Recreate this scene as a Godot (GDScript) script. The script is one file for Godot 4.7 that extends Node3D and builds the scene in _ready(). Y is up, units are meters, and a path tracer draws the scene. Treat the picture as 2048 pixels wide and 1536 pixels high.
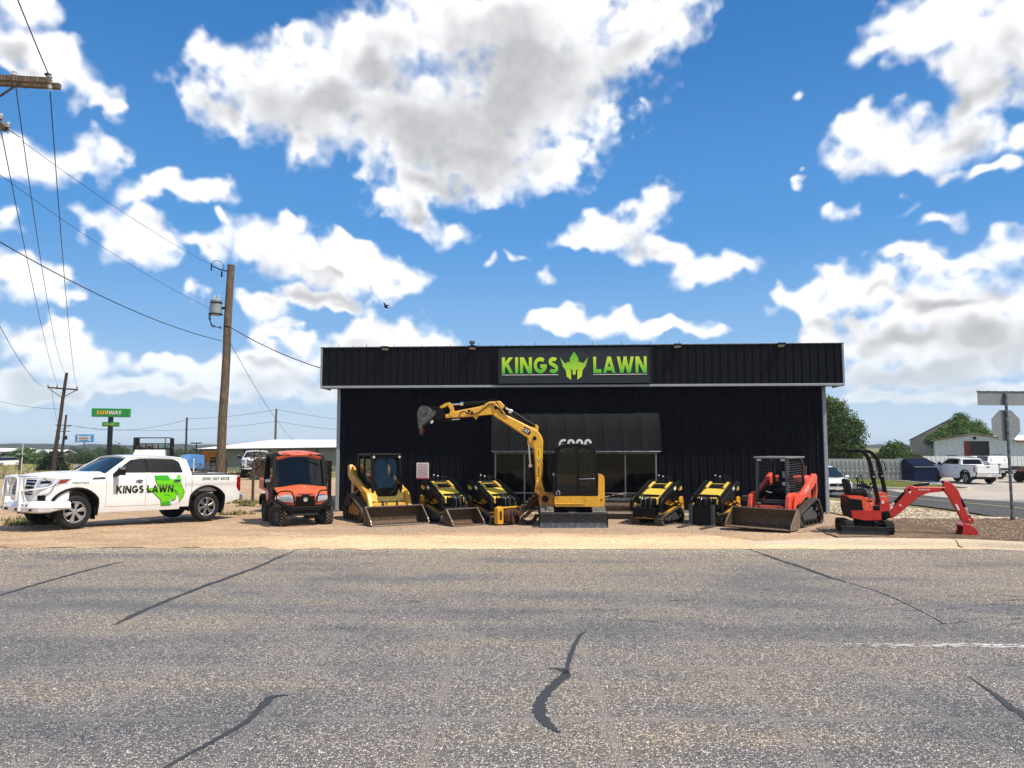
extends Node3D
# A dealer's row of diggers and loaders in front of a black metal shop, seen from across the road at noon.

var env := Environment.new()
var sun := DirectionalLight3D.new()

func _ready() -> void:
	# camera: eye 2.15 m above the lot, about 20 m in front of the machines
	var cam := Camera3D.new()
	cam.name = "camera"
	add_child(cam)
	cam.position = Vector3(0, 2.15, 0)
	cam.rotation_degrees = Vector3(4.754, 0, 0)
	cam.fov = 54.88
	cam.far = 6000.0
	cam.near = 0.05
	cam.current = true
	# sun: high, from the right and a little behind the building
	sun.name = "sun"
	add_child(sun)
	sun.look_at_from_position(Vector3(0.44, 0.86, 0.26) * 50.0, Vector3.ZERO, Vector3.FORWARD)
	sun.light_color = Color(1.0, 0.955, 0.88)
	sun.light_energy = 1.5
	sun.light_angular_distance = 0.5
	sun.shadow_enabled = true
	# sky and exposure
	var sky := Sky.new()
	sky.sky_material = make_sky()
	env.background_mode = Environment.BG_SKY
	env.sky = sky
	env.background_energy_multiplier = 1.0
	env.tonemap_mode = Environment.TONE_MAPPER_LINEAR
	env.tonemap_exposure = 1.22
	env.sdfgi_enabled = true
	env.ssao_enabled = true
	env.ssil_enabled = true
	env.fog_enabled = true
	env.fog_density = 0.0003
	env.fog_light_color = Color(0.78, 0.84, 0.9)
	var we := WorldEnvironment.new()
	we.name = "environment"
	we.environment = env
	add_child(we)
	make_materials()
	build_ground()
	build_shop()
	build_pickups()
	build_diggers()
	build_loaders()
	build_poles()
	build_trees()
	build_background()

# ------------------------------------------------------------------ the sky: air and clouds computed for every direction
const SKY_W := 4096
const SKY_H := 2048
var shape_field := PackedFloat32Array()   # how deep inside a cloud a direction lies, on a half-degree... grid
const FW := 1440
const FH := 360
var n_big := FastNoiseLite.new()
var n_fine := FastNoiseLite.new()
var n_warp := FastNoiseLite.new()

func puff(az: float, el: float, ra: float, re: float, rot: float) -> void:
	var k := 1.0 / maxf(0.25, cos(deg_to_rad(el)))
	var big: float = max(ra, re) * 1.3
	var small := clampf(big / 3.6, 0.5, 1.0)   # little clouds are thin
	var c := cos(deg_to_rad(rot))
	var s := sin(deg_to_rad(rot))
	for j in range(maxi(0, int((el - big) * 4.0)), mini(FH - 1, int((el + big) * 4.0)) + 1):
		for i in range(int((az - big * 1.2 + 180.0) * 4.0), int((az + big * 1.2 + 180.0) * 4.0) + 1):
			var x := i / 4.0 - 180.0 - az
			var y := j / 4.0 - el
			var q := Vector2((x * c + y * s) / ra, (-x * s + y * c) / re)
			var d := (1.0 - q.length()) * small
			if d <= -0.3: continue
			var at := j * FW + posmod(i, FW)
			var o := shape_field[at]
			# soft union
			var h: float = clamp(0.5 + 0.5 * (d - o) / 0.35, 0.0, 1.0)
			shape_field[at] = lerp(o, d, h) + 0.35 * h * (1.0 - h) * 0.5

func field(az: float, el: float) -> float:
	var x := (az + 180.0) * 4.0
	var y: float = clamp(el * 4.0, 0.0, FH - 2.0)
	var i := int(floor(x))
	var j := int(y)
	var fx := x - i
	var fy := y - j
	var i0 := posmod(i, FW)
	var i1 := posmod(i + 1, FW)
	return lerpf(lerpf(shape_field[j * FW + i0], shape_field[j * FW + i1], fx), lerpf(shape_field[(j + 1) * FW + i0], shape_field[(j + 1) * FW + i1], fx), fy)

func sky_color(az: float, el: float) -> Color:
	var e: float = max(el, 0.0)
	# clear air
	var c := Color(0.042, 0.175, 0.455).lerp(Color(0.092, 0.285, 0.62), smoothstep(32.0, 14.0, e))
	c = c.lerp(Color(0.27, 0.47, 0.73), smoothstep(17.0, 6.0, e) * 0.75)
	c = c.lerp(Color(0.50, 0.61, 0.72), smoothstep(9.0, 0.0, e))
	if e > 40.0: c = c.lerp(Color(0.04, 0.15, 0.42), smoothstep(40.0, 90.0, e))
	# cloud
	var d := Vector3(sin(deg_to_rad(az)) * cos(deg_to_rad(e)), sin(deg_to_rad(e)), -cos(deg_to_rad(az)) * cos(deg_to_rad(e))) * 60.0
	var wx := n_warp.get_noise_3dv(d)
	var wy := n_warp.get_noise_3dv(d + Vector3(31, 7, 90))
	var f := field(az + wx * 1.5, e + wy * 1.0)
	if f > -0.6:
		var nb := n_big.get_noise_3dv(d)
		var nf := n_fine.get_noise_3dv(d)
		var dens := f * 1.2 + 0.46 * nb + 0.26 * nf + 0.18 + 0.2 * wx
		if dens > 0.0:
			var soft: float = 0.42 + 0.7 * clampf(wy + 0.4, 0.0, 1.0)
			var a := smoothstep(0.0, soft, dens)
			# light soaks through thin parts and the upper edges; the thick middles and the undersides are grey
			var up := field(az + wx * 1.2 + 1.0, e + wy * 1.0 + 2.4) + 0.3 * nb
			var thick := clampf(f * 0.6 + up * 0.6 + 0.10 * nb + 0.0, 0.0, 1.0)
			var b := lerpf(0.95, 0.48, smoothstep(0.28, 1.0, thick))
			b += 0.05 * nf + 0.04 * nb
			var cc := Color(b * 0.985, b * 0.99, b * 1.0)
			cc = cc.lerp(Color(0.66, 0.72, 0.78), smoothstep(9.0, 0.5, e) * 0.75)
			c = c.lerp(cc, a * lerp(0.97, 0.6, smoothstep(8.0, 0.0, e)))
	return c

func paint_sky(x0: int, x1: int, y0: int, y1: int, step: int) -> Image:
	var w := (x1 - x0) / step
	var h := (y1 - y0) / step
	var data := PackedFloat32Array()
	data.resize(w * h * 3)
	var k := 0
	for j in h:
		var el := 90.0 - (y0 + (j + 0.5) * step) * 180.0 / SKY_H
		for i in w:
			var az := (x0 + (i + 0.5) * step) * 360.0 / SKY_W
			if az > 180.0: az -= 360.0
			var c := sky_color(az, el)
			data[k] = c.r; data[k + 1] = c.g; data[k + 2] = c.b
			k += 3
	return Image.create_from_data(w, h, false, Image.FORMAT_RGBF, data.to_byte_array())

func make_sky() -> PanoramaSkyMaterial:
	n_big.seed = 4; n_big.noise_type = FastNoiseLite.TYPE_SIMPLEX_SMOOTH; n_big.frequency = 0.16
	n_big.fractal_type = FastNoiseLite.FRACTAL_FBM; n_big.fractal_octaves = 4; n_big.fractal_gain = 0.55
	n_fine.seed = 9; n_fine.noise_type = FastNoiseLite.TYPE_SIMPLEX_SMOOTH; n_fine.frequency = 0.85
	n_fine.fractal_type = FastNoiseLite.FRACTAL_FBM; n_fine.fractal_octaves = 3; n_fine.fractal_gain = 0.5
	n_warp.seed = 21; n_warp.frequency = 0.3; n_warp.fractal_octaves = 2
	shape_field.resize(FW * FH)
	shape_field.fill(-1.0)
	var seen := [
		[-15.8, 25.2, 8.7, 3.4, 0], [-6.9, 24.6, 9.8, 5.3, -10], [1.0, 27.4, 10.7, 6.3, 10], [-2.6, 21.9, 7.5, 3.4, -5], [9.1, 29.4, 7.1, 2.7, 15], [-9.0, 29.7, 4.7, 2.2, 0], [2.6, 21.2, 3.6, 2.1, 0], [-20.9, 26.2, 3.2, 2.0, 0], [-16.1, 21.5, 1.7, 1.2, 0], [-0.6, 31.3, 12.0, 2.8, 0], [-6.1, 19.7, 3.5, 1.6, 0], [12.2, 29.8, 3.9, 1.6, 10], [-21.9, 22.8, 2.4, 1.5, -20], [-12.1, 27.6, 5.8, 2.6, 0],
		[-7.6, 17.7, 3.1, 1.8, -30], [-5.1, 16.1, 1.6, 1.0, 0], [-10.4, 18.4, 1.5, 0.9, 0],
		[8.1, 16.4, 5.0, 1.5, 10], [10.8, 17.9, 2.3, 1.5, 30], [11.5, 14.6, 3.0, 1.3, -20], [14.9, 13.1, 3.9, 1.2, 5], [4.6, 15.7, 2.0, 0.9, 0], [17.4, 13.3, 1.4, 0.8, 0],
		[3.8, 9.3, 2.5, 0.9, 0], [7.2, 9.4, 3.8, 0.9, 0], [10.7, 9.0, 4.1, 0.8, 0], [14.0, 8.7, 2.4, 0.6, 0], [4.5, 10.1, 1.2, 0.8, 0],
		[30.3, 26.8, 4.5, 1.7, 10], [33.4, 24.9, 3.1, 2.9, 0], [35.6, 24.9, 2.4, 3.3, 0], [27.1, 26.5, 2.2, 0.9, 10], [33.3, 22.3, 2.2, 1.5, 45], [28.8, 28.0, 1.9, 1.1, 0], [36.6, 22.6, 2.3, 2.3, 0],
		[27.2, 21.0, 3.2, 2.0, 0], [29.6, 19.6, 4.1, 2.2, -5], [31.4, 19.9, 2.8, 1.4, 0], [25.7, 20.0, 1.9, 1.3, 0], [34.6, 19.0, 1.5, 0.8, 0], [33.6, 17.5, 1.7, 0.4, 0], [31.3, 17.7, 1.7, 0.4, 0],
		[25.1, 16.2, 1.0, 0.7, 0], [28.2, 16.2, 1.2, 0.4, 10], [30.8, 15.1, 1.1, 0.5, 0], [22.0, 24.4, 0.6, 0.4, 0], [22.1, 18.8, 0.5, 0.3, 0], [22.2, 19.8, 0.3, 0.3, 0],
		[28.7, 13.1, 2.4, 0.7, 0], [31.8, 12.1, 3.4, 0.8, -5], [34.5, 12.8, 2.4, 1.2, 10],
		[21.9, 10.4, 3.0, 1.4, -10], [25.5, 10.9, 3.5, 1.9, 0], [29.5, 9.8, 4.8, 2.2, 0], [33.5, 9.7, 3.6, 2.4, 0], [27.9, 7.2, 6.1, 1.9, 0], [32.3, 6.9, 4.8, 2.6, 0], [22.8, 8.6, 2.3, 1.1, 0], [29.3, 5.1, 5.3, 1.1, 0], [26.2, 11.5, 1.9, 1.0, 0], [35.3, 7.6, 3.1, 3.2, 0], [27.1, 3.5, 3.7, 0.8, 0], [32.1, 3.3, 3.6, 0.9, 0],
		[-34.3, 26.9, 2.5, 1.1, 0], [-35.3, 25.1, 2.2, 1.5, 0], [-32.5, 24.8, 2.3, 1.2, -25], [-30.7, 23.6, 1.4, 1.3, -45], [-34.1, 23.7, 2.5, 0.7, 0], [-29.7, 22.3, 0.8, 0.6, -20],
		[-32.2, 18.7, 3.9, 1.3, 5], [-33.8, 17.7, 2.7, 1.1, 0], [-29.7, 19.6, 1.7, 1.1, 0], [-28.5, 17.2, 1.4, 0.8, 0], [-24.4, 17.8, 2.8, 1.1, -5], [-22.4, 17.9, 1.7, 0.7, 0], [-22.0, 16.4, 0.9, 0.4, 0],
		[-28.1, 14.5, 3.2, 1.8, -10], [-29.8, 15.1, 1.6, 1.0, 0], [-26.5, 13.5, 1.9, 1.1, 0], [-22.9, 14.2, 2.3, 0.8, -10],
		[-18.1, 15.0, 3.3, 1.7, 0], [-15.5, 13.2, 5.5, 1.5, -10], [-19.9, 15.4, 1.9, 1.4, 0], [-11.2, 13.1, 4.0, 1.8, -20], [-8.7, 12.2, 2.3, 1.2, 0], [-12.6, 14.9, 2.3, 0.6, -25], [-14.4, 14.2, 3.0, 1.5, 0],
		[-14.7, 10.9, 3.3, 1.0, 0], [-19.0, 10.3, 1.9, 0.9, 0], [-12.9, 10.2, 1.9, 0.5, 0], [-17.6, 11.4, 1.1, 0.7, 0],
		[-9.5, 8.4, 3.8, 1.8, 0], [-11.7, 7.6, 4.9, 1.4, 0], [-7.1, 7.7, 2.3, 1.0, 0], [-13.9, 7.5, 2.8, 1.1, 0], [-10.4, 9.5, 1.5, 1.0, 0],
		[-23.6, 5.6, 4.9, 0.9, 0], [-26.4, 5.9, 2.1, 0.6, 0], [-32.5, 6.6, 3.1, 1.4, 0], [-30.7, 5.6, 3.2, 1.3, 0], [-33.8, 10.7, 3.1, 1.8, 0], [-31.8, 9.6, 1.7, 0.8, 0], [-34.9, 11.5, 1.1, 1.3, 0], [-35.0, 14.0, 1.3, 0.7, 0], [-19.6, 4.8, 6.5, 1.2, 0], [-14.6, 4.2, 2.9, 1.1, 0], [-32.6, 3.5, 3.9, 1.1, 0], [-17.5, 6.1, 3.9, 1.3, 0], [-22.9, 3.6, 4.9, 0.7, 0], [-27.7, 4.1, 3.7, 0.9, 0],
		[-1.7, 14.1, 0.8, 0.4, 0], [2.8, 13.3, 0.9, 0.5, 0], [10.0, 25.1, 1.0, 0.3, 0], [0.6, 14.6, 0.6, 0.3, 0], [-23.5, 11.0, 1.3, 0.8, 0], [-18.3, 8.5, 1.8, 0.9, 0],
	]
	for q in seen: puff(q[0], q[1], q[2], q[3], q[4])
	# the same kind of sky goes on all round
	var rng := RandomNumberGenerator.new()
	rng.seed = 77
	for k in 150:
		var az := rng.randf_range(-180.0, 180.0)
		var el := pow(rng.randf(), 1.4) * 62.0 + 2.0
		var far := el < 10.0
		var ra: float = rng.randf_range(5.0, 12.0) if not far else rng.randf_range(4.0, 8.0)
		if absf(az) < 37.0 + ra and el - ra < 36.0: continue
		for s in 3:
			puff(az + rng.randf_range(-0.8, 0.8) * ra, el + rng.randf_range(-0.25, 0.25) * ra, ra * rng.randf_range(0.5, 0.9), ra * rng.randf_range(0.2, 0.45), rng.randf_range(-15, 15))
	var img := paint_sky(0, SKY_W, 0, SKY_H / 2, 8)
	img.resize(SKY_W, SKY_H / 2, Image.INTERPOLATE_CUBIC)
	var whole := Image.create_empty(SKY_W, SKY_H, false, Image.FORMAT_RGBF)
	whole.fill(Color(0.30, 0.27, 0.23))
	whole.blit_rect(img, Rect2i(0, 0, SKY_W, SKY_H / 2), Vector2i.ZERO)
	# the part with the finest detail: 40 degrees to each side
	var y0 := SKY_H / 2 - 400
	var near_img := paint_sky(-456, 456, y0, SKY_H / 2, 1)
	whole.blit_rect(near_img, Rect2i(456, 0, 456, 400), Vector2i(0, y0))   # straight ahead is where the picture's two ends meet
	whole.blit_rect(near_img, Rect2i(0, 0, 456, 400), Vector2i(SKY_W - 456, y0))
	var m := PanoramaSkyMaterial.new()
	m.panorama = ImageTexture.create_from_image(whole)
	return m

# ------------------------------------------------------------------ mesh building
class B:
	var st = SurfaceTool.new()
	var n_tris = 0
	func _init() -> void:
		st.begin(Mesh.PRIMITIVE_TRIANGLES)
	func tri(a: Vector3, b: Vector3, c: Vector3, na: Vector3, nb: Vector3, nc: Vector3, ua := Vector2.ZERO, ub := Vector2.ZERO, uc := Vector2.ZERO) -> void:
		n_tris += 1
		if (c - a).cross(b - a).dot(na + nb + nc) < 0.0:
			_v(a, na, ua); _v(c, nc, uc); _v(b, nb, ub)
		else:
			_v(a, na, ua); _v(b, nb, ub); _v(c, nc, uc)
	func _v(p: Vector3, n: Vector3, u: Vector2) -> void:
		st.set_normal(n); st.set_uv(u); st.add_vertex(p)
	func flat(a: Vector3, b: Vector3, c: Vector3, out: Vector3) -> void:
		var n = (c - a).cross(b - a)
		if n.length_squared() < 1e-14: return
		n = n.normalized()
		if n.dot(out) < 0.0: n = -n
		tri(a, b, c, n, n, n)
	func quad(a: Vector3, b: Vector3, c: Vector3, d: Vector3, out: Vector3) -> void:
		flat(a, b, c, out); flat(a, c, d, out)
	# a box with chamfered edges
	func box(c: Vector3, s: Vector3, basis := Basis(), bev := 0.008) -> B:
		bev = min(bev, min(s.x, min(s.y, s.z)) * 0.3)
		var h = s * 0.5
		var P = func(sx: float, sy: float, sz: float, ax: int) -> Vector3:
			var q = Vector3(h.x - bev, h.y - bev, h.z - bev)
			q[ax] = h[ax]
			return c + basis * Vector3(q.x * sx, q.y * sy, q.z * sz)
		for ax in 3:
			var b1 = (ax + 1) % 3
			var b2 = (ax + 2) % 3
			for sg in [-1.0, 1.0]:
				var pts = []
				for q in [[-1.0, -1.0], [1.0, -1.0], [1.0, 1.0], [-1.0, 1.0]]:
					var v = Vector3.ZERO
					v[ax] = sg; v[b1] = q[0]; v[b2] = q[1]
					pts.append(P.call(v.x, v.y, v.z, ax))
				var o = Vector3.ZERO
				o[ax] = sg
				quad(pts[0], pts[1], pts[2], pts[3], basis * o)
			if bev > 0.0005:
				for q in [[-1.0, -1.0], [1.0, -1.0], [1.0, 1.0], [-1.0, 1.0]]:
					var va = Vector3.ZERO
					va[ax] = -1.0; va[b1] = q[0]; va[b2] = q[1]
					var vb = va
					vb[ax] = 1.0
					var o = Vector3.ZERO
					o[b1] = q[0]; o[b2] = q[1]
					quad(P.call(va.x, va.y, va.z, b1), P.call(vb.x, vb.y, vb.z, b1), P.call(vb.x, vb.y, vb.z, b2), P.call(va.x, va.y, va.z, b2), basis * o)
		if bev > 0.0005:
			for x in [-1.0, 1.0]:
				for y in [-1.0, 1.0]:
					for z in [-1.0, 1.0]:
						flat(P.call(x, y, z, 0), P.call(x, y, z, 1), P.call(x, y, z, 2), basis * Vector3(x, y, z))
		return self
	# a polygon in the xy plane pushed out from z0 to z1, its rims chamfered
	func ext(poly: PackedVector2Array, z0: float, z1: float, xf := Transform3D(), bev := 0.006) -> B:
		var p = poly.duplicate()
		if Geometry2D.is_polygon_clockwise(p): p.reverse()
		# now counter-clockwise in y-up terms means is_polygon_clockwise false
		var n = p.size()
		var area = 0.0
		for i in n: area += p[i].cross(p[(i + 1) % n])
		var sg: float = signf(area)
		bev = min(bev, absf(z1 - z0) * 0.4)
		var inn = PackedVector2Array()
		for i in n:
			var e0: Vector2 = (p[i] - p[(i + n - 1) % n]).normalized()
			var e1: Vector2 = (p[(i + 1) % n] - p[i]).normalized()
			var n0 = Vector2(-e0.y, e0.x) * sg
			var n1 = Vector2(-e1.y, e1.x) * sg
			var m = n0 + n1
			var l: float = max(m.length_squared(), 0.5)
			inn.append(p[i] + m * (2.0 * bev / l) * 1.0)
		var idx = Geometry2D.triangulate_polygon(inn)
		if idx.is_empty():
			inn = p
			idx = Geometry2D.triangulate_polygon(p)
		var lo: float = min(z0, z1)
		var hi: float = max(z0, z1)
		var B3 = xf.basis
		for k in [0, 1]:
			var z: float = lo if k == 0 else hi
			var o = B3 * Vector3(0, 0, -1.0 if k == 0 else 1.0)
			for t in range(0, idx.size(), 3):
				flat(xf * Vector3(inn[idx[t]].x, inn[idx[t]].y, z), xf * Vector3(inn[idx[t + 1]].x, inn[idx[t + 1]].y, z), xf * Vector3(inn[idx[t + 2]].x, inn[idx[t + 2]].y, z), o)
		for i in n:
			var j = (i + 1) % n
			var e = (p[j] - p[i]).normalized()
			var o2 = Vector2(e.y, -e.x) * sg
			var o = B3 * Vector3(o2.x, o2.y, 0)
			var a0 = xf * Vector3(p[i].x, p[i].y, lo + bev)
			var a1 = xf * Vector3(p[j].x, p[j].y, lo + bev)
			var b0 = xf * Vector3(p[i].x, p[i].y, hi - bev)
			var b1 = xf * Vector3(p[j].x, p[j].y, hi - bev)
			quad(a0, a1, b1, b0, o)
			if bev > 0.0003:
				quad(xf * Vector3(inn[i].x, inn[i].y, lo), xf * Vector3(inn[j].x, inn[j].y, lo), a1, a0, o + B3 * Vector3(0, 0, -1))
				quad(xf * Vector3(inn[i].x, inn[i].y, hi), xf * Vector3(inn[j].x, inn[j].y, hi), b1, b0, o + B3 * Vector3(0, 0, 1))
		return self
	# rings of equal length joined into a smooth skin
	func loft(rings: Array, closed := true, caps := true, flat_rows := false) -> B:
		var m: int = rings[0].size()
		var seg = m if closed else m - 1
		var mid = []
		for r in rings:
			var c = Vector3.ZERO
			for q in r: c += q
			mid.append(c / m)
		var nr = rings.size()
		var ns = []
		for i in nr:
			var row = []
			for j in m:
				var jn = (j + 1) % m if closed else min(j + 1, m - 1)
				var jp = (j + m - 1) % m if closed else max(j - 1, 0)
				var du: Vector3 = rings[i][jn] - rings[i][jp]
				var dv: Vector3 = rings[min(i + 1, nr - 1)][j] - rings[max(i - 1, 0)][j]
				var nn = du.cross(dv).normalized()
				row.append(nn)
			ns.append(row)
		# turn normals outward
		var s = 0.0
		for i in nr:
			for j in m: s += ns[i][j].dot(rings[i][j] - mid[i])
		var f = -1.0 if s < 0.0 else 1.0
		for i in nr - 1:
			for j in seg:
				var k = (j + 1) % m
				var a: Vector3 = rings[i][j]
				var b: Vector3 = rings[i][k]
				var c: Vector3 = rings[i + 1][k]
				var d: Vector3 = rings[i + 1][j]
				if flat_rows:
					quad(a, b, c, d, ns[i][j] * f)
				else:
					tri(a, b, c, ns[i][j] * f, ns[i][k] * f, ns[i + 1][k] * f)
					tri(a, c, d, ns[i][j] * f, ns[i + 1][k] * f, ns[i + 1][j] * f)
		if caps and closed:
			for e in [0, nr - 1]:
				var o: Vector3 = mid[e] - mid[1 if e == 0 else nr - 2]
				for j in m:
					flat(mid[e], rings[e][j], rings[e][(j + 1) % m], o)
		return self
	func tube(path: Array, r: float, n := 8, r1 := -1.0, caps := true) -> B:
		var rings = []
		var k = path.size()
		if r1 < 0.0: r1 = r
		var side = Vector3.ZERO
		for i in k:
			var d: Vector3 = (path[min(i + 1, k - 1)] - path[max(i - 1, 0)]).normalized()
			if side == Vector3.ZERO:
				side = d.cross(Vector3.UP if absf(d.y) < 0.9 else Vector3.RIGHT).normalized()
			side = (side - d * side.dot(d)).normalized()
			var up = d.cross(side)
			var ring = []
			var rr: float = lerp(r, r1, float(i) / max(1, k - 1))
			for j in n:
				var a = TAU * j / n
				ring.append(path[i] + (side * cos(a) + up * sin(a)) * rr)
			rings.append(ring)
		return loft(rings, true, caps)
	func bar(path: Array, w: float, h: float, up := Vector3.UP) -> B:   # square-section bar along a path
		var rings = []
		var k = path.size()
		for i in k:
			var d: Vector3 = (path[min(i + 1, k - 1)] - path[max(i - 1, 0)]).normalized()
			var s = d.cross(up).normalized()
			var u = s.cross(d).normalized()
			var ring = []
			for q in [[-1, -0.8], [-0.8, -1], [0.8, -1], [1, -0.8], [1, 0.8], [0.8, 1], [-0.8, 1], [-1, 0.8]]:
				ring.append(path[i] + s * w * 0.5 * q[0] + u * h * 0.5 * q[1])
			rings.append(ring)
		var m = 8
		for i in k - 1:
			for j in m:
				var kk = (j + 1) % m
				var o: Vector3 = (rings[i][j] + rings[i][kk]) * 0.5 - path[i]
				quad(rings[i][j], rings[i][kk], rings[i + 1][kk], rings[i + 1][j], o)
		for e in [0, k - 1]:
			var o: Vector3 = path[e] - path[1 if e == 0 else k - 2]
			for j in m: flat(path[e], rings[e][j], rings[e][(j + 1) % m], o)
		return self
	func cyl(a: Vector3, b: Vector3, r: float, n := 16, r1 := -1.0, bev := 0.006) -> B:
		if r1 < 0.0: r1 = r
		bev = min(bev, min(r, r1) * 0.4)
		var l = a.distance_to(b)
		return lathe([[r - bev, 0.0], [r, bev], [r1, l - bev], [r1 - bev, l]], a, (b - a).normalized(), n)
	# profile rows: [radius, distance along the axis]; flat shading between rows, smooth around
	func lathe(prof: Array, at: Vector3, axis: Vector3, n := 24, caps := true) -> B:
		var s = axis.cross(Vector3.UP if absf(axis.y) < 0.9 else Vector3.RIGHT).normalized()
		var t = axis.cross(s).normalized()
		for i in prof.size() - 1:
			var r0: float = prof[i][0]
			var r1: float = prof[i + 1][0]
			var h0: float = prof[i][1]
			var h1: float = prof[i + 1][1]
			var nr = (h1 - h0)
			var nh = -(r1 - r0)
			for j in n:
				var a0 = TAU * j / n
				var a1 = TAU * (j + 1) / n
				var d0 = s * cos(a0) + t * sin(a0)
				var d1 = s * cos(a1) + t * sin(a1)
				var n0 = (d0 * nr + axis * nh).normalized()
				var n1 = (d1 * nr + axis * nh).normalized()
				var p00 = at + d0 * r0 + axis * h0
				var p01 = at + d1 * r0 + axis * h0
				var p10 = at + d0 * r1 + axis * h1
				var p11 = at + d1 * r1 + axis * h1
				if n0.length_squared() < 0.5: continue
				if r0 > 1e-5: tri(p00, p01, p11, n0, n1, n1)
				if r1 > 1e-5: tri(p00, p11, p10, n0, n1, n0)
		if caps:
			for e in [0, prof.size() - 1]:
				if prof[e][0] < 1e-4: continue
				var c: Vector3 = at + axis * prof[e][1]
				var o = -axis if e == 0 else axis
				for j in n:
					var a0 = TAU * j / n
					var a1 = TAU * (j + 1) / n
					flat(c, c + (s * cos(a0) + t * sin(a0)) * prof[e][0], c + (s * cos(a1) + t * sin(a1)) * prof[e][0], o)
		return self
	# a flat outline (u, v) cut into cells and laid over a curved surface f(u, v)
	func skin(poly: PackedVector2Array, f: Callable, cell: Vector2, out: Vector3, thick := 0.0) -> B:
		var lo = poly[0]
		var hi = poly[0]
		for q in poly:
			lo = lo.min(q); hi = hi.max(q)
		var nx = maxi(1, int(ceil((hi.x - lo.x) / cell.x)))
		var ny = maxi(1, int(ceil((hi.y - lo.y) / cell.y)))
		var c = (hi - lo) / Vector2(nx, ny)
		for i in nx:
			for j in ny:
				var q0 = lo + c * Vector2(i, j)
				var q1 = q0 + c
				var sq = PackedVector2Array([q0, Vector2(q1.x, q0.y), q1, Vector2(q0.x, q1.y)])
				for piece in Geometry2D.intersect_polygons(poly, sq):
					var idx = Geometry2D.triangulate_polygon(piece)
					for t in range(0, idx.size(), 3):
						_skin_tri(piece[idx[t]], piece[idx[t + 1]], piece[idx[t + 2]], f, out)
		if thick > 0.0:   # a turned-in rim
			var n = poly.size()
			for i in n:
				var a = poly[i]
				var b = poly[(i + 1) % n]
				var k = maxi(1, int(ceil(a.distance_to(b) / cell.x)))
				var ctr = (lo + hi) * 0.5
				for s in k:
					var p = a.lerp(b, float(s) / k)
					var q = a.lerp(b, float(s + 1) / k)
					var P: Vector3 = f.call(p.x, p.y)
					var Q: Vector3 = f.call(q.x, q.y)
					var np = _sn(p, f, out)
					var nq = _sn(q, f, out)
					var C: Vector3 = f.call(ctr.x, ctr.y)
					quad(P, Q, Q - nq * thick, P - np * thick, P - C)
		return self
	func _sn(p: Vector2, f: Callable, out: Vector3) -> Vector3:
		var e = 0.01
		var du: Vector3 = f.call(p.x + e, p.y) - f.call(p.x - e, p.y)
		var dv: Vector3 = f.call(p.x, p.y + e) - f.call(p.x, p.y - e)
		var n = du.cross(dv).normalized()
		return -n if n.dot(out) < 0.0 else n
	func _skin_tri(a: Vector2, b: Vector2, c: Vector2, f: Callable, out: Vector3) -> void:
		tri(f.call(a.x, a.y), f.call(b.x, b.y), f.call(c.x, c.y), _sn(a, f, out), _sn(b, f, out), _sn(c, f, out), a, b, c)
	func mesh(m: Mesh, xf := Transform3D()) -> B:
		for s in m.get_surface_count(): st.append_from(m, s, xf)
		return self
	func done() -> ArrayMesh:
		return st.commit()

func V(x: float, y: float, z: float) -> Vector3:
	return Vector3(x, y, z)
func PV(a: Array) -> PackedVector2Array:   # [x, y, x, y, ...] -> points
	var p = PackedVector2Array()
	for i in range(0, a.size(), 2): p.append(Vector2(a[i], a[i + 1]))
	return p
func rect(x0: float, y0: float, x1: float, y1: float) -> PackedVector2Array:
	return PackedVector2Array([Vector2(x0, y0), Vector2(x1, y0), Vector2(x1, y1), Vector2(x0, y1)])
func ngon(c: Vector2, r: float, n: int, a0 := 0.0) -> PackedVector2Array:
	var p = PackedVector2Array()
	for i in n: p.append(c + Vector2.from_angle(a0 + TAU * i / n) * r)
	return p
func rounded(p: PackedVector2Array, r: float, k := 4) -> PackedVector2Array:   # outline with rounded corners
	var o = PackedVector2Array()
	var n = p.size()
	for i in n:
		var a = p[(i + n - 1) % n]
		var b = p[i]
		var c = p[(i + 1) % n]
		var d: float = min(r, min(a.distance_to(b), b.distance_to(c)) * 0.45)
		var s = b + (a - b).normalized() * d
		var e = b + (c - b).normalized() * d
		for j in k + 1:
			var t = float(j) / k
			o.append(s.lerp(b, t).lerp(b.lerp(e, t), t))
	return o
func curve(pts: Array, k := 6) -> Array:   # Catmull-Rom through the points
	var o = []
	var n = pts.size()
	for i in n - 1:
		var p0: Vector3 = pts[max(i - 1, 0)]
		var p1: Vector3 = pts[i]
		var p2: Vector3 = pts[i + 1]
		var p3: Vector3 = pts[min(i + 2, n - 1)]
		for j in k: o.append(p1.cubic_interpolate(p2, p0, p3, float(j) / k))
	o.append(pts[n - 1])
	return o
func curve2(a: Array, k := 6) -> PackedVector2Array:
	var pts = []
	for q in PV(a): pts.append(V(q.x, q.y, 0))
	var o = PackedVector2Array()
	for q in curve(pts, k): o.append(Vector2(q.x, q.y))
	return o
func rotx(a: float) -> Basis: return Basis(Vector3.RIGHT, deg_to_rad(a))
func roty(a: float) -> Basis: return Basis(Vector3.UP, deg_to_rad(a))
func rotz(a: float) -> Basis: return Basis(Vector3.BACK, deg_to_rad(a))
func T(x: float, y: float, z: float, b := Basis()) -> Transform3D: return Transform3D(b, V(x, y, z))
const LAY := Basis(Vector3(1, 0, 0), Vector3(0, 0, -1), Vector3(0, 1, 0))   # xy outline laid flat: y becomes -z, z becomes up

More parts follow.
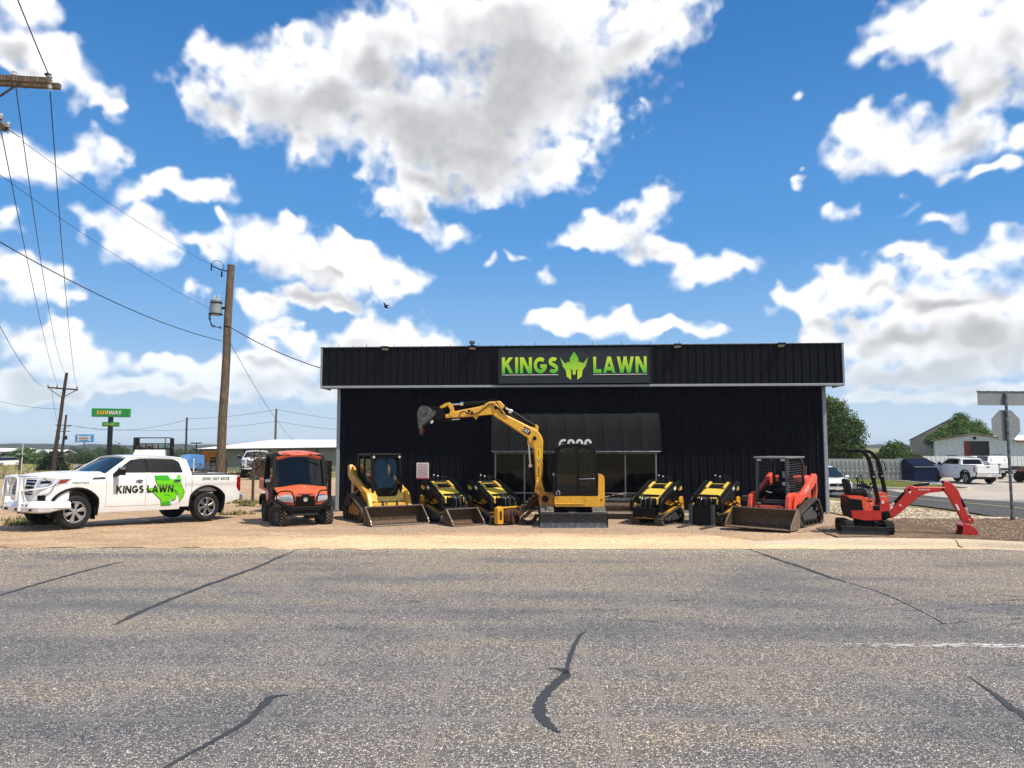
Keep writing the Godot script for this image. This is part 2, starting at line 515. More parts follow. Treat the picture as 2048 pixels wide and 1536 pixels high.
# ------------------------------------------------------------------ naming
var taken = {}
func numbered(called: String) -> String:
	if not taken.has(called):
		taken[called] = 0
		return called
	taken[called] += 1
	return "%s_%03d" % [called, taken[called]]
func tag(o: Node, label: String, category: String, group := "", kind := "") -> Node:
	if label: o.set_meta("label", label)
	if category: o.set_meta("category", category)
	if group: o.set_meta("group", group)
	if kind: o.set_meta("kind", kind)
	return o
func thing(called: String, label: String, category: String, at := Vector3.ZERO, yaw := 0.0, group := "") -> Node3D:
	var o = Node3D.new()
	o.name = numbered(called)
	add_child(o)
	o.position = at
	o.rotation_degrees.y = yaw
	tag(o, label, category, group)
	return o
func part(called: String, b, m: Material, parent: Node, at = null) -> MeshInstance3D:
	var o = MeshInstance3D.new()
	o.mesh = b.done() if b is B else b
	o.material_override = m
	var nm = called
	var i = 0
	while parent.has_node(NodePath(nm)):
		i += 1
		nm = "%s_%03d" % [called, i]
	o.name = nm
	parent.add_child(o)
	if at is Transform3D: o.transform = at
	elif at is Vector3: o.position = at
	return o
func solo(called: String, label: String, category: String, b, m: Material, at := Vector3.ZERO, yaw := 0.0, group := "") -> MeshInstance3D:
	var o = MeshInstance3D.new()
	o.mesh = b.done() if b is B else b
	o.material_override = m
	o.name = numbered(called)
	add_child(o)
	o.position = at
	o.rotation_degrees.y = yaw
	tag(o, label, category, group)
	return o
func ground(called: String, b, m: Material, parent: Node = self) -> MeshInstance3D:
	var o = MeshInstance3D.new()
	o.mesh = b.done() if b is B else b
	o.material_override = m
	o.name = numbered(called)
	parent.add_child(o)
	o.set_meta("kind", "structure")
	return o
func copy(o: Node3D, called: String, label: String, at: Vector3, yaw := 0.0, group := "") -> Node3D:
	var c: Node3D = o.duplicate()
	c.name = numbered(called)
	add_child(c)
	c.position = at
	c.rotation_degrees.y = yaw
	if label: c.set_meta("label", label)
	if group: c.set_meta("group", group)
	return c

# ------------------------------------------------------------------ materials
var M = {}
var GR = {}
func lin(r: float, g: float, b: float) -> Color: return Color(r, g, b).linear_to_srgb()
func tex_noise(freq: float, octaves: int, lo: float, hi: float, sd: int, size := 256, normal := 0.0, kind := FastNoiseLite.TYPE_SIMPLEX_SMOOTH) -> NoiseTexture2D:
	var n = FastNoiseLite.new()
	n.noise_type = kind
	n.seed = sd
	n.frequency = freq
	n.fractal_octaves = octaves
	var t = NoiseTexture2D.new()
	t.width = size; t.height = size
	t.seamless = true
	t.noise = n
	if normal > 0.0:
		t.as_normal_map = true
		t.bump_strength = normal
	else:
		var g = Gradient.new()
		g.set_color(0, Color(lo, lo, lo)); g.set_color(1, Color(hi, hi, hi))
		t.color_ramp = g
	return t
# worn: how far the paint varies; the grain is a patchy noise in the thing's own axes
func mat(called: String, c: Color, rough := 0.6, metal := 0.0, worn := "soft", scale := 1.2, coat := 0.0) -> StandardMaterial3D:
	var m = StandardMaterial3D.new()
	m.resource_name = called
	m.albedo_color = c
	m.roughness = rough
	m.metallic = metal
	if worn != "":
		m.albedo_texture = GR[worn]
		m.uv1_triplanar = true
		m.uv1_scale = Vector3.ONE * scale
	if coat > 0.0:
		m.clearcoat_enabled = true
		m.clearcoat = coat
		m.clearcoat_roughness = 0.06
	M[called] = m
	return m
func glass(called: String, c: Color, alpha: float) -> StandardMaterial3D:
	var m = StandardMaterial3D.new()
	m.resource_name = called
	m.albedo_color = Color(c.r, c.g, c.b, alpha)
	m.roughness = 0.03
	m.transparency = BaseMaterial3D.TRANSPARENCY_ALPHA
	M[called] = m
	return m
# lettering as thin raised film: outlines of a TextMesh, middle at the origin, w wide and h high, in the xy plane
func letters(text: String, w: float, h: float, depth := 0.01, fnt := "Droid Sans", weight := 700) -> ArrayMesh:
	var t = TextMesh.new()
	var f = SystemFont.new()
	f.font_names = PackedStringArray([fnt])
	f.font_weight = weight
	t.font = f
	t.text = text
	t.font_size = 64
	t.pixel_size = 0.01
	t.depth = 0.1
	t.curve_step = 2.0
	var a = t.get_mesh_arrays()
	var vs: PackedVector3Array = a[Mesh.ARRAY_VERTEX]
	var lo = vs[0]
	var hi = vs[0]
	for q in vs:
		lo = lo.min(q); hi = hi.max(q)
	var s = Vector3(w / (hi.x - lo.x), h / (hi.y - lo.y), depth / max(hi.z - lo.z, 1e-5))
	for i in vs.size(): vs[i] = (vs[i] - (lo + hi) * 0.5) * s
	a[Mesh.ARRAY_VERTEX] = vs
	var m = ArrayMesh.new()
	m.add_surface_from_arrays(Mesh.PRIMITIVE_TRIANGLES, a)
	return m
# the same mesh laid over a curved surface: f takes (x, y) and gives the point; z is kept along out
func wrapped(m: ArrayMesh, f: Callable, out: Vector3) -> ArrayMesh:
	var a = m.surface_get_arrays(0)
	var vs: PackedVector3Array = a[Mesh.ARRAY_VERTEX]
	for i in vs.size(): vs[i] = f.call(vs[i].x, vs[i].y) + out * vs[i].z
	a[Mesh.ARRAY_VERTEX] = vs
	a[Mesh.ARRAY_NORMAL] = null
	a[Mesh.ARRAY_TANGENT] = null
	var o = ArrayMesh.new()
	o.add_surface_from_arrays(Mesh.PRIMITIVE_TRIANGLES, a)
	var st = SurfaceTool.new()
	st.create_from(o, 0)
	st.generate_normals()
	return st.commit()

# ------------------------------------------------------------------ computed pictures of the ground's grain
# chips of stone in binder: each texel takes the tone of its nearest chip, darker binder between
func chip_picture(size: int, freq: float, tones: Array, binder: Color, sd: int) -> Array:
	var cell = FastNoiseLite.new()
	cell.noise_type = FastNoiseLite.TYPE_CELLULAR
	cell.seed = sd
	cell.frequency = freq
	cell.fractal_type = FastNoiseLite.FRACTAL_NONE
	cell.cellular_return_type = FastNoiseLite.RETURN_CELL_VALUE
	var gap = FastNoiseLite.new()
	gap.noise_type = FastNoiseLite.TYPE_CELLULAR
	gap.seed = sd
	gap.frequency = freq
	gap.fractal_type = FastNoiseLite.FRACTAL_NONE
	gap.cellular_return_type = FastNoiseLite.RETURN_DISTANCE2_SUB
	var tone = cell.get_seamless_image(size, size, false, false, 0.1, false)
	var edge = gap.get_seamless_image(size, size, false, false, 0.1, false)
	var a: PackedByteArray = tone.get_data()
	var b: PackedByteArray = edge.get_data()
	var n: int = size * size
	var rgb = PackedByteArray()
	rgb.resize(n * 3)
	var hgt = PackedByteArray()
	hgt.resize(n)
	var look = PackedByteArray()
	look.resize(256 * 3)
	var rng = RandomNumberGenerator.new()
	rng.seed = sd
	for i in 256:
		var c: Color = tones[rng.randi() % tones.size()]
		c = c * rng.randf_range(0.8, 1.15)
		look[i * 3] = clampi(int(c.r * 255), 0, 255)
		look[i * 3 + 1] = clampi(int(c.g * 255), 0, 255)
		look[i * 3 + 2] = clampi(int(c.b * 255), 0, 255)
	var br: int = int(binder.r * 255)
	var bg: int = int(binder.g * 255)
	var bb: int = int(binder.b * 255)
	var lo: int = 255
	var hi: int = 0
	for i in range(0, n, 97):
		lo = mini(lo, b[i]); hi = maxi(hi, b[i])
	var k: int = 0
	for i in n:
		var e: float = clampf(float(b[i] - lo) / (hi - lo) * 3.0, 0.0, 1.0)
		var t: int = a[i] * 3
		rgb[k] = int(br + (look[t] - br) * e)
		rgb[k + 1] = int(bg + (look[t + 1] - bg) * e)
		rgb[k + 2] = int(bb + (look[t + 2] - bb) * e)
		hgt[i] = int(e * 200.0)
		k += 3
	var im = Image.create_from_data(size, size, false, Image.FORMAT_RGB8, rgb)
	var hm = Image.create_from_data(size, size, false, Image.FORMAT_L8, hgt)
	return [ImageTexture.create_from_image(im), ImageTexture.create_from_image(hm)]

func earth(called: String, chips: Array, metres: float, relief: float, rough := 0.95) -> StandardMaterial3D:
	var m = StandardMaterial3D.new()
	m.resource_name = called
	m.albedo_texture = chips[0]
	m.uv1_triplanar = true
	m.uv1_world_triplanar = true
	m.uv1_scale = Vector3.ONE / metres
	m.vertex_color_use_as_albedo = true
	m.roughness = rough
	m.heightmap_enabled = relief > 0.0
	m.heightmap_texture = chips[1]
	m.heightmap_scale = relief
	M[called] = m
	return m

func make_materials() -> void:
	GR["soft"] = tex_noise(0.02, 4, 0.84, 1.0, 3)
	GR["dirty"] = tex_noise(0.015, 5, 0.5, 1.0, 5)
	GR["fine"] = tex_noise(0.2, 3, 0.72, 1.0, 8)
	GR["clean"] = tex_noise(0.02, 4, 0.965, 1.0, 15)
	GR["streak"] = tex_noise(0.03, 5, 0.35, 1.0, 12)
	# vertex colours carry the ground's large patches; these carry its grain
	earth("asphalt", chip_picture(1024, 0.09, [Color(1.0, 0.97, 0.92), Color(0.74, 0.73, 0.72), Color(0.56, 0.56, 0.57), Color(0.84, 0.80, 0.74), Color(0.64, 0.63, 0.64), Color(0.48, 0.48, 0.50)], Color(0.30, 0.30, 0.32), 11), 1.35, 0.7)
	earth("dirt", chip_picture(1024, 0.06, [Color(1.0, 0.96, 0.9), Color(0.9, 0.84, 0.78), Color(0.8, 0.72, 0.66), Color(0.95, 0.9, 0.84), Color(0.88, 0.8, 0.72)], Color(0.86, 0.8, 0.74), 23), 2.2, 0.8)
	earth("concrete", chip_picture(512, 0.15, [Color(1.0, 0.98, 0.95), Color(0.92, 0.9, 0.88), Color(0.96, 0.93, 0.9)], Color(0.93, 0.91, 0.88), 31), 1.1, 0.15)
	earth("gravel", chip_picture(1024, 0.045, [Color(1.0, 0.97, 0.9), Color(0.85, 0.8, 0.72), Color(0.95, 0.9, 0.8), Color(0.75, 0.68, 0.6)], Color(0.5, 0.45, 0.4), 37), 1.8, 2.5)
	earth("turf", chip_picture(512, 0.12, [Color(1.0, 1.0, 0.9), Color(0.8, 0.85, 0.7), Color(0.9, 0.95, 0.75), Color(0.7, 0.75, 0.55)], Color(0.6, 0.65, 0.5), 41), 3.0, 2.0)
	mat("tar", Color(0.235, 0.25, 0.275), 0.75, 0.0, "fine", 3.0)
	mat("line_paint", Color(0.95, 0.95, 0.94), 0.8, 0.0, "fine", 4.0)
	mat("yellow_line", Color(0.80, 0.72, 0.50), 0.8, 0.0, "fine", 4.0)
	mat("black_steel", lin(0.008, 0.009, 0.014), 0.42, 0.0, "soft", 0.6)
	mat("black_wall", lin(0.0065, 0.007, 0.013), 0.55, 0.0, "soft", 0.6)
	M["black_steel"].metallic_specular = 0.22
	M["black_wall"].metallic_specular = 0.16
	mat("grey_trim", Color(0.60, 0.64, 0.67), 0.5, 0.0, "soft", 1.0)
	mat("awning_cloth", lin(0.0075, 0.010, 0.012), 0.85, 0.0, "fine", 1.5)
	mat("sign_board", lin(0.012, 0.016, 0.022), 0.35, 0.0, "soft", 0.8)
	mat("white_paint", Color(0.90, 0.90, 0.90), 0.45, 0.0, "soft", 1.0)
	mat("aluminium", Color(0.62, 0.63, 0.64), 0.4, 0.6, "soft", 2.0)
	mat("galvanised", Color(0.55, 0.58, 0.60), 0.45, 0.7, "dirty", 2.0)
	mat("inner_board", lin(0.42, 0.40, 0.37), 0.8, 0.0, "soft", 0.5)
	mat("inner_floor", lin(0.25, 0.24, 0.22), 0.7, 0.0, "soft", 0.5)
	mat("lamp_lens", Color(0.80, 0.80, 0.76), 0.3, 0.0, "")
	glass("shop_glass", Color(0.02, 0.024, 0.024), 0.8)
	mat("curb_green", lin(0.035, 0.045, 0.035), 0.8, 0.0, "dirty", 2.0)
	mat("sign_white", Color(0.86, 0.84, 0.85), 0.5, 0.0, "")
	mat("sign_red", Color(0.62, 0.08, 0.16), 0.5, 0.0, "")
	mat("truck_white", Color(0.92, 0.925, 0.93), 0.28, 0.0, "clean", 0.5, 0.8)
	mat("black_plastic", lin(0.008, 0.008, 0.0085), 0.6, 0.0, "soft", 2.0)
	mat("rubber", lin(0.016, 0.015, 0.014), 0.85, 0.0, "dirty", 3.0)
	mat("dusty_rubber", lin(0.17, 0.14, 0.11), 0.95, 0.0, "dirty", 4.0)
	mat("alloy", Color(0.80, 0.81, 0.83), 0.25, 0.85, "soft", 3.0)
	mat("chrome", Color(0.85, 0.86, 0.88), 0.12, 1.0, "")
	mat("dark_glass", lin(0.004, 0.005, 0.006), 0.04, 0.0, "")
	mat("tint_glass", lin(0.010, 0.018, 0.020), 0.04, 0.0, "")
	mat("lamp_glass", Color(0.75, 0.77, 0.80), 0.1, 0.3, "")
	mat("amber", Color(0.55, 0.20, 0.10), 0.2, 0.0, "")
	mat("tail_red", Color(0.50, 0.03, 0.03), 0.15, 0.0, "")
	mat("print_black", lin(0.008, 0.010, 0.009), 0.5, 0.0, "")
	mat("print_green", Color(0.42, 0.80, 0.10), 0.4, 0.0, "")
	mat("print_green_dark", Color(0.20, 0.66, 0.14), 0.4, 0.0, "")
	mat("print_forest", lin(0.015, 0.10, 0.03), 0.5, 0.0, "")
	mat("cat_yellow", lin(0.80, 0.42, 0.022), 0.38, 0.0, "soft", 1.5, 0.3)
	mat("faded_yellow", lin(0.82, 0.45, 0.06), 0.5, 0.0, "soft", 1.5, 0.2)
	mat("pale_yellow", lin(0.86, 0.60, 0.09), 0.4, 0.0, "soft", 1.5, 0.3)
	mat("worn_yellow", lin(0.70, 0.30, 0.025), 0.55, 0.0, "dirty", 2.0)
	mat("machine_black", lin(0.006, 0.006, 0.0065), 0.45, 0.0, "soft", 2.0)
	mat("red_orange", lin(0.92, 0.105, 0.045), 0.35, 0.0, "soft", 1.5, 0.3)
	mat("digger_red", lin(0.62, 0.020, 0.012), 0.35, 0.0, "soft", 1.5, 0.3)
	mat("faded_orange", lin(0.75, 0.15, 0.06), 0.4, 0.0, "soft", 1.5, 0.3)
	mat("bucket_steel", lin(0.15, 0.095, 0.055), 0.55, 0.35, "dirty", 2.5)
	mat("worn_steel", Color(0.66, 0.60, 0.55), 0.4, 0.6, "dirty", 3.0)
	mat("grey_steel", lin(0.12, 0.13, 0.14), 0.5, 0.3, "dirty", 2.0)
	mat("blade_steel", lin(0.075, 0.09, 0.105), 0.42, 0.4, "dirty", 2.0)
	mat("rusty_steel", lin(0.14, 0.055, 0.025), 0.85, 0.1, "dirty", 4.0)
	mat("cab_grey", lin(0.19, 0.21, 0.215), 0.5, 0.0, "soft", 2.0)
	mat("seat_black", lin(0.014, 0.015, 0.020), 0.7, 0.0, "soft", 3.0)
	mat("decal_white", Color(0.88, 0.86, 0.84), 0.5, 0.0, "")
	mat("decal_yellow", Color(0.95, 0.80, 0.10), 0.5, 0.0, "")
	glass("cab_glass", Color(0.05, 0.12, 0.11), 0.30)
	mat("old_wood", lin(0.30, 0.215, 0.135), 0.85, 0.0, "streak", 2.0)
	M["old_wood"].uv1_scale = Vector3(4.0, 0.35, 4.0)
	mat("dark_wood", lin(0.10, 0.06, 0.038), 0.9, 0.0, "dirty", 2.0)
	mat("fence_sheet", Color(0.84, 0.85, 0.83), 0.5, 0.0, "dirty", 0.5)
	mat("warehouse_wall", lin(0.26, 0.27, 0.23), 0.7, 0.0, "soft", 0.3)
	mat("white_roof", Color(0.93, 0.93, 0.92), 0.5, 0.0, "soft", 0.2)
	mat("brown_trim", lin(0.05, 0.04, 0.035), 0.7, 0.0, "soft", 1.0)
	mat("red_trim", Color(0.55, 0.10, 0.10), 0.5, 0.0, "soft", 1.0)
	mat("white_sheet", Color(0.91, 0.92, 0.93), 0.5, 0.0, "soft", 0.5)
	mat("tan_wall", lin(0.46, 0.41, 0.35), 0.8, 0.0, "soft", 0.4)
	mat("dumpster_blue", lin(0.012, 0.022, 0.075), 0.5, 0.0, "dirty", 1.0)
	mat("sign_green", lin(0.0, 0.25, 0.03), 0.4, 0.0, "")
	mat("sign_blue", lin(0.06, 0.28, 0.68), 0.4, 0.0, "")
	mat("tarp_blue", lin(0.10, 0.28, 0.65), 0.5, 0.0, "soft", 1.0)
	mat("ceramic", Color(0.70, 0.72, 0.72), 0.25, 0.0, "")
	mat("wire_black", lin(0.02, 0.022, 0.03), 0.6, 0.0, "")
	mat("hopper_and_bay_orange", lin(0.75, 0.25, 0.03), 0.5, 0.0, "dirty", 1.0)  # paint of the hopper, and the lit look of the warehouse bay panel
	mat("far_brown", lin(0.15, 0.10, 0.09), 0.9, 0.0, "dirty", 0.1)
	mat("sign_back", Color(0.62, 0.64, 0.64), 0.5, 0.4, "soft", 2.0)
	mat("yellow_sign", Color(0.95, 0.72, 0.05), 0.5, 0.0, "")
	mat("rusty_grey", lin(0.14, 0.115, 0.10), 0.8, 0.2, "dirty", 3.0)
	mat("far_green", lin(0.030, 0.052, 0.024), 0.9, 0.0, "dirty", 0.02)
	for k in ["machine_black", "black_plastic", "seat_black"]: M[k].metallic_specular = 0.28
	M["awning_cloth"].metallic_specular = 0.3
	M["dumpster_blue"].metallic_specular = 0.2
	M["dark_wood"].uv1_scale = Vector3(3.0, 0.5, 3.0)
	mat("blade_dark", lin(0.028, 0.030, 0.032), 0.5, 0.0, "dirty", 3.0)
	M["shop_glass"].metallic_specular = 0.38
	glass("cab_tint", Color(0.02, 0.028, 0.030), 0.55)
	M["cab_tint"].metallic_specular = 0.45
	mat("post_grey", lin(0.055, 0.065, 0.072), 0.5, 0.0, "soft", 2.0)
	mat("pale_track", lin(0.30, 0.285, 0.26), 0.9, 0.0, "dirty", 4.0)

# ------------------------------------------------------------------ the ground
var patch_a = FastNoiseLite.new()
var patch_b = FastNoiseLite.new()
func land(x: float, z: float) -> float:   # the lot falls a little towards the back left
	var y: float = -0.11 * smoothstep(-19.6, -22.3, z) * smoothstep(-5.2, -8.5, x)
	y += -0.9 * smoothstep(-50.0, -85.0, z) * smoothstep(0.0, -20.0, x)
	y += -2.6 * smoothstep(-105.0, -210.0, z) * smoothstep(10.0, -30.0, x)
	y += 0.115 * smoothstep(5.2, 8.0, x) * smoothstep(kerb_z(x) - 0.04, kerb_z(x) - 0.34, z) * smoothstep(-22.5, -20.5, z)
	y += -0.7 * smoothstep(-21.0, -46.0, z) * smoothstep(11.0, 14.5, x)
	return y

func sheet(x0: float, x1: float, z0: float, z1: float, step: float, lift: float, tint: Callable, keep = null) -> B:
	var b = B.new()
	var nx: int = maxi(1, int(ceil((x1 - x0) / step)))
	var nz: int = maxi(1, int(ceil((z1 - z0) / step)))
	for i in nx:
		for j in nz:
			var xa: float = lerpf(x0, x1, float(i) / nx)
			var xb: float = lerpf(x0, x1, float(i + 1) / nx)
			var za: float = lerpf(z0, z1, float(j) / nz)
			var zb: float = lerpf(z0, z1, float(j + 1) / nz)
			var cs = []
			if keep is PackedVector2Array:
				for piece in Geometry2D.intersect_polygons(keep, rect(xa, za, xb, zb)):
					var idx = Geometry2D.triangulate_polygon(piece)
					for t in range(0, idx.size(), 3): cs.append([piece[idx[t]], piece[idx[t + 1]], piece[idx[t + 2]]])
			else:
				cs = [[Vector2(xa, za), Vector2(xb, za), Vector2(xb, zb)], [Vector2(xa, za), Vector2(xb, zb), Vector2(xa, zb)]]
			for tr in cs:
				var p = []
				for q in tr: p.append(V(q.x, land(q.x, q.y) + lift, q.y))
				if (p[2] - p[0]).cross(p[1] - p[0]).y < 0.0:
					var s = p[1]; p[1] = p[2]; p[2] = s
				for q in p:
					b.st.set_color(tint.call(q.x, q.z))
					b.st.set_normal(Vector3.UP)
					b.st.add_vertex(q)
	return b

# linear base colours; patches of dust, bitumen and wheel wear come from noise laid in the road's own directions
func road_tint(x: float, z: float) -> Color:
	var n: float = patch_a.get_noise_2d(x * 0.35, z * 1.6)
	var f: float = patch_b.get_noise_2d(x * 0.8, z * 2.6)
	var dust: float = clampf(smoothstep(-9.0, -14.5, z + 1.2 * f) * 0.75 + 0.95 * n + 0.45 * f + 0.12, 0.0, 1.0)
	var bit: float = clampf(smoothstep(0.5, 0.0, absf(z + 10.4 + 0.7 * n + x * 0.03)) * (0.5 + f) + smoothstep(0.0, 0.45, -n - 0.5 * f) * 0.8, 0.0, 1.0)
	var c = Color(0.70, 0.685, 0.68)
	c = c.lerp(Color(1.0, 0.87, 0.70), dust * 0.85)
	c = c.lerp(Color(1.35, 1.12, 0.84), smoothstep(-14.6, -15.7, z + 0.5 * f) * 0.8)
	c = c.lerp(Color(0.40, 0.42, 0.46), bit * 0.75 * (1.0 - 0.6 * dust))
	return c
func lot_tint(x: float, z: float) -> Color:
	var n: float = patch_a.get_noise_2d(x * 0.9, z * 2.2)
	var f: float = patch_b.get_noise_2d(x * 1.3, z * 4.0)
	var c = Color(0.58, 0.465, 0.345)
	c = c.lerp(Color(0.48, 0.345, 0.245), clampf(n * 1.6 + 0.15 + f * 0.8, 0.0, 1.0) * 0.8)
	c = c.lerp(Color(0.74, 0.63, 0.47), clampf(-n * 1.4 + f * 0.9, 0.0, 1.0) * 0.7)
	# the packed gravel pad in front of the shop is greyer
	var pad: float = smoothstep(-6.0, -3.0, x) * smoothstep(10.5, 9.0, x) * smoothstep(-17.8, -18.8, z + 0.4 * f)
	c = c.lerp(Color(0.47, 0.40, 0.335), pad * (0.65 + 0.35 * f))
	return c
func far_tint(x: float, z: float) -> Color:
	var n: float = patch_a.get_noise_2d(x * 0.06, z * 0.16)
	var f: float = patch_b.get_noise_2d(x * 0.2, z * 0.5)
	var dry = Color(0.36, 0.32, 0.14)
	var green = Color(0.105, 0.135, 0.04)
	var c = dry.lerp(green, clampf(n * 1.1 + 0.22 + f * 0.7, 0.0, 1.0) * 0.8)
	var bare: float = smoothstep(-58.0, -50.0, z + 5.0 * f) * smoothstep(24.0, 14.0, x)
	return c.lerp(Color(0.44, 0.34, 0.25), bare)

func build_ground() -> void:
	patch_a.seed = 5; patch_a.frequency = 0.5; patch_a.fractal_octaves = 4
	patch_b.seed = 8; patch_b.frequency = 0.9; patch_b.fractal_octaves = 3
	# one sheet to the horizon, finer towards the middle
	var g = B.new()
	var edges = [-2600.0, -900.0, -400.0, -200.0, -130.0, -90.0, -70.0, -55.0, -45.0, -35.0, -28.0, -24.0, -20.0, -14.0, -8.0, -2.0, 6.0, 14.0, 20.0, 28.0, 40.0, 60.0, 120.0, 400.0, 2600.0]
	for i in edges.size() - 1:
		for j in edges.size() - 1:
			var parts: int = 6
			for a in parts:
				for d in parts:
					var q = []
					for k in [[a, d], [a + 1, d], [a + 1, d + 1], [a, d + 1]]:
						var x: float = lerpf(edges[i], edges[i + 1], float(k[0]) / parts)
						var z: float = lerpf(edges[j], edges[j + 1], float(k[1]) / parts)
						q.append(V(x, land(x, z) - 0.03, z))
					for t in [[0, 1, 2], [0, 2, 3]]:
						for v in t:
							g.st.set_color(far_tint(q[v].x, q[v].z))
							g.st.set_normal(Vector3.UP)
							g.st.add_vertex(q[v])
	ground("ground", g, M["turf"])
	# bare dirt of the lot, from the road's edge back past the buildings
	ground("dirt_lot", sheet(-34.0, 14.2, -52.0, -15.4, 0.4, 0.0, lot_tint), M["dirt"])
	ground("roadside_dirt", sheet(-34.0, 34.0, 1.2, 16.0, 1.5, 0.0, lot_tint), M["dirt"])
	# the road we stand on
	var road = ground("road", sheet(-34.0, 34.0, -15.72, 1.2, 0.3, 0.008, road_tint), M["asphalt"])
	# bitumen poured along cracks
	var rng = RandomNumberGenerator.new()
	rng.seed = 3
	for path in [
		[-7.34, -10.6, 0.03, -7.35, -11.86, 0.045, -7.31, -12.88, 0.045, -7.24, -13.63, 0.03, -7.15, -13.98, 0.012],
		[-4.76, -9.05, 0.01, -4.78, -9.49, 0.055, -4.79, -10.0, 0.045, -4.73, -11.07, 0.055, -4.61, -12.31, 0.06, -4.49, -13.41, 0.05, -4.47, -14.47, 0.04, -4.41, -15.5, 0.015],
		[-2.35, -5.0, 0.01, -2.25, -5.33, 0.02, -2.15, -5.63, 0.03, -2.06, -6.01, 0.03, -2.06, -6.37, 0.045, -2.05, -6.52, 0.045, -1.92, -6.56, 0.008],
		[0.35, -5.73, 0.015, 0.26, -5.93, 0.05, 0.22, -6.17, 0.06, 0.26, -6.49, 0.055, 0.38, -6.84, 0.055, 0.51, -7.15, 0.05, 0.45, -7.31, 0.035, 0.33, -7.31, 0.008],
		[0.51, -7.15, 0.03, 0.57, -7.61, 0.028, 0.66, -8.1, 0.03, 0.79, -8.63, 0.025, 0.85, -8.69, 0.012],
		[4.91, -15.5, 0.015, 4.96, -14.87, 0.045, 5.01, -14.04, 0.06, 5.09, -13.52, 0.06, 5.15, -12.59, 0.05, 5.22, -11.99, 0.03, 5.28, -11.74, 0.012],
		[4.57, -14.6, 0.004, 4.94, -14.67, 0.03, 5.05, -14.16, 0.02],
		[5.28, -11.74, 0.01, 5.38, -10.89, 0.014, 5.32, -9.97, 0.01, 5.2, -9.1, 0.008],
		[4.24, -7.08, 0.006, 4.18, -6.66, 0.025, 4.1, -6.29, 0.04, 4.03, -5.8, 0.045]]:
		part("crack_seal", ribbon(path, 0.013, rng), M["tar"], road)
	# fine open cracks
	for k in 34:
		var x: float = rng.randf_range(4.6, 7.8) if k < 22 else rng.randf_range(-4.0, 4.0)
		var z: float = rng.randf_range(-10.9, -8.9)
		var p = []
		for s in 5:
			p.append_array([x, z, 0.003 + 0.007 * rng.randf()])
			x += rng.randf_range(0.05, 0.14); z += rng.randf_range(-0.06, 0.07)
		part("crack", ribbon(p, 0.012, rng), M["tar"], road)
	# worn white edge of the turning lane: flakes of paint
	var wl = B.new()
	for k in 620:
		var u: float = pow(rng.randf(), 0.55)
		var x: float = 3.1 + u * 6.5
		var z: float = -8.22 + (x - 3.1) * 0.035 + rng.randf_range(-0.07, 0.07)
		var s: float = rng.randf_range(0.03, 0.09) * (0.35 + u)
		wl.quad(V(x, 0.012, z), V(x + s * 2.4, 0.012, z + s * 0.1), V(x + s * 2.2, 0.012, z + s * 0.5), V(x + s * 0.2, 0.012, z + s * 0.45), Vector3.UP)
	part("worn_white_line", wl, M["line_paint"], road).set_meta("kind", "stuff")
	# concrete gutter, dusted over, and the kerb that rises out of it towards the right
	var gut = func(x: float, z: float) -> Color:
		var n: float = patch_a.get_noise_2d(x * 0.5, z * 2.0)
		return Color(1.0, 0.85, 0.62).lerp(Color(0.82, 0.67, 0.48), clampf(n + 0.3, 0.0, 1.0))
	# sand drifted over the gutter and the lot's edge; its far border wanders, and it thins out to bare dirt at the left
	var edge = PackedVector2Array()
	for i in 130:
		var x: float = -33.0 + i * 0.37
		edge.append(Vector2(x, -15.55 + 0.4 * patch_b.get_noise_2d(x * 1.4, 3.0) * (1.0 if x < -3.0 else 0.35) - 0.25 * smoothstep(-3.0, -9.0, x) + 0.5 * smoothstep(9.8, 14.5, x)))
	for i in 130:
		var x: float = 14.7 - i * 0.37
		var wild: float = smoothstep(6.0, 4.0, x)
		edge.append(Vector2(x, lerpf(kerb_z(x) + 0.1, -18.4 + 0.8 * patch_a.get_noise_2d(x * 0.5, 9.0) + 0.4 * patch_b.get_noise_2d(x * 1.5, 9.0), wild)))
	var drift = func(x: float, z: float) -> Color:
		var c: Color = gut.call(x, z)
		var thin: float = smoothstep(-2.0, -9.0, x + 2.0 * patch_a.get_noise_2d(x, z)) + smoothstep(-17.2, -18.6, z + 0.5 * patch_b.get_noise_2d(x, z * 2.0)) * smoothstep(7.0, 4.0, x)
		return c.lerp(lot_tint(x, z), clampf(thin, 0.0, 1.0))
	ground("gutter", sheet(-33.0, 15.1, -19.6, -14.4, 0.3, 0.014, drift, edge), M["dirt"])
	build_kerb()
	# side road running back on the right
	var side = func(x: float, z: float) -> Color:
		var n: float = patch_a.get_noise_2d(x * 1.4, z * 0.3)
		return Color(0.215, 0.225, 0.24).lerp(Color(0.30, 0.30, 0.30), clampf(n + 0.4, 0.0, 1.0))
	var srp = PV([13.0, -13.0, 14.35, -21.0, 16.2, -32.0, 17.6, -42.6, 21.5, -64.0, 33.0, -120.0, 39.0, -120.0, 27.0, -64.0, 24.3, -50.4, 23.4, -44.0, 21.4, -30.0, 20.0, -13.0])
	var sr = ground("side_road", sheet(13.0, 39.0, -120.0, -13.0, 1.2, 0.016, side, srp), M["asphalt"])
	var yl = B.new()
	for i in 40:
		var z0: float = -14.0 - i * 1.2
		var z1: float = z0 - 1.2
		var xa: float = 18.07 + (z0 + 26.4) * -0.184
		var xb: float = 18.07 + (z1 + 26.4) * -0.184
		yl.quad(V(xa - 0.07, land(xa, z0) + 0.024, z0), V(xa + 0.07, land(xa, z0) + 0.024, z0), V(xb + 0.07, land(xb, z1) + 0.024, z1), V(xb - 0.07, land(xb, z1) + 0.024, z1), Vector3.UP)
	part("yellow_centre_line", yl, M["yellow_line"], sr)
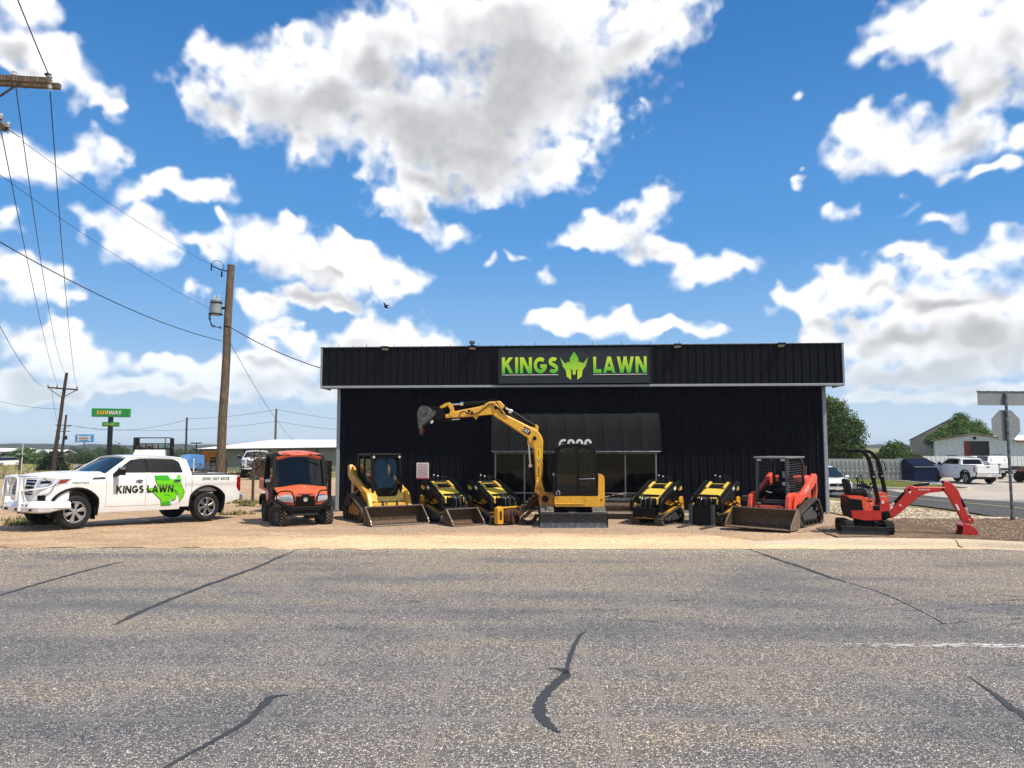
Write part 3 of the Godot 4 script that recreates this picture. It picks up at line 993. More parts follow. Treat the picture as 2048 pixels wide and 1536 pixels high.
	var apron = PV([20.0, -13.0, 21.4, -30.0, 23.4, -44.0, 24.2, -48.6, 27.3, -46.9, 29.2, -47.6, 29.8, -49.4, 30.4, -66.5, 64.0, -66.5, 64.0, -13.0])
	var pale = func(x: float, z: float) -> Color:
		var c: Color = Color(0.50, 0.46, 0.41).lerp(Color(0.36, 0.34, 0.32), clampf(patch_a.get_noise_2d(x * 0.5, z * 0.5) + 0.3, 0.0, 1.0))
		return c.lerp(Color(0.24, 0.245, 0.25), smoothstep(-37.0, -34.0, z))
	ground("parking_apron", sheet(20.0, 64.0, -66.5, -13.0, 1.6, 0.012, pale, apron), M["concrete"])
	# pale gravel bed beside the shop, and brown gravel round the sign post
	var bed = PackedVector2Array([Vector2(10.1, -24.0), Vector2(10.2, -36.0), Vector2(14.3, -36.0), Vector2(14.3, -21.4), Vector2(12.6, -20.3), Vector2(11.2, -20.5), Vector2(10.2, -22.2)])
	var cream = func(x: float, z: float) -> Color:
		return Color(0.68, 0.61, 0.47).lerp(Color(0.50, 0.43, 0.32), clampf(patch_b.get_noise_2d(x * 2.0, z * 2.0) + 0.2 + 0.8 * smoothstep(-22.0, -20.3, z), 0.0, 1.0))
	ground("pale_gravel", sheet(10.0, 14.4, -36.0, -20.0, 0.35, 0.03, cream, bed), M["gravel"])
	var brown = func(x: float, z: float) -> Color:
		var c: Color = Color(0.36, 0.26, 0.185).lerp(Color(0.22, 0.165, 0.125), clampf(patch_b.get_noise_2d(x * 1.6, z * 2.6) + 0.3, 0.0, 1.0))
		return lot_tint(x, z).lerp(c, smoothstep(7.9, 10.2, x + 1.4 * patch_b.get_noise_2d(x, z * 2.0)))
	var bpoly = PackedVector2Array([Vector2(7.2, -16.75), Vector2(7.6, -18.6), Vector2(10.0, -20.2), Vector2(12.0, -20.9), Vector2(14.3, -22.0), Vector2(14.35, -13.6), Vector2(13.0, -14.6), Vector2(11.4, -15.4), Vector2(10.2, -16.0)])
	var ragged = PackedVector2Array()
	for i in bpoly.size():
		var a: Vector2 = bpoly[i]
		var b: Vector2 = bpoly[(i + 1) % bpoly.size()]
		var k: int = maxi(1, int(a.distance_to(b) / 0.22))
		for q in k:
			var v: Vector2 = a.lerp(b, float(q) / k)
			ragged.append(v + (b - a).orthogonal().normalized() * 0.16 * patch_b.get_noise_2d(v.x * 4.0, v.y * 4.0))
	ground("brown_gravel", sheet(7.0, 14.4, -22.2, -13.5, 0.3, 0.024, brown, ragged), M["gravel"])
	build_pebbles(rng)
	build_turf(rng)

func kerb_z(x: float) -> float:
	return -16.62 + 0.55 * smoothstep(5.5, 9.5, x) + 0.75 * smoothstep(9.3, 11.5, x) + 1.2 * smoothstep(11.0, 14.6, x)

# a strip along x, z, half-width triples
func ribbon(a: Array, lift: float, rng: RandomNumberGenerator) -> B:
	var b = B.new()
	var l = []
	var pts = []
	for i in range(0, a.size(), 3): pts.append(V(a[i], a[i + 2], a[i + 1]))
	var sm = curve(pts, 12)
	for i in sm.size():
		var d: Vector3 = sm[min(i + 1, sm.size() - 1)] - sm[max(i - 1, 0)]
		d.y = 0.0
		d = d.normalized()
		var s = V(-d.z, 0, d.x)
		var p: Vector3 = V(sm[i].x, lift, sm[i].z)
		var w: float = max(0.004, sm[i].y * 0.9)
		l.append([p + s * w * rng.randf_range(0.6, 1.25), p - s * w * rng.randf_range(0.6, 1.25)])
	for i in l.size() - 1: b.quad(l[i][0], l[i][1], l[i + 1][1], l[i + 1][0], Vector3.UP)
	return b

func build_kerb() -> void:
	var k = ground("kerb", B.new().box(V(14.4, -0.2, -13.6), V(0.2, 0.1, 0.2)), M["concrete"])
	var xs = [5.2, 9.45, 14.6]
	for s in 2:
		var rings = []
		var n: int = 14
		for i in n + 1:
			var x: float = lerpf(xs[s] + (0.03 if s > 0 else 0.0), xs[s + 1], float(i) / n)
			var z: float = kerb_z(x)
			var h: float = 0.13 * smoothstep(5.0, 8.0, x) + 0.012
			var ring = []
			for q in [[0.36, -0.1], [0.36, 0.012], [0.16, 0.02], [0.1, h * 0.75], [0.05, h], [-0.13, h + 0.004], [-0.16, h - 0.01], [-0.16, -0.1]]:
				ring.append(V(x, q[1], z + q[0]))
			rings.append(ring)
		var b = B.new()
		b.st.set_color(Color(0.62, 0.54, 0.42))
		b.loft(rings, true, true, true)
		part("kerb_length", b, M["concrete"], k)

func build_pebbles(rng: RandomNumberGenerator) -> void:
	var stone = B.new()
	stone.st.set_color(Color.WHITE)
	var prof = [[0.0, -0.35], [0.38, -0.2], [0.5, 0.02], [0.34, 0.26], [0.0, 0.36]]
	stone.lathe(prof, Vector3.ZERO, Vector3.UP, 6, false)
	var mesh = stone.done()
	var spots = []
	for k in 5200:
		var x: float = rng.randf_range(-13.0, 12.0)
		var z: float = rng.randf_range(-24.0, -17.2)
		spots.append([x, z, rng.randf_range(0.008, 0.03), lot_tint(x, z) * rng.randf_range(0.55, 1.25)])
	for k in 7000:
		var x: float = rng.randf_range(-13.0, 11.0)
		var z: float = -15.75 + absf(rng.randfn()) * 0.7
		spots.append([x, z, rng.randf_range(0.006, 0.022), Color(0.74, 0.62, 0.46) * rng.randf_range(0.5, 1.2)])
	for k in 2600:
		var x: float = rng.randf_range(10.2, 14.2)
		var z: float = rng.randf_range(-33.0, -20.6)
		spots.append([x, z, rng.randf_range(0.03, 0.075), Color(0.70, 0.62, 0.48) * rng.randf_range(0.6, 1.1)])
	for k in 2600:
		var x: float = rng.randf_range(10.4, 14.2)
		var z: float = rng.randf_range(-20.8, -15.4)
		if z > kerb_z(x) - 0.25: continue
		spots.append([x, z, rng.randf_range(0.015, 0.045), Color(0.36, 0.26, 0.19) * rng.randf_range(0.5, 1.4)])
	var mm = MultiMesh.new()
	mm.transform_format = MultiMesh.TRANSFORM_3D
	mm.use_colors = true
	mm.mesh = mesh
	mm.instance_count = spots.size()
	for i in spots.size():
		var s = spots[i]
		var bs: Basis = Basis(Vector3.UP, rng.randf() * TAU) * Basis.from_scale(V(s[2] * rng.randf_range(0.7, 1.5), s[2] * 0.8, s[2]))
		mm.set_instance_transform(i, Transform3D(bs, V(s[0], land(s[0], s[1]) + 0.012 + (0.018 if s[0] > 10.2 else 0.0), s[1])))
		mm.set_instance_color(i, s[3])
	var o = MultiMeshInstance3D.new()
	var pm = StandardMaterial3D.new()
	pm.vertex_color_use_as_albedo = true
	pm.roughness = 0.95
	o.multimesh = mm
	o.material_override = pm
	o.name = "pebbles"
	add_child(o)
	tag(o, "small loose stones scattered over the dirt and gravel of the lot", "pebbles", "", "stuff")

# tufts: blades fanned out from a point
func blades(rng: RandomNumberGenerator, n: int, h: float, spread: float) -> ArrayMesh:
	var b = B.new()
	b.st.set_color(Color.WHITE)
	for k in n:
		var a: float = rng.randf() * TAU
		var d = V(cos(a), 0, sin(a))
		var p = V(rng.randf_range(-1, 1), 0, rng.randf_range(-1, 1)) * spread * 0.4
		var hh: float = h * rng.randf_range(0.5, 1.0)
		var w = d.cross(Vector3.UP) * 0.012
		var m = p + d * spread * 0.25 + V(0, hh * 0.6, 0)
		var t = p + d * spread * 0.7 + V(0, hh, 0)
		b.quad(p - w, p + w, m + w * 0.7, m - w * 0.7, d + Vector3.UP * 0.3)
		b.flat(m - w * 0.7, m + w * 0.7, t, d + Vector3.UP * 0.3)
	return b.done()
func scatter(called: String, label: String, cat: String, mesh: Mesh, spots: Array, rng: RandomNumberGenerator) -> void:
	var mm = MultiMesh.new()
	mm.transform_format = MultiMesh.TRANSFORM_3D
	mm.use_colors = true
	mm.mesh = mesh
	mm.instance_count = spots.size()
	for i in spots.size():
		var s = spots[i]
		mm.set_instance_transform(i, Transform3D(Basis(Vector3.UP, rng.randf() * TAU).scaled(Vector3.ONE * s[2]), V(s[0], land(s[0], s[1]) - 0.02, s[1])))
		mm.set_instance_color(i, s[3])
	var o = MultiMeshInstance3D.new()
	var pm = StandardMaterial3D.new()
	pm.vertex_color_use_as_albedo = true
	pm.roughness = 0.9
	pm.backlight_enabled = true
	pm.backlight = Color(0.25, 0.3, 0.12)
	o.multimesh = mm
	o.material_override = pm
	o.name = numbered(called)
	add_child(o)
	tag(o, label, cat, "", "stuff")
func build_turf(rng: RandomNumberGenerator) -> void:
	# verge beyond the side road, kerbed
	var vp = PV([24.3, -49.9, 24.3, -48.7, 27.3, -47.0, 29.1, -47.7, 29.7, -49.4, 30.3, -60.2, 27.2, -62.0, 26.0, -60.0])
	var gt = func(x: float, z: float) -> Color:
		return Color(0.17, 0.21, 0.045).lerp(Color(0.30, 0.30, 0.10), clampf(patch_b.get_noise_2d(x * 1.0, z * 1.0) + 0.4, 0.0, 1.0))
	ground("grass_verge", sheet(24.0, 31.0, -63.0, -46.5, 0.8, 0.06, gt, vp), M["turf"])
	var spots = []
	for k in 7000:
		var q = Vector2(rng.randf_range(24.2, 30.3), rng.randf_range(-62.0, -46.8))
		if not Geometry2D.is_point_in_polygon(q, vp): continue
		spots.append([q.x, q.y, rng.randf_range(0.6, 1.4), gt.call(q.x, q.y) * rng.randf_range(0.7, 1.25)])
	scatter("verge_grass", "short green grass growing on the verge before the metal fence", "grass", blades(rng, 14, 0.14, 0.16), spots, rng)
	var vk = B.new()
	vk.st.set_color(Color(0.60, 0.56, 0.48))
	var path = []
	for q in [[24.9, -54.0], [24.2, -50.0], [24.25, -48.7], [25.5, -47.9], [27.3, -46.9], [28.4, -47.0], [29.2, -47.7], [29.75, -49.4], [30.3, -58.0]]: path.append(V(q[0], land(q[0], q[1]) + 0.06, q[1]))
	ground("verge_kerb", vk.bar(curve(path, 4), 0.16, 0.18), M["concrete"])
	# dry field at the far left and weeds at the edges of the lot
	spots = []
	for k in 9000:
		var z: float = -52.0 - pow(rng.randf(), 1.6) * 75.0
		var x: float = rng.randf_range(-1.05, -0.2) * -z * 0.75
		if x > -20.0 + (-52.0 - z) * 0.2 : continue
		spots.append([x, z, rng.randf_range(1.2, 2.8), far_tint(x, z) * rng.randf_range(0.8, 1.3)])
	scatter("field_grass", "dry yellow green grass covering the field behind the white truck", "grass", blades(rng, 10, 0.2, 0.25), spots, rng)
	spots = []
	for c in [[-13.4, -20.6, 0.7, 40], [-12.9, -20.9, 0.6, 30], [-9.0, -24.6, 0.8, 22], [-10.4, -29.4, 0.8, 50], [-9.9, -28.0, 0.7, 24], [-14.6, -22.5, 1.2, 30]]:
		for k in c[3]:
			var x: float = c[0] + rng.randfn() * c[2] * 0.4
			var z: float = c[1] + rng.randfn() * c[2] * 0.25
			spots.append([x, z, rng.randf_range(0.6, 1.5), Color(0.30, 0.25, 0.10).lerp(Color(0.15, 0.17, 0.05), rng.randf()) * rng.randf_range(0.7, 1.2)])
	scatter("lot_weeds", "dry straw coloured weeds in tufts on the dirt of the lot", "weeds", blades(rng, 12, 0.16, 0.18), spots, rng)

# ------------------------------------------------------------------ the black metal shop
const SHOP_AT := Vector3(-5.75, 0.0, -24.6)
const SHOP_YAW := -3.82
# one sheet of ribbed siding: w wide, h high, standing in the xy plane, the rib along its left edge
func siding(w: float, h: float, rib := 0.028) -> ArrayMesh:
	var b = B.new()
	var p = PackedVector2Array([Vector2(0.002, 0), Vector2(0.002, 0.010), Vector2(0.012, rib), Vector2(0.05, rib), Vector2(0.072, 0.006), Vector2(w * 0.5 - 0.02, 0.004), Vector2(w * 0.5 - 0.01, 0.009), Vector2(w * 0.5 + 0.02, 0.009), Vector2(w * 0.5 + 0.03, 0.004), Vector2(w - 0.004, 0.004), Vector2(w - 0.002, 0.0)])
	# drawn in plan (x, depth), then stood up: depth becomes z, extrusion becomes y
	var xf = Transform3D(Basis(Vector3(1, 0, 0), Vector3(0, 0, 1), Vector3(0, 1, 0)), Vector3.ZERO)
	b.ext(p, 0.0, h, xf, 0.0)
	return b.done()

func build_shop() -> void:
	var s = thing("shop_building", "black metal shop with ribbed siding, deep parapet, grey trim and dark awning", "building", SHOP_AT, SHOP_YAW)
	var W: float = 15.72
	var D: float = 20.0
	var H: float = 5.0
	# core walls: front leaves an opening for the shopfront
	var core = B.new()
	part("front_wall", B.new().ext(PackedVector2Array([Vector2(0.1, 0), Vector2(5.2, 0), Vector2(5.2, 1.93), Vector2(10.42, 1.93), Vector2(10.42, 0), Vector2(W - 0.1, 0), Vector2(W - 0.1, H), Vector2(0.1, H)]), -0.25, 0.0, Transform3D(), 0.0), M["black_wall"], s)
	part("side_wall", B.new().box(V(0.12, H * 0.5, -D * 0.5 - 0.26), V(0.2, H, D - 0.02), Basis(), 0.0), M["black_wall"], s)
	part("side_wall", B.new().box(V(W - 0.12, H * 0.5, -D * 0.5 - 0.26), V(0.2, H, D - 0.02), Basis(), 0.0), M["black_wall"], s)
	part("back_wall", B.new().box(V(W * 0.5, H * 0.5, -D - 0.36), V(W - 0.1, H, 0.2), Basis(), 0.0), M["black_wall"], s)
	part("roof", B.new().box(V(W * 0.5, H + 0.06, -D * 0.5 - 0.2), V(W + 0.1, 0.12, D + 0.4)), M["galvanised"], s)
	part("floor", B.new().box(V(W * 0.5, 0.03, -D * 0.5 - 0.3), V(W - 0.5, 0.06, D - 0.2)), M["inner_floor"], s)
	part("partition", B.new().box(V(W * 0.5, 1.5, -4.2), V(W - 0.6, 2.9, 0.1)), M["inner_board"], s)
	# wall sheets, one rib each
	var pw: float = 0.262
	var full = siding(pw, 3.98)
	var over = siding(pw, 2.02)
	var n: int = int(W / pw)
	for i in n:
		var x: float = 0.02 + i * (W - 0.04) / n
		if x > 5.0 and x < 10.4: part("wall_sheet", over, M["black_wall"], s, V(x, 1.96, 0.004))
		else: part("wall_sheet", full, M["black_wall"], s, V(x, 0.06, 0.004))
	# parapet box that overhangs the front by 0.6 m and the sides by 0.45 m
	part("parapet_core", B.new().box(V(W * 0.5, 4.70, 0.11), V(W + 0.84, 1.26, 0.86), Basis(), 0.0), M["black_steel"], s)
	var fs = siding(0.2513, 1.22, 0.034)
	var nf: int = 66
	for i in nf:
		part("parapet_sheet", fs, M["black_steel"], s, V(-0.42 + i * 0.2513, 4.09, 0.545))
	part("parapet_base_trim", B.new().box(V(W * 0.5, 4.045, 0.56), V(W + 0.92, 0.075, 0.09)), M["grey_trim"], s)
	part("parapet_base_trim", B.new().box(V(-0.44, 4.045, 0.06), V(0.05, 0.075, 0.9)), M["grey_trim"], s)
	part("parapet_base_trim", B.new().box(V(W + 0.44, 4.045, 0.06), V(0.05, 0.075, 0.9)), M["grey_trim"], s)
	part("parapet_side_trim", B.new().box(V(-0.445, 4.71, 0.535), V(0.06, 1.25, 0.12)), M["grey_trim"], s)
	part("parapet_side_trim", B.new().box(V(W + 0.445, 4.71, 0.535), V(0.06, 1.25, 0.12)), M["grey_trim"], s)
	part("parapet_cap", B.new().box(V(W * 0.5, 5.345, 0.1), V(W + 0.96, 0.03, 1.0), Basis(), 0.006), M["galvanised"], s)
	part("soffit", B.new().box(V(W * 0.5, 4.035, 0.27), V(W + 0.8, 0.03, 0.48), Basis(), 0.0), M["black_steel"], s)
	# corner posts
	part("corner_trim", B.new().box(V(0.0, 2.02, 0.02), V(0.11, 4.0, 0.11)), M["grey_trim"], s)
	part("corner_trim", B.new().box(V(W, 2.02, 0.02), V(0.11, 4.0, 0.11)), M["grey_trim"], s)
	# fixing screws and clips along the cap
	for i in 31:
		var tall: bool = i % 2 == 0
		if i > 24: continue
		part("cap_pin", B.new().cyl(V(0.1 + i * 0.46, 5.355, 0.5), V(0.1 + i * 0.46, 5.39 + (0.07 if tall else 0.015), 0.5), 0.008, 6), M["black_steel"], s)
	# vent pipe with a cowl
	var vent = part("vent_pipe", B.new().cyl(V(4.44, 5.3, 0.0), V(4.44, 5.52, 0.0), 0.05, 12), M["galvanised"], s)
	part("cowl", B.new().lathe([[0.05, 0.0], [0.10, 0.03], [0.10, 0.09], [0.06, 0.11]], V(4.44, 5.5, 0), Vector3.UP, 12), M["galvanised"], vent)
	# flood lamps under the cap
	for x in [1.69, 4.53, 11.05, 14.26]:
		var l = part("flood_lamp", B.new().box(V(x, 5.30, 0.67), V(0.24, 0.07, 0.2), rotx(-14)), M["black_steel"], s)
		part("lens", B.new().box(V(x, 5.262, 0.67), V(0.2, 0.02, 0.16), rotx(-14)), M["lamp_lens"], l)
		part("bracket", B.new().box(V(x + 0.1, 5.325, 0.6), V(0.03, 0.03, 0.2)), M["galvanised"], l)
	# shopfront: aluminium frame, tinted panes above and below a transom
	var f = part("window_frame", B.new().box(V(7.81, 1.91, -0.02), V(5.3, 0.06, 0.1)), M["aluminium"], s)
	part("sill", B.new().box(V(7.81, 0.08, -0.02), V(5.22, 0.08, 0.12)), M["aluminium"], f)
	part("transom", B.new().box(V(7.81, 0.62, -0.02), V(5.18, 0.05, 0.09)), M["aluminium"], f)
	for x in [5.22, 6.17, 7.28, 8.35, 9.42, 10.4]:
		part("mullion", B.new().box(V(x, 0.99, -0.018), V(0.05, 1.78, 0.1)), M["aluminium"], f)
	var xs = [5.22, 6.17, 7.28, 8.35, 9.42, 10.4]
	for i in 5:
		for r in [[0.13, 0.59], [0.65, 1.87]]:
			part("pane", B.new().box(V((xs[i] + xs[i + 1]) * 0.5, (r[0] + r[1]) * 0.5, -0.04), V(xs[i + 1] - xs[i] - 0.05, r[1] - r[0], 0.012), Basis(), 0.0), M["shop_glass"], f)
	# awning: cloth stretched over hoops, each bay sagging between its seams
	var aw = part("awning_frame", B.new().tube([V(5.17, 1.96, 0.03), V(5.17, 1.96, 1.0), V(10.45, 1.96, 1.0), V(10.45, 1.96, 0.03)], 0.02, 8), M["galvanised"], s)
	var bays: int = 9
	var L: float = 5.28
	var seam = func(t: float) -> Vector2:   # from the wall over the top to the valance
		var q = [Vector2(0.03, 3.22), Vector2(0.24, 3.235), Vector2(0.42, 3.19), Vector2(0.58, 3.09), Vector2(0.70, 2.95), Vector2(0.80, 2.75), Vector2(0.90, 2.4), Vector2(1.02, 1.94)]
		var u: float = t * 7.0
		var k: int = mini(6, int(u))
		return q[k].lerp(q[k + 1], u - k)
	var wr = FastNoiseLite.new()
	wr.seed = 6; wr.frequency = 1.1; wr.fractal_octaves = 2
	for i in bays:
		var cloth = func(u: float, v: float) -> Vector3:
			var q: Vector2 = seam.call(v)
			var w: float = sin(u * PI)
			var crease: float = 0.018 * w * absf(wr.get_noise_2d((i + u) * 1.2 + v * 2.0, v * 2.6 - u)) * smoothstep(0.3, 0.7, v)
			return V(5.17 + (i + u) * L / bays, q.y - 0.022 * w * (1.0 - v * 0.6), q.x - 0.014 * w - crease)
		part("awning_bay", B.new().skin(rect(0, 0, 1, 1), cloth, Vector2(0.12, 0.05), V(0, 0.3, 1)), M["awning_cloth"], aw)
	for i in bays + 1:
		var pth = []
		for k in 25:
			var q: Vector2 = seam.call(k / 24.0)
			pth.append(V(5.17 + i * L / bays, q.y + 0.003, q.x + 0.003))
		part("awning_seam", B.new().tube(pth, 0.009, 5), M["awning_cloth"], aw)
	for e in [0, 1]:
		var endp = PackedVector2Array()
		for k in 22:
			var q: Vector2 = seam.call(k / 21.0)
			endp.append(Vector2(q.x, q.y))
		endp.append(Vector2(0.03, 1.94))
		part("awning_end", B.new().ext(endp, -0.003, 0.003, T(5.17 + e * L, 0, 0, Basis(Vector3(0, 0, 1), Vector3(0, 1, 0), Vector3(-1, 0, 0))), 0.0), M["awning_cloth"], aw)
	# house number standing on the valance
	for k in 4:
		part("number", letters("6000"[k], 0.25, 0.42, 0.03), M["white_paint"], aw, T(7.41 + k * 0.262, 2.14, 1.03))
	# the lettered board on the parapet
	var sb = thing("name_sign", "black board lettered in green with a crowned helmet between the two words", "sign", Vector3.ZERO, SHOP_YAW)
	sb.position = shop(7.79, 4.68, 0.64)
	part("board", B.new().box(V(0, 0, 0), V(4.78, 1.08, 0.07)), M["sign_board"], sb)
	part("board_rim", B.new().box(V(0, -0.545, 0.01), V(4.84, 0.03, 0.11)), M["sign_board"], sb)
	part("board_rim", B.new().box(V(0, 0.545, 0.01), V(4.84, 0.03, 0.11)), M["sign_board"], sb)
	part("board_rim", B.new().box(V(-2.41, 0, 0.01), V(0.03, 1.06, 0.11)), M["sign_board"], sb)
	part("board_rim", B.new().box(V(2.41, 0, 0.01), V(0.03, 1.06, 0.11)), M["sign_board"], sb)
	lime_words("KINGS", -1.405, 1.80, 0.52, sb)
	lime_words("LAWN", 1.445, 1.68, 0.52, sb)
	part("underline", B.new().box(V(-1.405, -0.285, 0.042), V(1.8, 0.022, 0.012)), M["white_paint"], sb)
	part("underline", B.new().box(V(1.445, -0.285, 0.042), V(1.7, 0.022, 0.012)), M["white_paint"], sb)
	var half = [0.0, 0.46, 0.05, 0.38, 0.13, 0.24, 0.14, 0.16, 0.11, 0.10, 0.19, 0.13, 0.27, 0.07, 0.33, 0.12, 0.45, 0.28, 0.36, -0.02, 0.27, -0.14, 0.25, -0.26, 0.16, -0.42, 0.09, -0.45]
	var inner = [0.075, -0.17, 0.16, -0.10, 0.10, -0.13, 0.06, -0.14, 0.02, -0.27]
	for sg in [-1.0, 1.0]:
		var p = PackedVector2Array()
		for q in PV([0.0, 0.46, 0.05, 0.38, 0.13, 0.24, 0.14, 0.16, 0.11, 0.10, 0.19, 0.13, 0.27, 0.07, 0.33, 0.12, 0.45, 0.28, 0.36, -0.02, 0.27, -0.14, 0.25, -0.26, 0.24, -0.34, 0.1, -0.45, 0.1, -0.15, 0.16, -0.1, 0.05, -0.14, 0.05, -0.26, 0.0, -0.3]): p.append(Vector2(q.x * sg, q.y))
		part("helmet_half", lime(B.new().ext(p, 0.036, 0.05, Transform3D(), 0.0).done(), -0.45, 0.46, true), M["lime"], sb)
	# notice by the left corner
	var nt = thing("wall_notice", "white notice with lines of red print on the black wall", "notice", shop(2.835, 1.32, 0.05), SHOP_YAW)
	part("board", B.new().box(Vector3.ZERO, V(0.41, 0.53, 0.015)), M["sign_white"], nt)
	part("heading", letters("NOTICE - TO ALL", 0.28, 0.05, 0.003), M["sign_red"], nt, V(0, 0.21, 0.009))
	for k in 10:
		part("print_line", letters("customers and visitors must" if k % 2 else "park at your own risk here on", 0.36 - 0.03 * (k % 3), 0.026, 0.003), M["sign_red"], nt, V(0, 0.145 - k * 0.037, 0.009))
	part("red_band", B.new().box(V(0, -0.243, 0.009), V(0.40, 0.04, 0.004), Basis(), 0.0), M["sign_red"], nt)
	# low walk in front of the shopfront
	var wk = B.new()
	wk.st.set_color(Color(0.50, 0.44, 0.34))
	wk.box(V(7.9, 0.06, 1.55), V(13.6, 0.13, 0.3), Basis(), 0.02)
	var walk = ground("shop_walk", wk, M["concrete"])
	walk.position = SHOP_AT; walk.rotation_degrees.y = SHOP_YAW
	var wk2 = B.new()
	wk2.st.set_color(Color(0.16, 0.15, 0.13))
	wk2.box(V(7.9, 0.06, 0.74), V(13.6, 0.1, 1.3), Basis(), 0.01)
	part("walk_bed", wk2, M["dirt"], walk)

func shop(x: float, y: float, z: float) -> Vector3:
	return SHOP_AT + roty(SHOP_YAW) * V(x, y, z)
# printed letters whose ink runs from one green to the other, as on the board
func lime(m: ArrayMesh, y0: float, y1: float, flip := false) -> ArrayMesh:
	var a = m.surface_get_arrays(0)
	var vs: PackedVector3Array = a[Mesh.ARRAY_VERTEX]
	var cs = PackedColorArray()
	for q in vs:
		var t: float = clampf((q.y - y0) / (y1 - y0), 0.0, 1.0)
		if flip: t = 1.0 - t
		cs.append(Color(0.05, 0.48, 0.02).lerp(Color(0.60, 0.78, 0.04), t))
	a[Mesh.ARRAY_COLOR] = cs
	var o = ArrayMesh.new()
	o.add_surface_from_arrays(Mesh.PRIMITIVE_TRIANGLES, a)
	return o
func lime_words(text: String, cx: float, w: float, h: float, sb: Node) -> void:
	if not M.has("lime"):
		var m = StandardMaterial3D.new()
		m.vertex_color_use_as_albedo = true
		m.roughness = 0.4
		M["lime"] = m
	var gap: float = 0.13
	var sum: float = -gap
	for ch in text: sum += LETTER_W[ch] + gap
	var x: float = cx - w * 0.5
	for ch in text:
		var cw: float = w * LETTER_W[ch] / sum
		part("letter", lime(fat_letter(ch, cw, h), -h * 0.5, h * 0.5), M["lime"], sb, T(x + cw * 0.5, 0.02, 0.043))
		x += cw + w * gap / sum
# heavy geometric sign letter built from broad strokes, w wide and h high, middle at the origin
func fat_letter(ch: String, w: float, h: float, depth := 0.014) -> ArrayMesh:
	var arc = func(c: Vector2, r: Vector2, a0: float, a1: float) -> Array:
		var o = []
		for k in 15:
			var a: float = deg_to_rad(lerpf(a0, a1, k / 14.0))
			o.append(c + Vector2(cos(a) * r.x, sin(a) * r.y))
		return o
	var t: float = 0.235
	var e: float = t * 0.5
	var strokes = []
	match ch:
		"K": strokes = [[Vector2(e, 0), Vector2(e, 1)], [Vector2(e, 0.40), Vector2(0.80, 1.12)], [Vector2(0.34, 0.62), Vector2(0.80, -0.1)]]
		"I": strokes = [[Vector2(e, 0), Vector2(e, 1)]]
		"N": strokes = [[Vector2(e, 0), Vector2(e, 1)], [Vector2(e, 1.06), Vector2(0.78, -0.06)], [Vector2(0.78, 0), Vector2(0.78, 1)]]
		"L": strokes = [[Vector2(e, 0), Vector2(e, 1)], [Vector2(0, e), Vector2(0.66, e)]]
		"A": strokes = [[Vector2(0.08, -0.05), Vector2(0.47, 1.05)], [Vector2(0.86, -0.05), Vector2(0.47, 1.05)], [Vector2(0.22, 0.27), Vector2(0.72, 0.27)]]
		"W": strokes = [[Vector2(0.08, 1.05), Vector2(0.36, -0.05)], [Vector2(0.66, 1.05), Vector2(0.36, -0.05)], [Vector2(0.60, 1.05), Vector2(0.92, -0.05)], [Vector2(1.22, 1.05), Vector2(0.92, -0.05)]]
		"G": strokes = [arc.call(Vector2(0.5, 0.5), Vector2(0.39, 0.385), 48.0, 350.0), [Vector2(0.50, 0.44), Vector2(1.0, 0.44)]]
		"S": strokes = [arc.call(Vector2(0.36, 0.715), Vector2(0.24, 0.17), 35.0, 265.0) + arc.call(Vector2(0.36, 0.30), Vector2(0.25, 0.185), 85.0, -150.0)]
	var b = B.new()
	var lo: float = 9.0
	var hi: float = -9.0
	var polys = []
	for s in strokes:
		var line = PackedVector2Array()
		for q in s: line.append(q)
		for p in Geometry2D.offset_polyline(line, e, Geometry2D.JOIN_ROUND, Geometry2D.END_BUTT):
			for q in Geometry2D.intersect_polygons(p, rect(-1, 0, 3, 1)):
				polys.append(q)
				for v in q:
					lo = minf(lo, v.x); hi = maxf(hi, v.x)
	var k: int = 0
	for q in polys:
		var o = PackedVector2Array()
		for v in q: o.append(Vector2((v.x - (lo + hi) * 0.5) * w / (hi - lo), (v.y - 0.5) * h))
		b.ext(o, 0.0, depth + 0.0007 * k, Transform3D(), 0.0)
		k += 1
	return b.done()
const LETTER_W := {"K": 0.86, "I": 0.235, "N": 0.9, "G": 0.98, "S": 0.72, "L": 0.66, "A": 0.98, "W": 1.36}

# ------------------------------------------------------------------ crew-cab pickups: x forward, y up, z to its right
func group(called: String, parent: Node, at := Vector3.ZERO) -> Node3D:
	var o = Node3D.new()
	var nm = called
	var i: int = 0
	while parent.has_node(NodePath(nm)):
		i += 1
		nm = "%s_%03d" % [called, i]
	o.name = nm
	parent.add_child(o)
	o.position = at
	return o
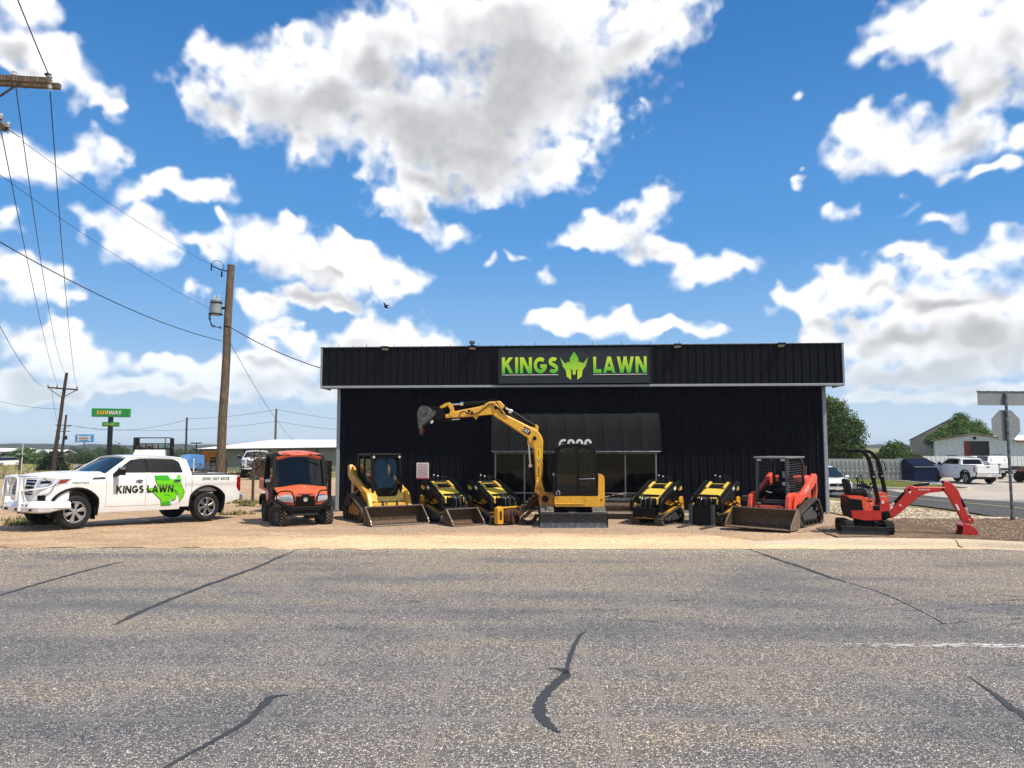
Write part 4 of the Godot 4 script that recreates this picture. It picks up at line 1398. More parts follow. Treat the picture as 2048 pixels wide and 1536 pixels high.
# outward offset of the body's side at length x and height y
func body_w(x: float, y: float) -> float:
	var w: float = 0.985
	if y < 0.75: w -= 0.05 * pow((0.75 - y) / 0.4, 2.0)
	elif y < 1.36: w -= 0.035 * pow((y - 0.95) / 0.4, 2.0) if y > 0.95 else 0.0
	else: w -= 0.03 + 0.46 * (y - 1.36)
	if y > 1.08 and y < 1.14: w += 0.008 * sin((y - 1.08) / 0.06 * PI)
	if x > 1.9: w -= 0.10 * pow((x - 1.9) / 0.8, 2.0)
	if x < -2.6: w -= 0.03 * pow((x + 2.6) / 0.4, 2.0)
	return w
func arch(x: float, r: float, y: float) -> PackedVector2Array:
	var p = ngon(Vector2(x, y), r, 36)
	for i in p.size():
		var d = p[i] - Vector2(x, y)
		p[i].x = x + signf(d.x) * minf(absf(d.x) * 1.12, r)   # squared-off arch
	return p
func wheel(parent: Node, x: float, y: float, z: float, r: float, w: float, side: float, rim_m := "alloy", spokes := 6) -> Node3D:
	var g = group("wheel", parent, V(x, y, z))
	var ax = V(0, 0, side)
	part("tyre", B.new().lathe([[r * 0.64, -w * 0.42], [r * 0.72, -w * 0.5], [r * 0.9, -w * 0.5], [r * 0.985, -w * 0.40], [r, -w * 0.3], [r, w * 0.3], [r * 0.985, w * 0.40], [r * 0.9, w * 0.5], [r * 0.72, w * 0.5], [r * 0.64, w * 0.42]], Vector3.ZERO, ax, 40, false), M["rubber"], g)
	part("rim", B.new().lathe([[r * 0.655, -w * 0.4], [r * 0.655, w * 0.43], [r * 0.62, w * 0.45], [r * 0.585, w * 0.40], [r * 0.57, w * 0.12], [0.0, w * 0.10]], Vector3.ZERO, ax, 36, false), M["machine_black"], g)
	part("rim_lip", B.new().lathe([[r * 0.655, w * 0.34], [r * 0.66, w * 0.44], [r * 0.62, w * 0.46], [r * 0.585, w * 0.40], [r * 0.575, w * 0.30]], Vector3.ZERO, ax, 36, false), M[rim_m], g)
	for k in spokes:
		var p = PackedVector2Array([Vector2(0.05, -0.028), Vector2(r * 0.4, -0.045), Vector2(r * 0.6, -0.075), Vector2(r * 0.6, 0.075), Vector2(r * 0.4, 0.045), Vector2(0.05, 0.028)])
		part("spoke", B.new().ext(p, w * 0.26, w * 0.40, Transform3D(Basis(Vector3.BACK, TAU * k / spokes + 0.3)) if side > 0 else Transform3D(Basis(Vector3.UP, PI) * Basis(Vector3.BACK, TAU * k / spokes + 0.3)), 0.012), M[rim_m], g)
	part("hub", B.new().cyl(ax * w * 0.2, ax * w * 0.43, r * 0.17, 16, -1.0, 0.01), M[rim_m], g)
	return g
const NOSE := [[2.78, 0.0], [2.775, 0.3], [2.74, 0.58], [2.66, 0.77], [2.50, 0.90], [2.30, 0.955], [2.05, 0.985]]
func nose(s: float, y: float, off := 0.0) -> Vector3:   # s 0 at the middle of the front, 1 on the flank; sign is the side
	var u: float = minf(absf(s), 0.999) * 6.0
	var k: int = int(u)
	var f: float = u - k
	var a = Vector2(NOSE[k][0], NOSE[k][1]).lerp(Vector2(NOSE[k + 1][0], NOSE[k + 1][1]), f)
	var t = (Vector2(NOSE[k + 1][0], NOSE[k + 1][1]) - Vector2(NOSE[k][0], NOSE[k][1])).normalized()
	var n = Vector2(t.y, -t.x)
	a += n * off
	a.x -= 0.10 * clampf((y - 0.95) / 0.35, 0.0, 1.0) ** 2
	return V(a.x, y, a.y * signf(s if s != 0.0 else 1.0))

func make_pickup(called: String, label: String, paint: Material, group_name := "") -> Node3D:
	var t = thing(called, label, "pickup truck", Vector3.ZERO, 0.0, group_name)
	var cell = Vector2(0.16, 0.11)
	for sd in [-1.0, 1.0]:
		var f = func(x: float, y: float) -> Vector3: return V(x, y, sd * body_w(x, y))
		var g = func(x: float, y: float) -> Vector3: return V(x, y, sd * (body_w(x, y) + 0.006))
		var o = V(0, 0, sd)
		var cut = func(p: PackedVector2Array) -> PackedVector2Array:
			for ax in [1.87, -1.87]:
				var r = Geometry2D.clip_polygons(p, arch(ax, 0.53, 0.47))
				if r.size() > 0:
					var best: PackedVector2Array = r[0]
					for q in r:
						if q.size() > best.size(): best = q
					p = best
			return p
		part("fender", B.new().skin(cut.call(PV([1.125, 0.40, 2.3, 0.40, 2.33, 0.9, 2.33, 1.30, 1.9, 1.37, 1.125, 1.405])), f, cell, o, 0.03), paint, t)
		var d1 = part("door", B.new().skin(PV([0.045, 0.53, 1.115, 0.53, 1.115, 1.40, 0.045, 1.40]), f, cell, o, 0.03), paint, t)
		var d2 = part("door", B.new().skin(PV([-1.13, 0.78, -0.98, 0.60, -0.9, 0.53, 0.035, 0.53, 0.035, 1.40, -1.13, 1.40]), f, cell, o, 0.03), paint, t)
		part("cab_pillar", B.new().skin(cut.call(PV([-1.335, 0.45, -1.0, 0.45, -0.9, 0.52, -0.99, 0.59, -1.14, 0.77, -1.14, 1.40, -1.335, 1.40])), f, cell, o, 0.03), paint, t)
		part("rocker", B.new().skin(PV([-1.0, 0.38, 1.30, 0.38, 1.30, 0.52, -1.0, 0.52]), f, cell, o, 0.04), paint, t)
		part("bed_side", B.new().skin(cut.call(PV([-2.98, 0.62, -2.3, 0.45, -1.35, 0.45, -1.35, 1.385, -2.97, 1.385])), f, cell, o, 0.03), paint, t)
		# greenhouse: frame, then the band of dark panes with the pillar between
		part("window_surround", B.new().skin(PV([-1.335, 1.40, 1.16, 1.40, 0.52, 1.825, 0.1, 1.875, -1.1, 1.86, -1.25, 1.80]), f, cell, o, 0.03), paint, t)
		part("side_window", B.new().skin(rounded(PV([0.93, 1.425, 0.42, 1.775, 0.08, 1.815, 0.02, 1.815, 0.02, 1.425]), 0.04), g, cell, o, 0.006), M["dark_glass"], d1)
		part("side_window", B.new().skin(rounded(PV([-0.05, 1.425, -0.05, 1.815, -0.85, 1.80, -1.0, 1.74, -1.07, 1.425]), 0.05), g, cell, o, 0.006), M["dark_glass"], d2)
		part("centre_pillar", B.new().skin(PV([-0.055, 1.425, 0.025, 1.425, 0.025, 1.815, -0.055, 1.815]), func(x: float, y: float) -> Vector3: return V(x, y, sd * (body_w(x, y) + 0.004)), cell, o), M["black_plastic"], t)
		for d in [[d1, 0.24], [d2, -0.86]]:
			part("handle", B.new().box(V(d[1], 1.205, sd * (body_w(d[1], 1.2) + 0.03)), V(0.2, 0.035, 0.025)), M["chrome"], d[0])
			part("handle_cup", B.new().skin(ngon(Vector2(d[1] - 0.02, 1.19), 0.06, 14), g, Vector2(0.2, 0.2), o), M["grey_trim"], d[0])
		# wheel-arch flares and liners
		for ax in [1.87, -1.87]:
			var flare = B.new()
			var rings = []
			for k in 19:
				var a: float = lerpf(-0.30, PI + 0.30, k / 18.0)
				var c = Vector2(cos(a), sin(a))
				var sx: float = minf(absf(c.x) * 1.12, 1.0) * signf(c.x)
				var ring = []
				for q in [[0.525, -0.05], [0.53, 0.03], [0.55, 0.045], [0.578, 0.03], [0.59, 0.0]]:
					var px: float = ax + sx * q[0]
					var py: float = 0.47 + c.y * q[0]
					ring.append(V(px, py, sd * (body_w(clampf(px, -2.9, 2.4), py) + q[1])))
				rings.append(ring)
			part("arch_flare", flare.loft(rings, false, false), M["black_plastic"], t)
			var liner = []
			for k in 15:
				var a: float = lerpf(-0.3, PI + 0.3, k / 14.0)
				var c = Vector2(cos(a), sin(a))
				var sx: float = minf(absf(c.x) * 1.12, 1.0) * signf(c.x)
				liner.append([V(ax + sx * 0.53, 0.47 + c.y * 0.53, sd * 0.955), V(ax + sx * 0.53, 0.47 + c.y * 0.53, sd * 0.55)])
			part("arch_liner", B.new().loft(liner, false, false), M["black_plastic"], t)
			wheel(t, ax, 0.42, sd * 0.85, 0.42, 0.275, sd)
			part("mud_flap", B.new().box(V(ax - 0.5, 0.38, sd * 0.86), V(0.03, 0.34, 0.24)), M["black_plastic"], t)
		# mirrors
		var mr = part("mirror", B.new().loft([[V(0.80, 1.36, sd * 1.10), V(0.80, 1.56, sd * 1.10), V(0.92, 1.55, sd * 1.10), V(0.95, 1.38, sd * 1.10)], [V(0.80, 1.36, sd * 1.30), V(0.80, 1.58, sd * 1.30), V(0.90, 1.56, sd * 1.30), V(0.93, 1.38, sd * 1.30)]], true, true, true), M["black_plastic"], t)
		part("cap", B.new().box(V(0.87, 1.555, sd * 1.22), V(0.13, 0.08, 0.20), Basis(), 0.03), M["chrome"], mr)
		part("stalk", B.new().bar([V(0.90, 1.36, sd * 0.95), V(0.88, 1.42, sd * 1.14)], 0.12, 0.10), M["black_plastic"], mr)
		# tail lamp and corner of the rear bumper
		part("tail_lamp", B.new().skin(rounded(PV([-2.99, 1.30, -2.86, 1.31, -2.84, 1.0, -2.93, 0.86, -2.99, 0.86]), 0.03), g, Vector2(0.1, 0.1), o, 0.01), M["tail_red"], t)
		part("fender_vent", B.new().skin(PV([1.16, 1.26, 1.50, 1.25, 1.46, 1.30, 1.16, 1.315]), g, Vector2(0.2, 0.1), o, 0.004), M["grey_steel"], t)
	# top skins
	var hood = func(x: float, z: float) -> Vector3:
		var u: float = (x - 1.1) / 1.6
		var n: float = absf(z) / 0.95
		return V(x - 0.14 * u * n * n, 1.45 - 0.03 * u - 0.09 * u * u * u - 0.05 * n * n + 0.022 * smoothstep(0.42, 0.50, n) * smoothstep(0.9, 0.6, n), z * (1.0 - 0.07 * u * u))
	part("hood", B.new().skin(PV([1.12, -0.955, 2.69, -0.93, 2.69, 0.93, 1.12, 0.955]), hood, Vector2(0.13, 0.1), V(0, 1, 0), 0.04), paint, t)
	var screen = func(u: float, v: float) -> Vector3:   # u -1..1 across, v 0..1 up
		return V(lerpf(1.30, 0.52, v) - (0.16 - 0.05 * v) * u * u, lerpf(1.395, 1.85, v) - 0.02 * u * u * v, u * lerpf(0.93, 0.74, v))
	part("windscreen", B.new().skin(rounded(rect(-0.97, 0.0, 0.97, 0.97), 0.06), screen, Vector2(0.12, 0.15), V(1, 1, 0)), M["tint_glass"], t)
	part("cowl", B.new().box(V(1.16, 1.385, 0), V(0.24, 0.03, 1.7)), M["black_plastic"], t)
	var roof = func(x: float, z: float) -> Vector3:
		var n: float = absf(z) / 0.76
		return V(x, 1.925 - 0.055 * n * n - 0.03 * pow((x + 0.3) / 0.8, 2.0), z)
	part("roof", B.new().skin(PV([0.54, -0.755, 0.1, -0.762, -1.12, -0.765, -1.12, 0.765, 0.1, 0.762, 0.54, 0.755]), roof, Vector2(0.15, 0.1), V(0, 1, 0), 0.05), paint, t)
	var back = func(u: float, v: float) -> Vector3:
		return V(lerpf(-1.335, -1.13, v) - 0.03 * (1.0 - u * u), lerpf(1.36, 1.85, v), u * lerpf(0.95, 0.76, v))
	part("cab_back", B.new().skin(rect(-1, 0, 1, 1), back, Vector2(0.2, 0.2), V(-1, 0.3, 0)), paint, t)
	part("rear_window", B.new().skin(rounded(rect(-0.82, 0.14, 0.82, 0.88), 0.08), func(u: float, v: float) -> Vector3: return back.call(u, v) + V(-0.008, 0.002, 0), Vector2(0.2, 0.2), V(-1, 0.3, 0)), M["dark_glass"], t)
	# bed
	part("bed_floor", B.new().box(V(-2.16, 0.86, 0), V(1.64, 0.05, 1.62)), M["black_plastic"], t)
	part("bed_front", B.new().box(V(-1.37, 1.12, 0), V(0.05, 0.52, 1.7)), paint, t)
	for sd in [-1.0, 1.0]:
		part("bed_rail", B.new().box(V(-2.16, 1.388, sd * 0.905), V(1.64, 0.025, 0.13)), M["black_plastic"], t)
		part("bed_inner", B.new().box(V(-2.16, 1.12, sd * 0.84), V(1.6, 0.5, 0.03)), paint, t)
	var tg = part("tailgate", B.new().box(V(-2.985, 1.09, 0), V(0.07, 0.60, 1.62), Basis(), 0.03), paint, t)
	part("handle", B.new().box(V(-3.025, 1.26, 0), V(0.02, 0.07, 0.24)), M["black_plastic"], tg)
	var rb = part("rear_bumper", B.new().box(V(-3.03, 0.64, 0), V(0.22, 0.2, 1.9), Basis(), 0.05), M["chrome"], t)
	part("number_plate", B.new().box(V(-3.15, 0.64, 0), V(0.01, 0.14, 0.3)), M["decal_white"], rb)
	# front: wrap-round skin, grille with bars, lamps
	for sd in [-1.0, 1.0]:
		var front = func(s: float, y: float) -> Vector3: return nose(s * sd, y)
		var proud = func(s: float, y: float) -> Vector3: return nose(s * sd, y, 0.012)
		var o = V(1, 0, sd * 0.5)
		part("front_skin", B.new().skin(rect(0.0, 0.62, 1.0, 1.30), front, Vector2(0.08, 0.1), o), paint, t)
		part("headlamp", B.new().skin(rounded(PV([0.40, 1.02, 0.70, 1.08, 0.90, 1.16, 0.97, 1.27, 0.88, 1.285, 0.40, 1.25]), 0.015), proud, Vector2(0.08, 0.1), o, 0.012), M["lamp_glass"], t)
		part("lamp_core", B.new().skin(PV([0.47, 1.15, 0.66, 1.16, 0.66, 1.22, 0.47, 1.215]), func(s: float, y: float) -> Vector3: return nose(s * sd, y, 0.017), Vector2(0.08, 0.1), o), M["machine_black"], t)
		part("turn_lamp", B.new().skin(PV([0.78, 1.13, 0.90, 1.175, 0.95, 1.26, 0.80, 1.25]), func(s: float, y: float) -> Vector3: return nose(s * sd, y, 0.017), Vector2(0.08, 0.1), o), M["amber"], t)
		part("grille", B.new().skin(PV([0.0, 0.86, 0.33, 0.86, 0.36, 1.24, 0.0, 1.24]), proud, Vector2(0.08, 0.1), o), M["machine_black"], t)
		for k in 4:
			part("grille_bar", B.new().skin(rect(0.0, 0.90 + k * 0.09, 0.345, 0.93 + k * 0.09), func(s: float, y: float) -> Vector3: return nose(s * sd, y, 0.03), Vector2(0.08, 0.1), o, 0.02), M["chrome"], t)
		part("fog_recess", B.new().skin(rounded(PV([0.48, 0.70, 0.62, 0.68, 0.62, 0.86, 0.46, 0.86]), 0.03), proud, Vector2(0.08, 0.1), o), M["black_plastic"], t)
	part("underbody", B.new().box(V(-0.2, 0.44, 0), V(5.0, 0.16, 0.9)), M["machine_black"], t)
	return t

func build_pickups() -> void:
	var plain = make_pickup("pickup_truck", "clean white crew cab pickup parked nose to the fence beside the blue dumpster", M["truck_white"])
	plain.position = V(34.62, land(34.6, -57.3) + 0.02, -57.3)
	plain.rotation_degrees.y = 92.0
	# older pickup by the warehouse
	copy(plain, "pickup_truck", "dirty white pickup facing us in the yard before the warehouse", V(-18.9, land(-18.9, -54.5) + 0.02, -55.0), -72.0)
	# pickup with a cargo cap beyond the first
	var capped = copy(plain, "pickup_truck", "white pickup with dark windowed cargo cap and rack beyond the clean pickup", V(40.9, land(38.0, -60.0) + 0.02, -65.6), 92.0)
	part("cargo_cap", B.new().loft([[V(-1.34, 1.39, -0.93), V(-1.4, 1.93, -0.75), V(-1.4, 1.93, 0.75), V(-1.34, 1.39, 0.93)], [V(-2.95, 1.39, -0.93), V(-2.8, 1.95, -0.75), V(-2.8, 1.95, 0.75), V(-2.95, 1.39, 0.93)]], true, true, true), M["truck_white"], capped)
	for sd in [-1.0, 1.0]:
		part("cap_window", B.new().ext(PV([-1.45, 1.45, -2.8, 1.45, -2.7, 1.85, -1.45, 1.85]), -0.004, 0.004, Transform3D(rotx(-18.5 * sd), V(0, 0.0, sd * 0.945)) * Transform3D(Basis(), V(0, 0, sd * 0.46)), 0.0), M["dark_glass"], capped)
	for z in [-0.6, 0.6]:
		part("rack_bar", B.new().tube(curve([V(-2.95, 1.5, z), V(-2.7, 1.98, z), V(-2.2, 2.08, z), V(-1.4, 2.06, z)], 4), 0.02, 6), M["machine_black"], capped)
	# the company truck in front: copy, then lettering and the steel front guard
	var t = copy(plain, "pickup_truck", "white crew cab pickup lettered KINGS LAWN with green helmet graphic and front grille guard", V(-10.98, -0.03, -21.31), -124.8)
	t.rotation_degrees.z = 1.6
	var L = func(x: float, y: float) -> Vector3: return V(x, y, -body_w(x, y))
	var print_at = func(cx: float, cy: float, lift: float) -> Callable:
		return func(x: float, y: float) -> Vector3: return V(cx - x, cy + y, -(body_w(cx - x, cy + y) + lift))
	# green graphic first, then its black outline pieces and the words over it
	var sx = func(px: Array) -> PackedVector2Array:   # outline drawn on the doors, millimetres from the door's front edge and the sill
		var o = PackedVector2Array()
		for q in PV(px): o.append(Vector2(1.115 - q.x, q.y))
		return o
	var lay = func(p: PackedVector2Array, lift: float) -> B:
		return B.new().skin(p, func(x: float, y: float) -> Vector3: return V(x, y, -(body_w(x, y) + lift)), Vector2(0.12, 0.1), V(0, 0, -1))
	part("green_graphic", lay.call(sx.call([1.30, 1.35, 1.72, 1.35, 1.76, 1.26, 1.86, 1.23, 1.97, 1.27, 2.0, 1.36, 2.08, 1.37, 2.13, 1.22, 2.12, 1.08, 2.22, 0.88, 2.20, 0.76, 2.10, 0.57, 2.04, 0.80, 1.96, 0.92, 1.99, 0.80, 1.96, 0.66, 1.84, 0.62, 1.78, 0.76, 1.82, 0.50, 1.55, 0.50, 1.52, 0.66, 1.30, 0.86, 1.08, 0.98, 1.42, 1.04, 1.36, 1.16, 1.33, 1.26]), 0.004), M["print_green"], t)
	part("green_band", lay.call(sx.call([1.30, 1.35, 1.72, 1.35, 1.76, 1.26, 1.80, 1.25, 1.72, 1.20, 1.34, 1.22]), 0.006), M["print_green_dark"], t)
	part("green_band", lay.call(sx.call([1.66, 0.60, 1.80, 0.62, 1.82, 0.50, 1.55, 0.50, 1.54, 0.58]), 0.006), M["print_green_dark"], t)
	for ln in [[1.08, 0.98, 1.30, 0.86, 1.52, 0.66, 1.55, 0.50, 1.84, 0.50, 1.78, 0.78, 1.62, 0.80], [2.04, 0.80, 2.10, 0.57, 2.20, 0.76, 2.22, 0.88, 2.12, 1.08], [1.84, 0.62, 1.96, 0.66, 1.99, 0.80, 1.90, 0.94, 1.98, 0.90, 2.02, 0.80], [1.33, 1.26, 1.36, 1.16, 1.42, 1.04]]:
		var pth = []
		for q in sx.call(ln): pth.append(V(q.x, q.y, -(body_w(q.x, q.y) + 0.005)))
		part("black_outline", B.new().bar(pth, 0.003, 0.018, V(0, 1, 0)), M["print_black"], t)
	var cur: float = 0.0
	for ch in "KINGS LAWN":
		if ch == " ":
			cur += 0.075
			continue
		var lw: float = LETTER_W[ch] * 0.186
		part("name_letter", wrapped(fat_letter(ch, lw, 0.205, 0.003), print_at.call(0.86 - cur - lw * 0.5, 0.975, 0.007), V(0, 0, -1)), M["print_black"], t)
		cur += lw + 0.017
	part("fender_lettering", wrapped(letters("TXL10027563", 0.58, 0.062, 0.003), print_at.call(1.87, 1.165, 0.003), V(0, 0, -1)), M["print_forest"], t)
	part("phone_lettering", wrapped(letters("(806) 567-6028", 0.92, 0.11, 0.003), print_at.call(-2.12, 1.235, 0.003), V(0, 0, -1)), M["print_forest"], t)
	# steel guard bumper: folded plate, uprights, loops before the lamps, meshed centre hoop
	var rows = []
	for s in [-1.0, -0.85, -0.7, -0.55, -0.42, -0.2, 0.0, 0.2, 0.42, 0.55, 0.7, 0.85, 1.0]:
		var row = []
		for q in [[0.10, 0.42], [0.17, 0.45], [0.20, 0.56], [0.16, 0.68], [0.02, 0.72], [0.0, 0.5]]:
			var up: float = 0.10 * smoothstep(0.6, 1.0, absf(s)) if q[1] < 0.5 else 0.0
			row.append(nose(s, q[1] + up, q[0]))
		rows.append(row)
	var gb = part("guard_bumper", B.new().loft(rows, true, true, true), M["truck_white"], t)
	for k in [-0.36, -0.30, 0.22, 0.28]:
		part("bumper_print", letters("W", 0.10, 0.06, 0.004), M["print_black"], gb, Transform3D(roty(90), nose(k, 0.615, 0.19)))
	for k in [-0.45, -0.16, 0.16, 0.45]:
		part("slot", B.new().box(nose(k, 0.50, 0.19), V(0.02, 0.06, 0.16)), M["machine_black"], gb)
	for sd in [-1.0, 1.0]:
		part("guard_upright", B.new().ext(PV([2.80, 0.46, 2.99, 0.46, 3.0, 0.95, 2.97, 1.26, 2.90, 1.30, 2.85, 1.26, 2.88, 0.95, 2.82, 0.74]), -0.035, 0.035, T(0, 0, sd * 0.44), 0.01), M["truck_white"], t)
		part("lamp_bar", B.new().tube(curve([V(2.93, 1.27, sd * 0.44), V(2.86, 1.30, sd * 0.72), V(2.62, 1.31, sd * 0.98), V(2.42, 1.31, sd * 1.02), V(2.40, 1.24, sd * 1.02), V(2.52, 1.08, sd * 1.0), V(2.80, 1.0, sd * 0.76), V(2.96, 0.96, sd * 0.44)], 5), 0.022, 8), M["truck_white"], t)
	part("centre_hoop", B.new().tube(curve([V(3.02, 0.72, -0.36), V(3.02, 1.0, -0.40), V(3.0, 1.24, -0.36), V(2.99, 1.30, -0.2), V(2.99, 1.30, 0.2), V(3.0, 1.24, 0.36), V(3.02, 1.0, 0.40), V(3.02, 0.72, 0.36)], 5), 0.03, 8), M["truck_white"], t)
	part("hoop_rail", B.new().tube([V(3.02, 0.84, -0.38), V(3.02, 0.84, 0.38)], 0.025, 8), M["truck_white"], t)
	for z in [-0.14, 0.14]:
		part("hoop_rod", B.new().tube(curve([V(3.02, 0.84, z * 0.7), V(3.03, 1.0, z * 0.7), V(3.01, 1.15, z * 1.2), V(2.99, 1.30, z * 1.9)], 4), 0.02, 8), M["truck_white"], t)
	var mesh = B.new()
	for k in 17:
		mesh.tube([V(2.985, 0.86, -0.36 + k * 0.045), V(2.98, 1.28, -0.36 + k * 0.045)], 0.004, 4)
	for k in 9:
		mesh.tube([V(2.985, 0.88 + k * 0.046, -0.37), V(2.985, 0.88 + k * 0.046, 0.37)], 0.004, 4)
	part("guard_mesh", mesh, M["aluminium"], t).set_meta("kind", "stuff")

# ------------------------------------------------------------------ pieces shared by the tracked machines
# endless track: path is a closed outline in (z, y), w wide, middle at x
func track(parent: Node, x: float, w: float, outline: PackedVector2Array, wheels: Array, frame_m: Material, belt_m: Material) -> Node3D:
	var g = group("track", parent)
	var p = rounded(outline, 0.12, 5)
	if Geometry2D.is_polygon_clockwise(p): p.reverse()
	# even steps along the loop
	var total: float = 0.0
	for i in p.size(): total += p[i].distance_to(p[(i + 1) % p.size()])
	var n: int = maxi(24, int(total / 0.075))
	var q = PackedVector2Array()
	var acc: float = 0.0
	var want: float = 0.0
	for i in p.size():
		var a = p[i]
		var b = p[(i + 1) % p.size()]
		var l: float = a.distance_to(b)
		while want <= acc + l and q.size() < n:
			q.append(a.lerp(b, (want - acc) / maxf(l, 1e-6)))
			want += total / n
		acc += l
	var cen = Vector2.ZERO
	for v in q: cen += v
	cen /= q.size()
	var belt = B.new()
	var tread = B.new()
	var k: int = q.size()
	for i in k:
		var a = q[i]
		var b = q[(i + 1) % k]
		var d = (b - a).normalized()
		var o = Vector2(d.y, -d.x)
		if o.dot((a + b) * 0.5 - cen) < 0.0: o = -o
		var ia = a - o * 0.03
		var ib = b - o * 0.03
		var h: float = w * 0.5
		belt.quad(V(x - h, a.y, a.x), V(x + h, a.y, a.x), V(x + h, b.y, b.x), V(x - h, b.y, b.x), V(0, o.y, o.x))
		belt.quad(V(x - h, ia.y, ia.x), V(x + h, ia.y, ia.x), V(x + h, ib.y, ib.x), V(x - h, ib.y, ib.x), V(0, -o.y, -o.x))
		for s in [-1.0, 1.0]: belt.quad(V(x + s * h, a.y, a.x), V(x + s * h, b.y, b.x), V(x + s * h, ib.y, ib.x), V(x + s * h, ia.y, ia.x), V(s, 0, 0))
		var m = (a + b) * 0.5 + o * 0.012
		tread.box(V(x, m.y, m.x), V(w * 0.98, 0.028, 0.042), Basis(V(1, 0, 0), V(0, o.y, o.x), V(0, d.y, d.x) * (1.0 if V(1, 0, 0).cross(V(0, o.y, o.x)).dot(V(0, d.y, d.x)) > 0 else -1.0)), 0.005)
	part("belt", belt, belt_m, g)
	part("tread_bars", tread, belt_m, g).set_meta("kind", "stuff")
	for wl in wheels:
		var s: float = w * 0.42
		part("roller", B.new().lathe([[0.03, -s], [wl[2] - 0.02, -s], [wl[2], -s + 0.02], [wl[2], s - 0.02], [wl[2] - 0.02, s], [wl[2] * 0.75, s - 0.03], [0.06, s - 0.03], [0.06, s + 0.01], [0.0, s + 0.01]], V(x, wl[1], wl[0]), Vector3.RIGHT, 18), M["machine_black"], g)
	var fr = PackedVector2Array()
	for v in outline: fr.append(Vector2(-(cen.x + (v.x - cen.x) * 0.62), cen.y + (v.y - cen.y) * 0.5))
	part("track_frame", B.new().ext(fr, -w * 0.3, w * 0.3, T(x, 0, 0, roty(90)), 0.01), frame_m, g)
	return g
# outline given in (z, y), w thick, middle at x
func slab(p: PackedVector2Array, x: float, w: float, bev := 0.008) -> B:
	var q = PackedVector2Array()
	for v in p: q.append(Vector2(-v.x, v.y))
	return B.new().ext(q, -w * 0.5, w * 0.5, T(x, 0, 0, roty(90)), bev)
func ram(parent: Node, a: Vector3, m: Vector3, b: Vector3, r: float, body: Material) -> void:   # rod from a to m, barrel from m to b
	var c = part("ram", B.new().cyl(m, b, r, 14), body, parent)
	part("rod", B.new().cyl(a, m, r * 0.55, 12), M["chrome"], c)
	part("gland", B.new().cyl(m - (b - m).normalized() * 0.02, m + (b - m).normalized() * 0.07, r * 1.15, 14), M["chrome"], c)
	part("eye", B.new().cyl(a + V(0, 0, -r), a + V(0, 0, r), r * 1.1, 12), body, c)
# open loader bucket: section in (z, y) with the floor along y = 0, w wide, front to +z
func bucket(parent: Node, w: float, h: float, d: float, at: Vector3, m: Material, edge_m: Material) -> Node3D:
	var g = group("bucket", parent, at)
	var sec = [Vector2(d, 0.0), Vector2(0.12, 0.0), Vector2(0.02, 0.08), Vector2(0.0, h * 0.5), Vector2(0.06, h - 0.02), Vector2(0.14, h)]
	var b = B.new()
	for i in sec.size() - 1:
		var u: Vector2 = sec[i]
		var v: Vector2 = sec[i + 1]
		var e = (v - u).normalized()
		var nn = Vector2(-e.y, e.x) * 0.012
		b.quad(V(-w / 2, u.y, u.x), V(w / 2, u.y, u.x), V(w / 2, v.y, v.x), V(-w / 2, v.y, v.x), V(0, -nn.y, -nn.x))
		b.quad(V(-w / 2, u.y - nn.y, u.x - nn.x), V(w / 2, u.y - nn.y, u.x - nn.x), V(w / 2, v.y - nn.y, v.x - nn.x), V(-w / 2, v.y - nn.y, v.x - nn.x), V(0, nn.y, nn.x))
	part("shell", b, m, g)
	part("top_lip", B.new().box(V(0, h - 0.012, 0.12), V(w, 0.035, 0.12), rotx(-8)), edge_m, g)
	part("cutting_edge", B.new().box(V(0, 0.012, d - 0.03), V(w + 0.02, 0.024, 0.16)), edge_m, g)
	for s in [-1.0, 1.0]:
		part("side_plate", slab(PackedVector2Array([Vector2(d + 0.02, 0.0), Vector2(d + 0.02, 0.10), Vector2(d - 0.06, 0.16), Vector2(0.17, h), Vector2(0.05, h), Vector2(-0.01, h * 0.5), Vector2(0.01, 0.06), Vector2(0.12, -0.005)]), s * w / 2, 0.022, 0.004), m if s < 0 else edge_m if m == M["bucket_steel"] and w > 1.6 and edge_m == M["tan_steel"] else m, g)  # red loader's right plate gets lighter steel: sunlight painted into its colour
	for s in [-1.0, 1.0]:
		part("side_edge", B.new().bar([V(s * w / 2, 0.05, d + 0.02), V(s * w / 2, 0.15, d - 0.05), V(s * w / 2, h, 0.16)], 0.034, 0.03), edge_m, g)
	return g

func build_diggers() -> void:
	mat("tan_steel", lin(0.36, 0.27, 0.19), 0.6, 0.2, "dirty", 3.0)  # bucket edges, rake cheeks, and one bucket plate coloured as if sunlit
	build_excavator()
	build_mini()

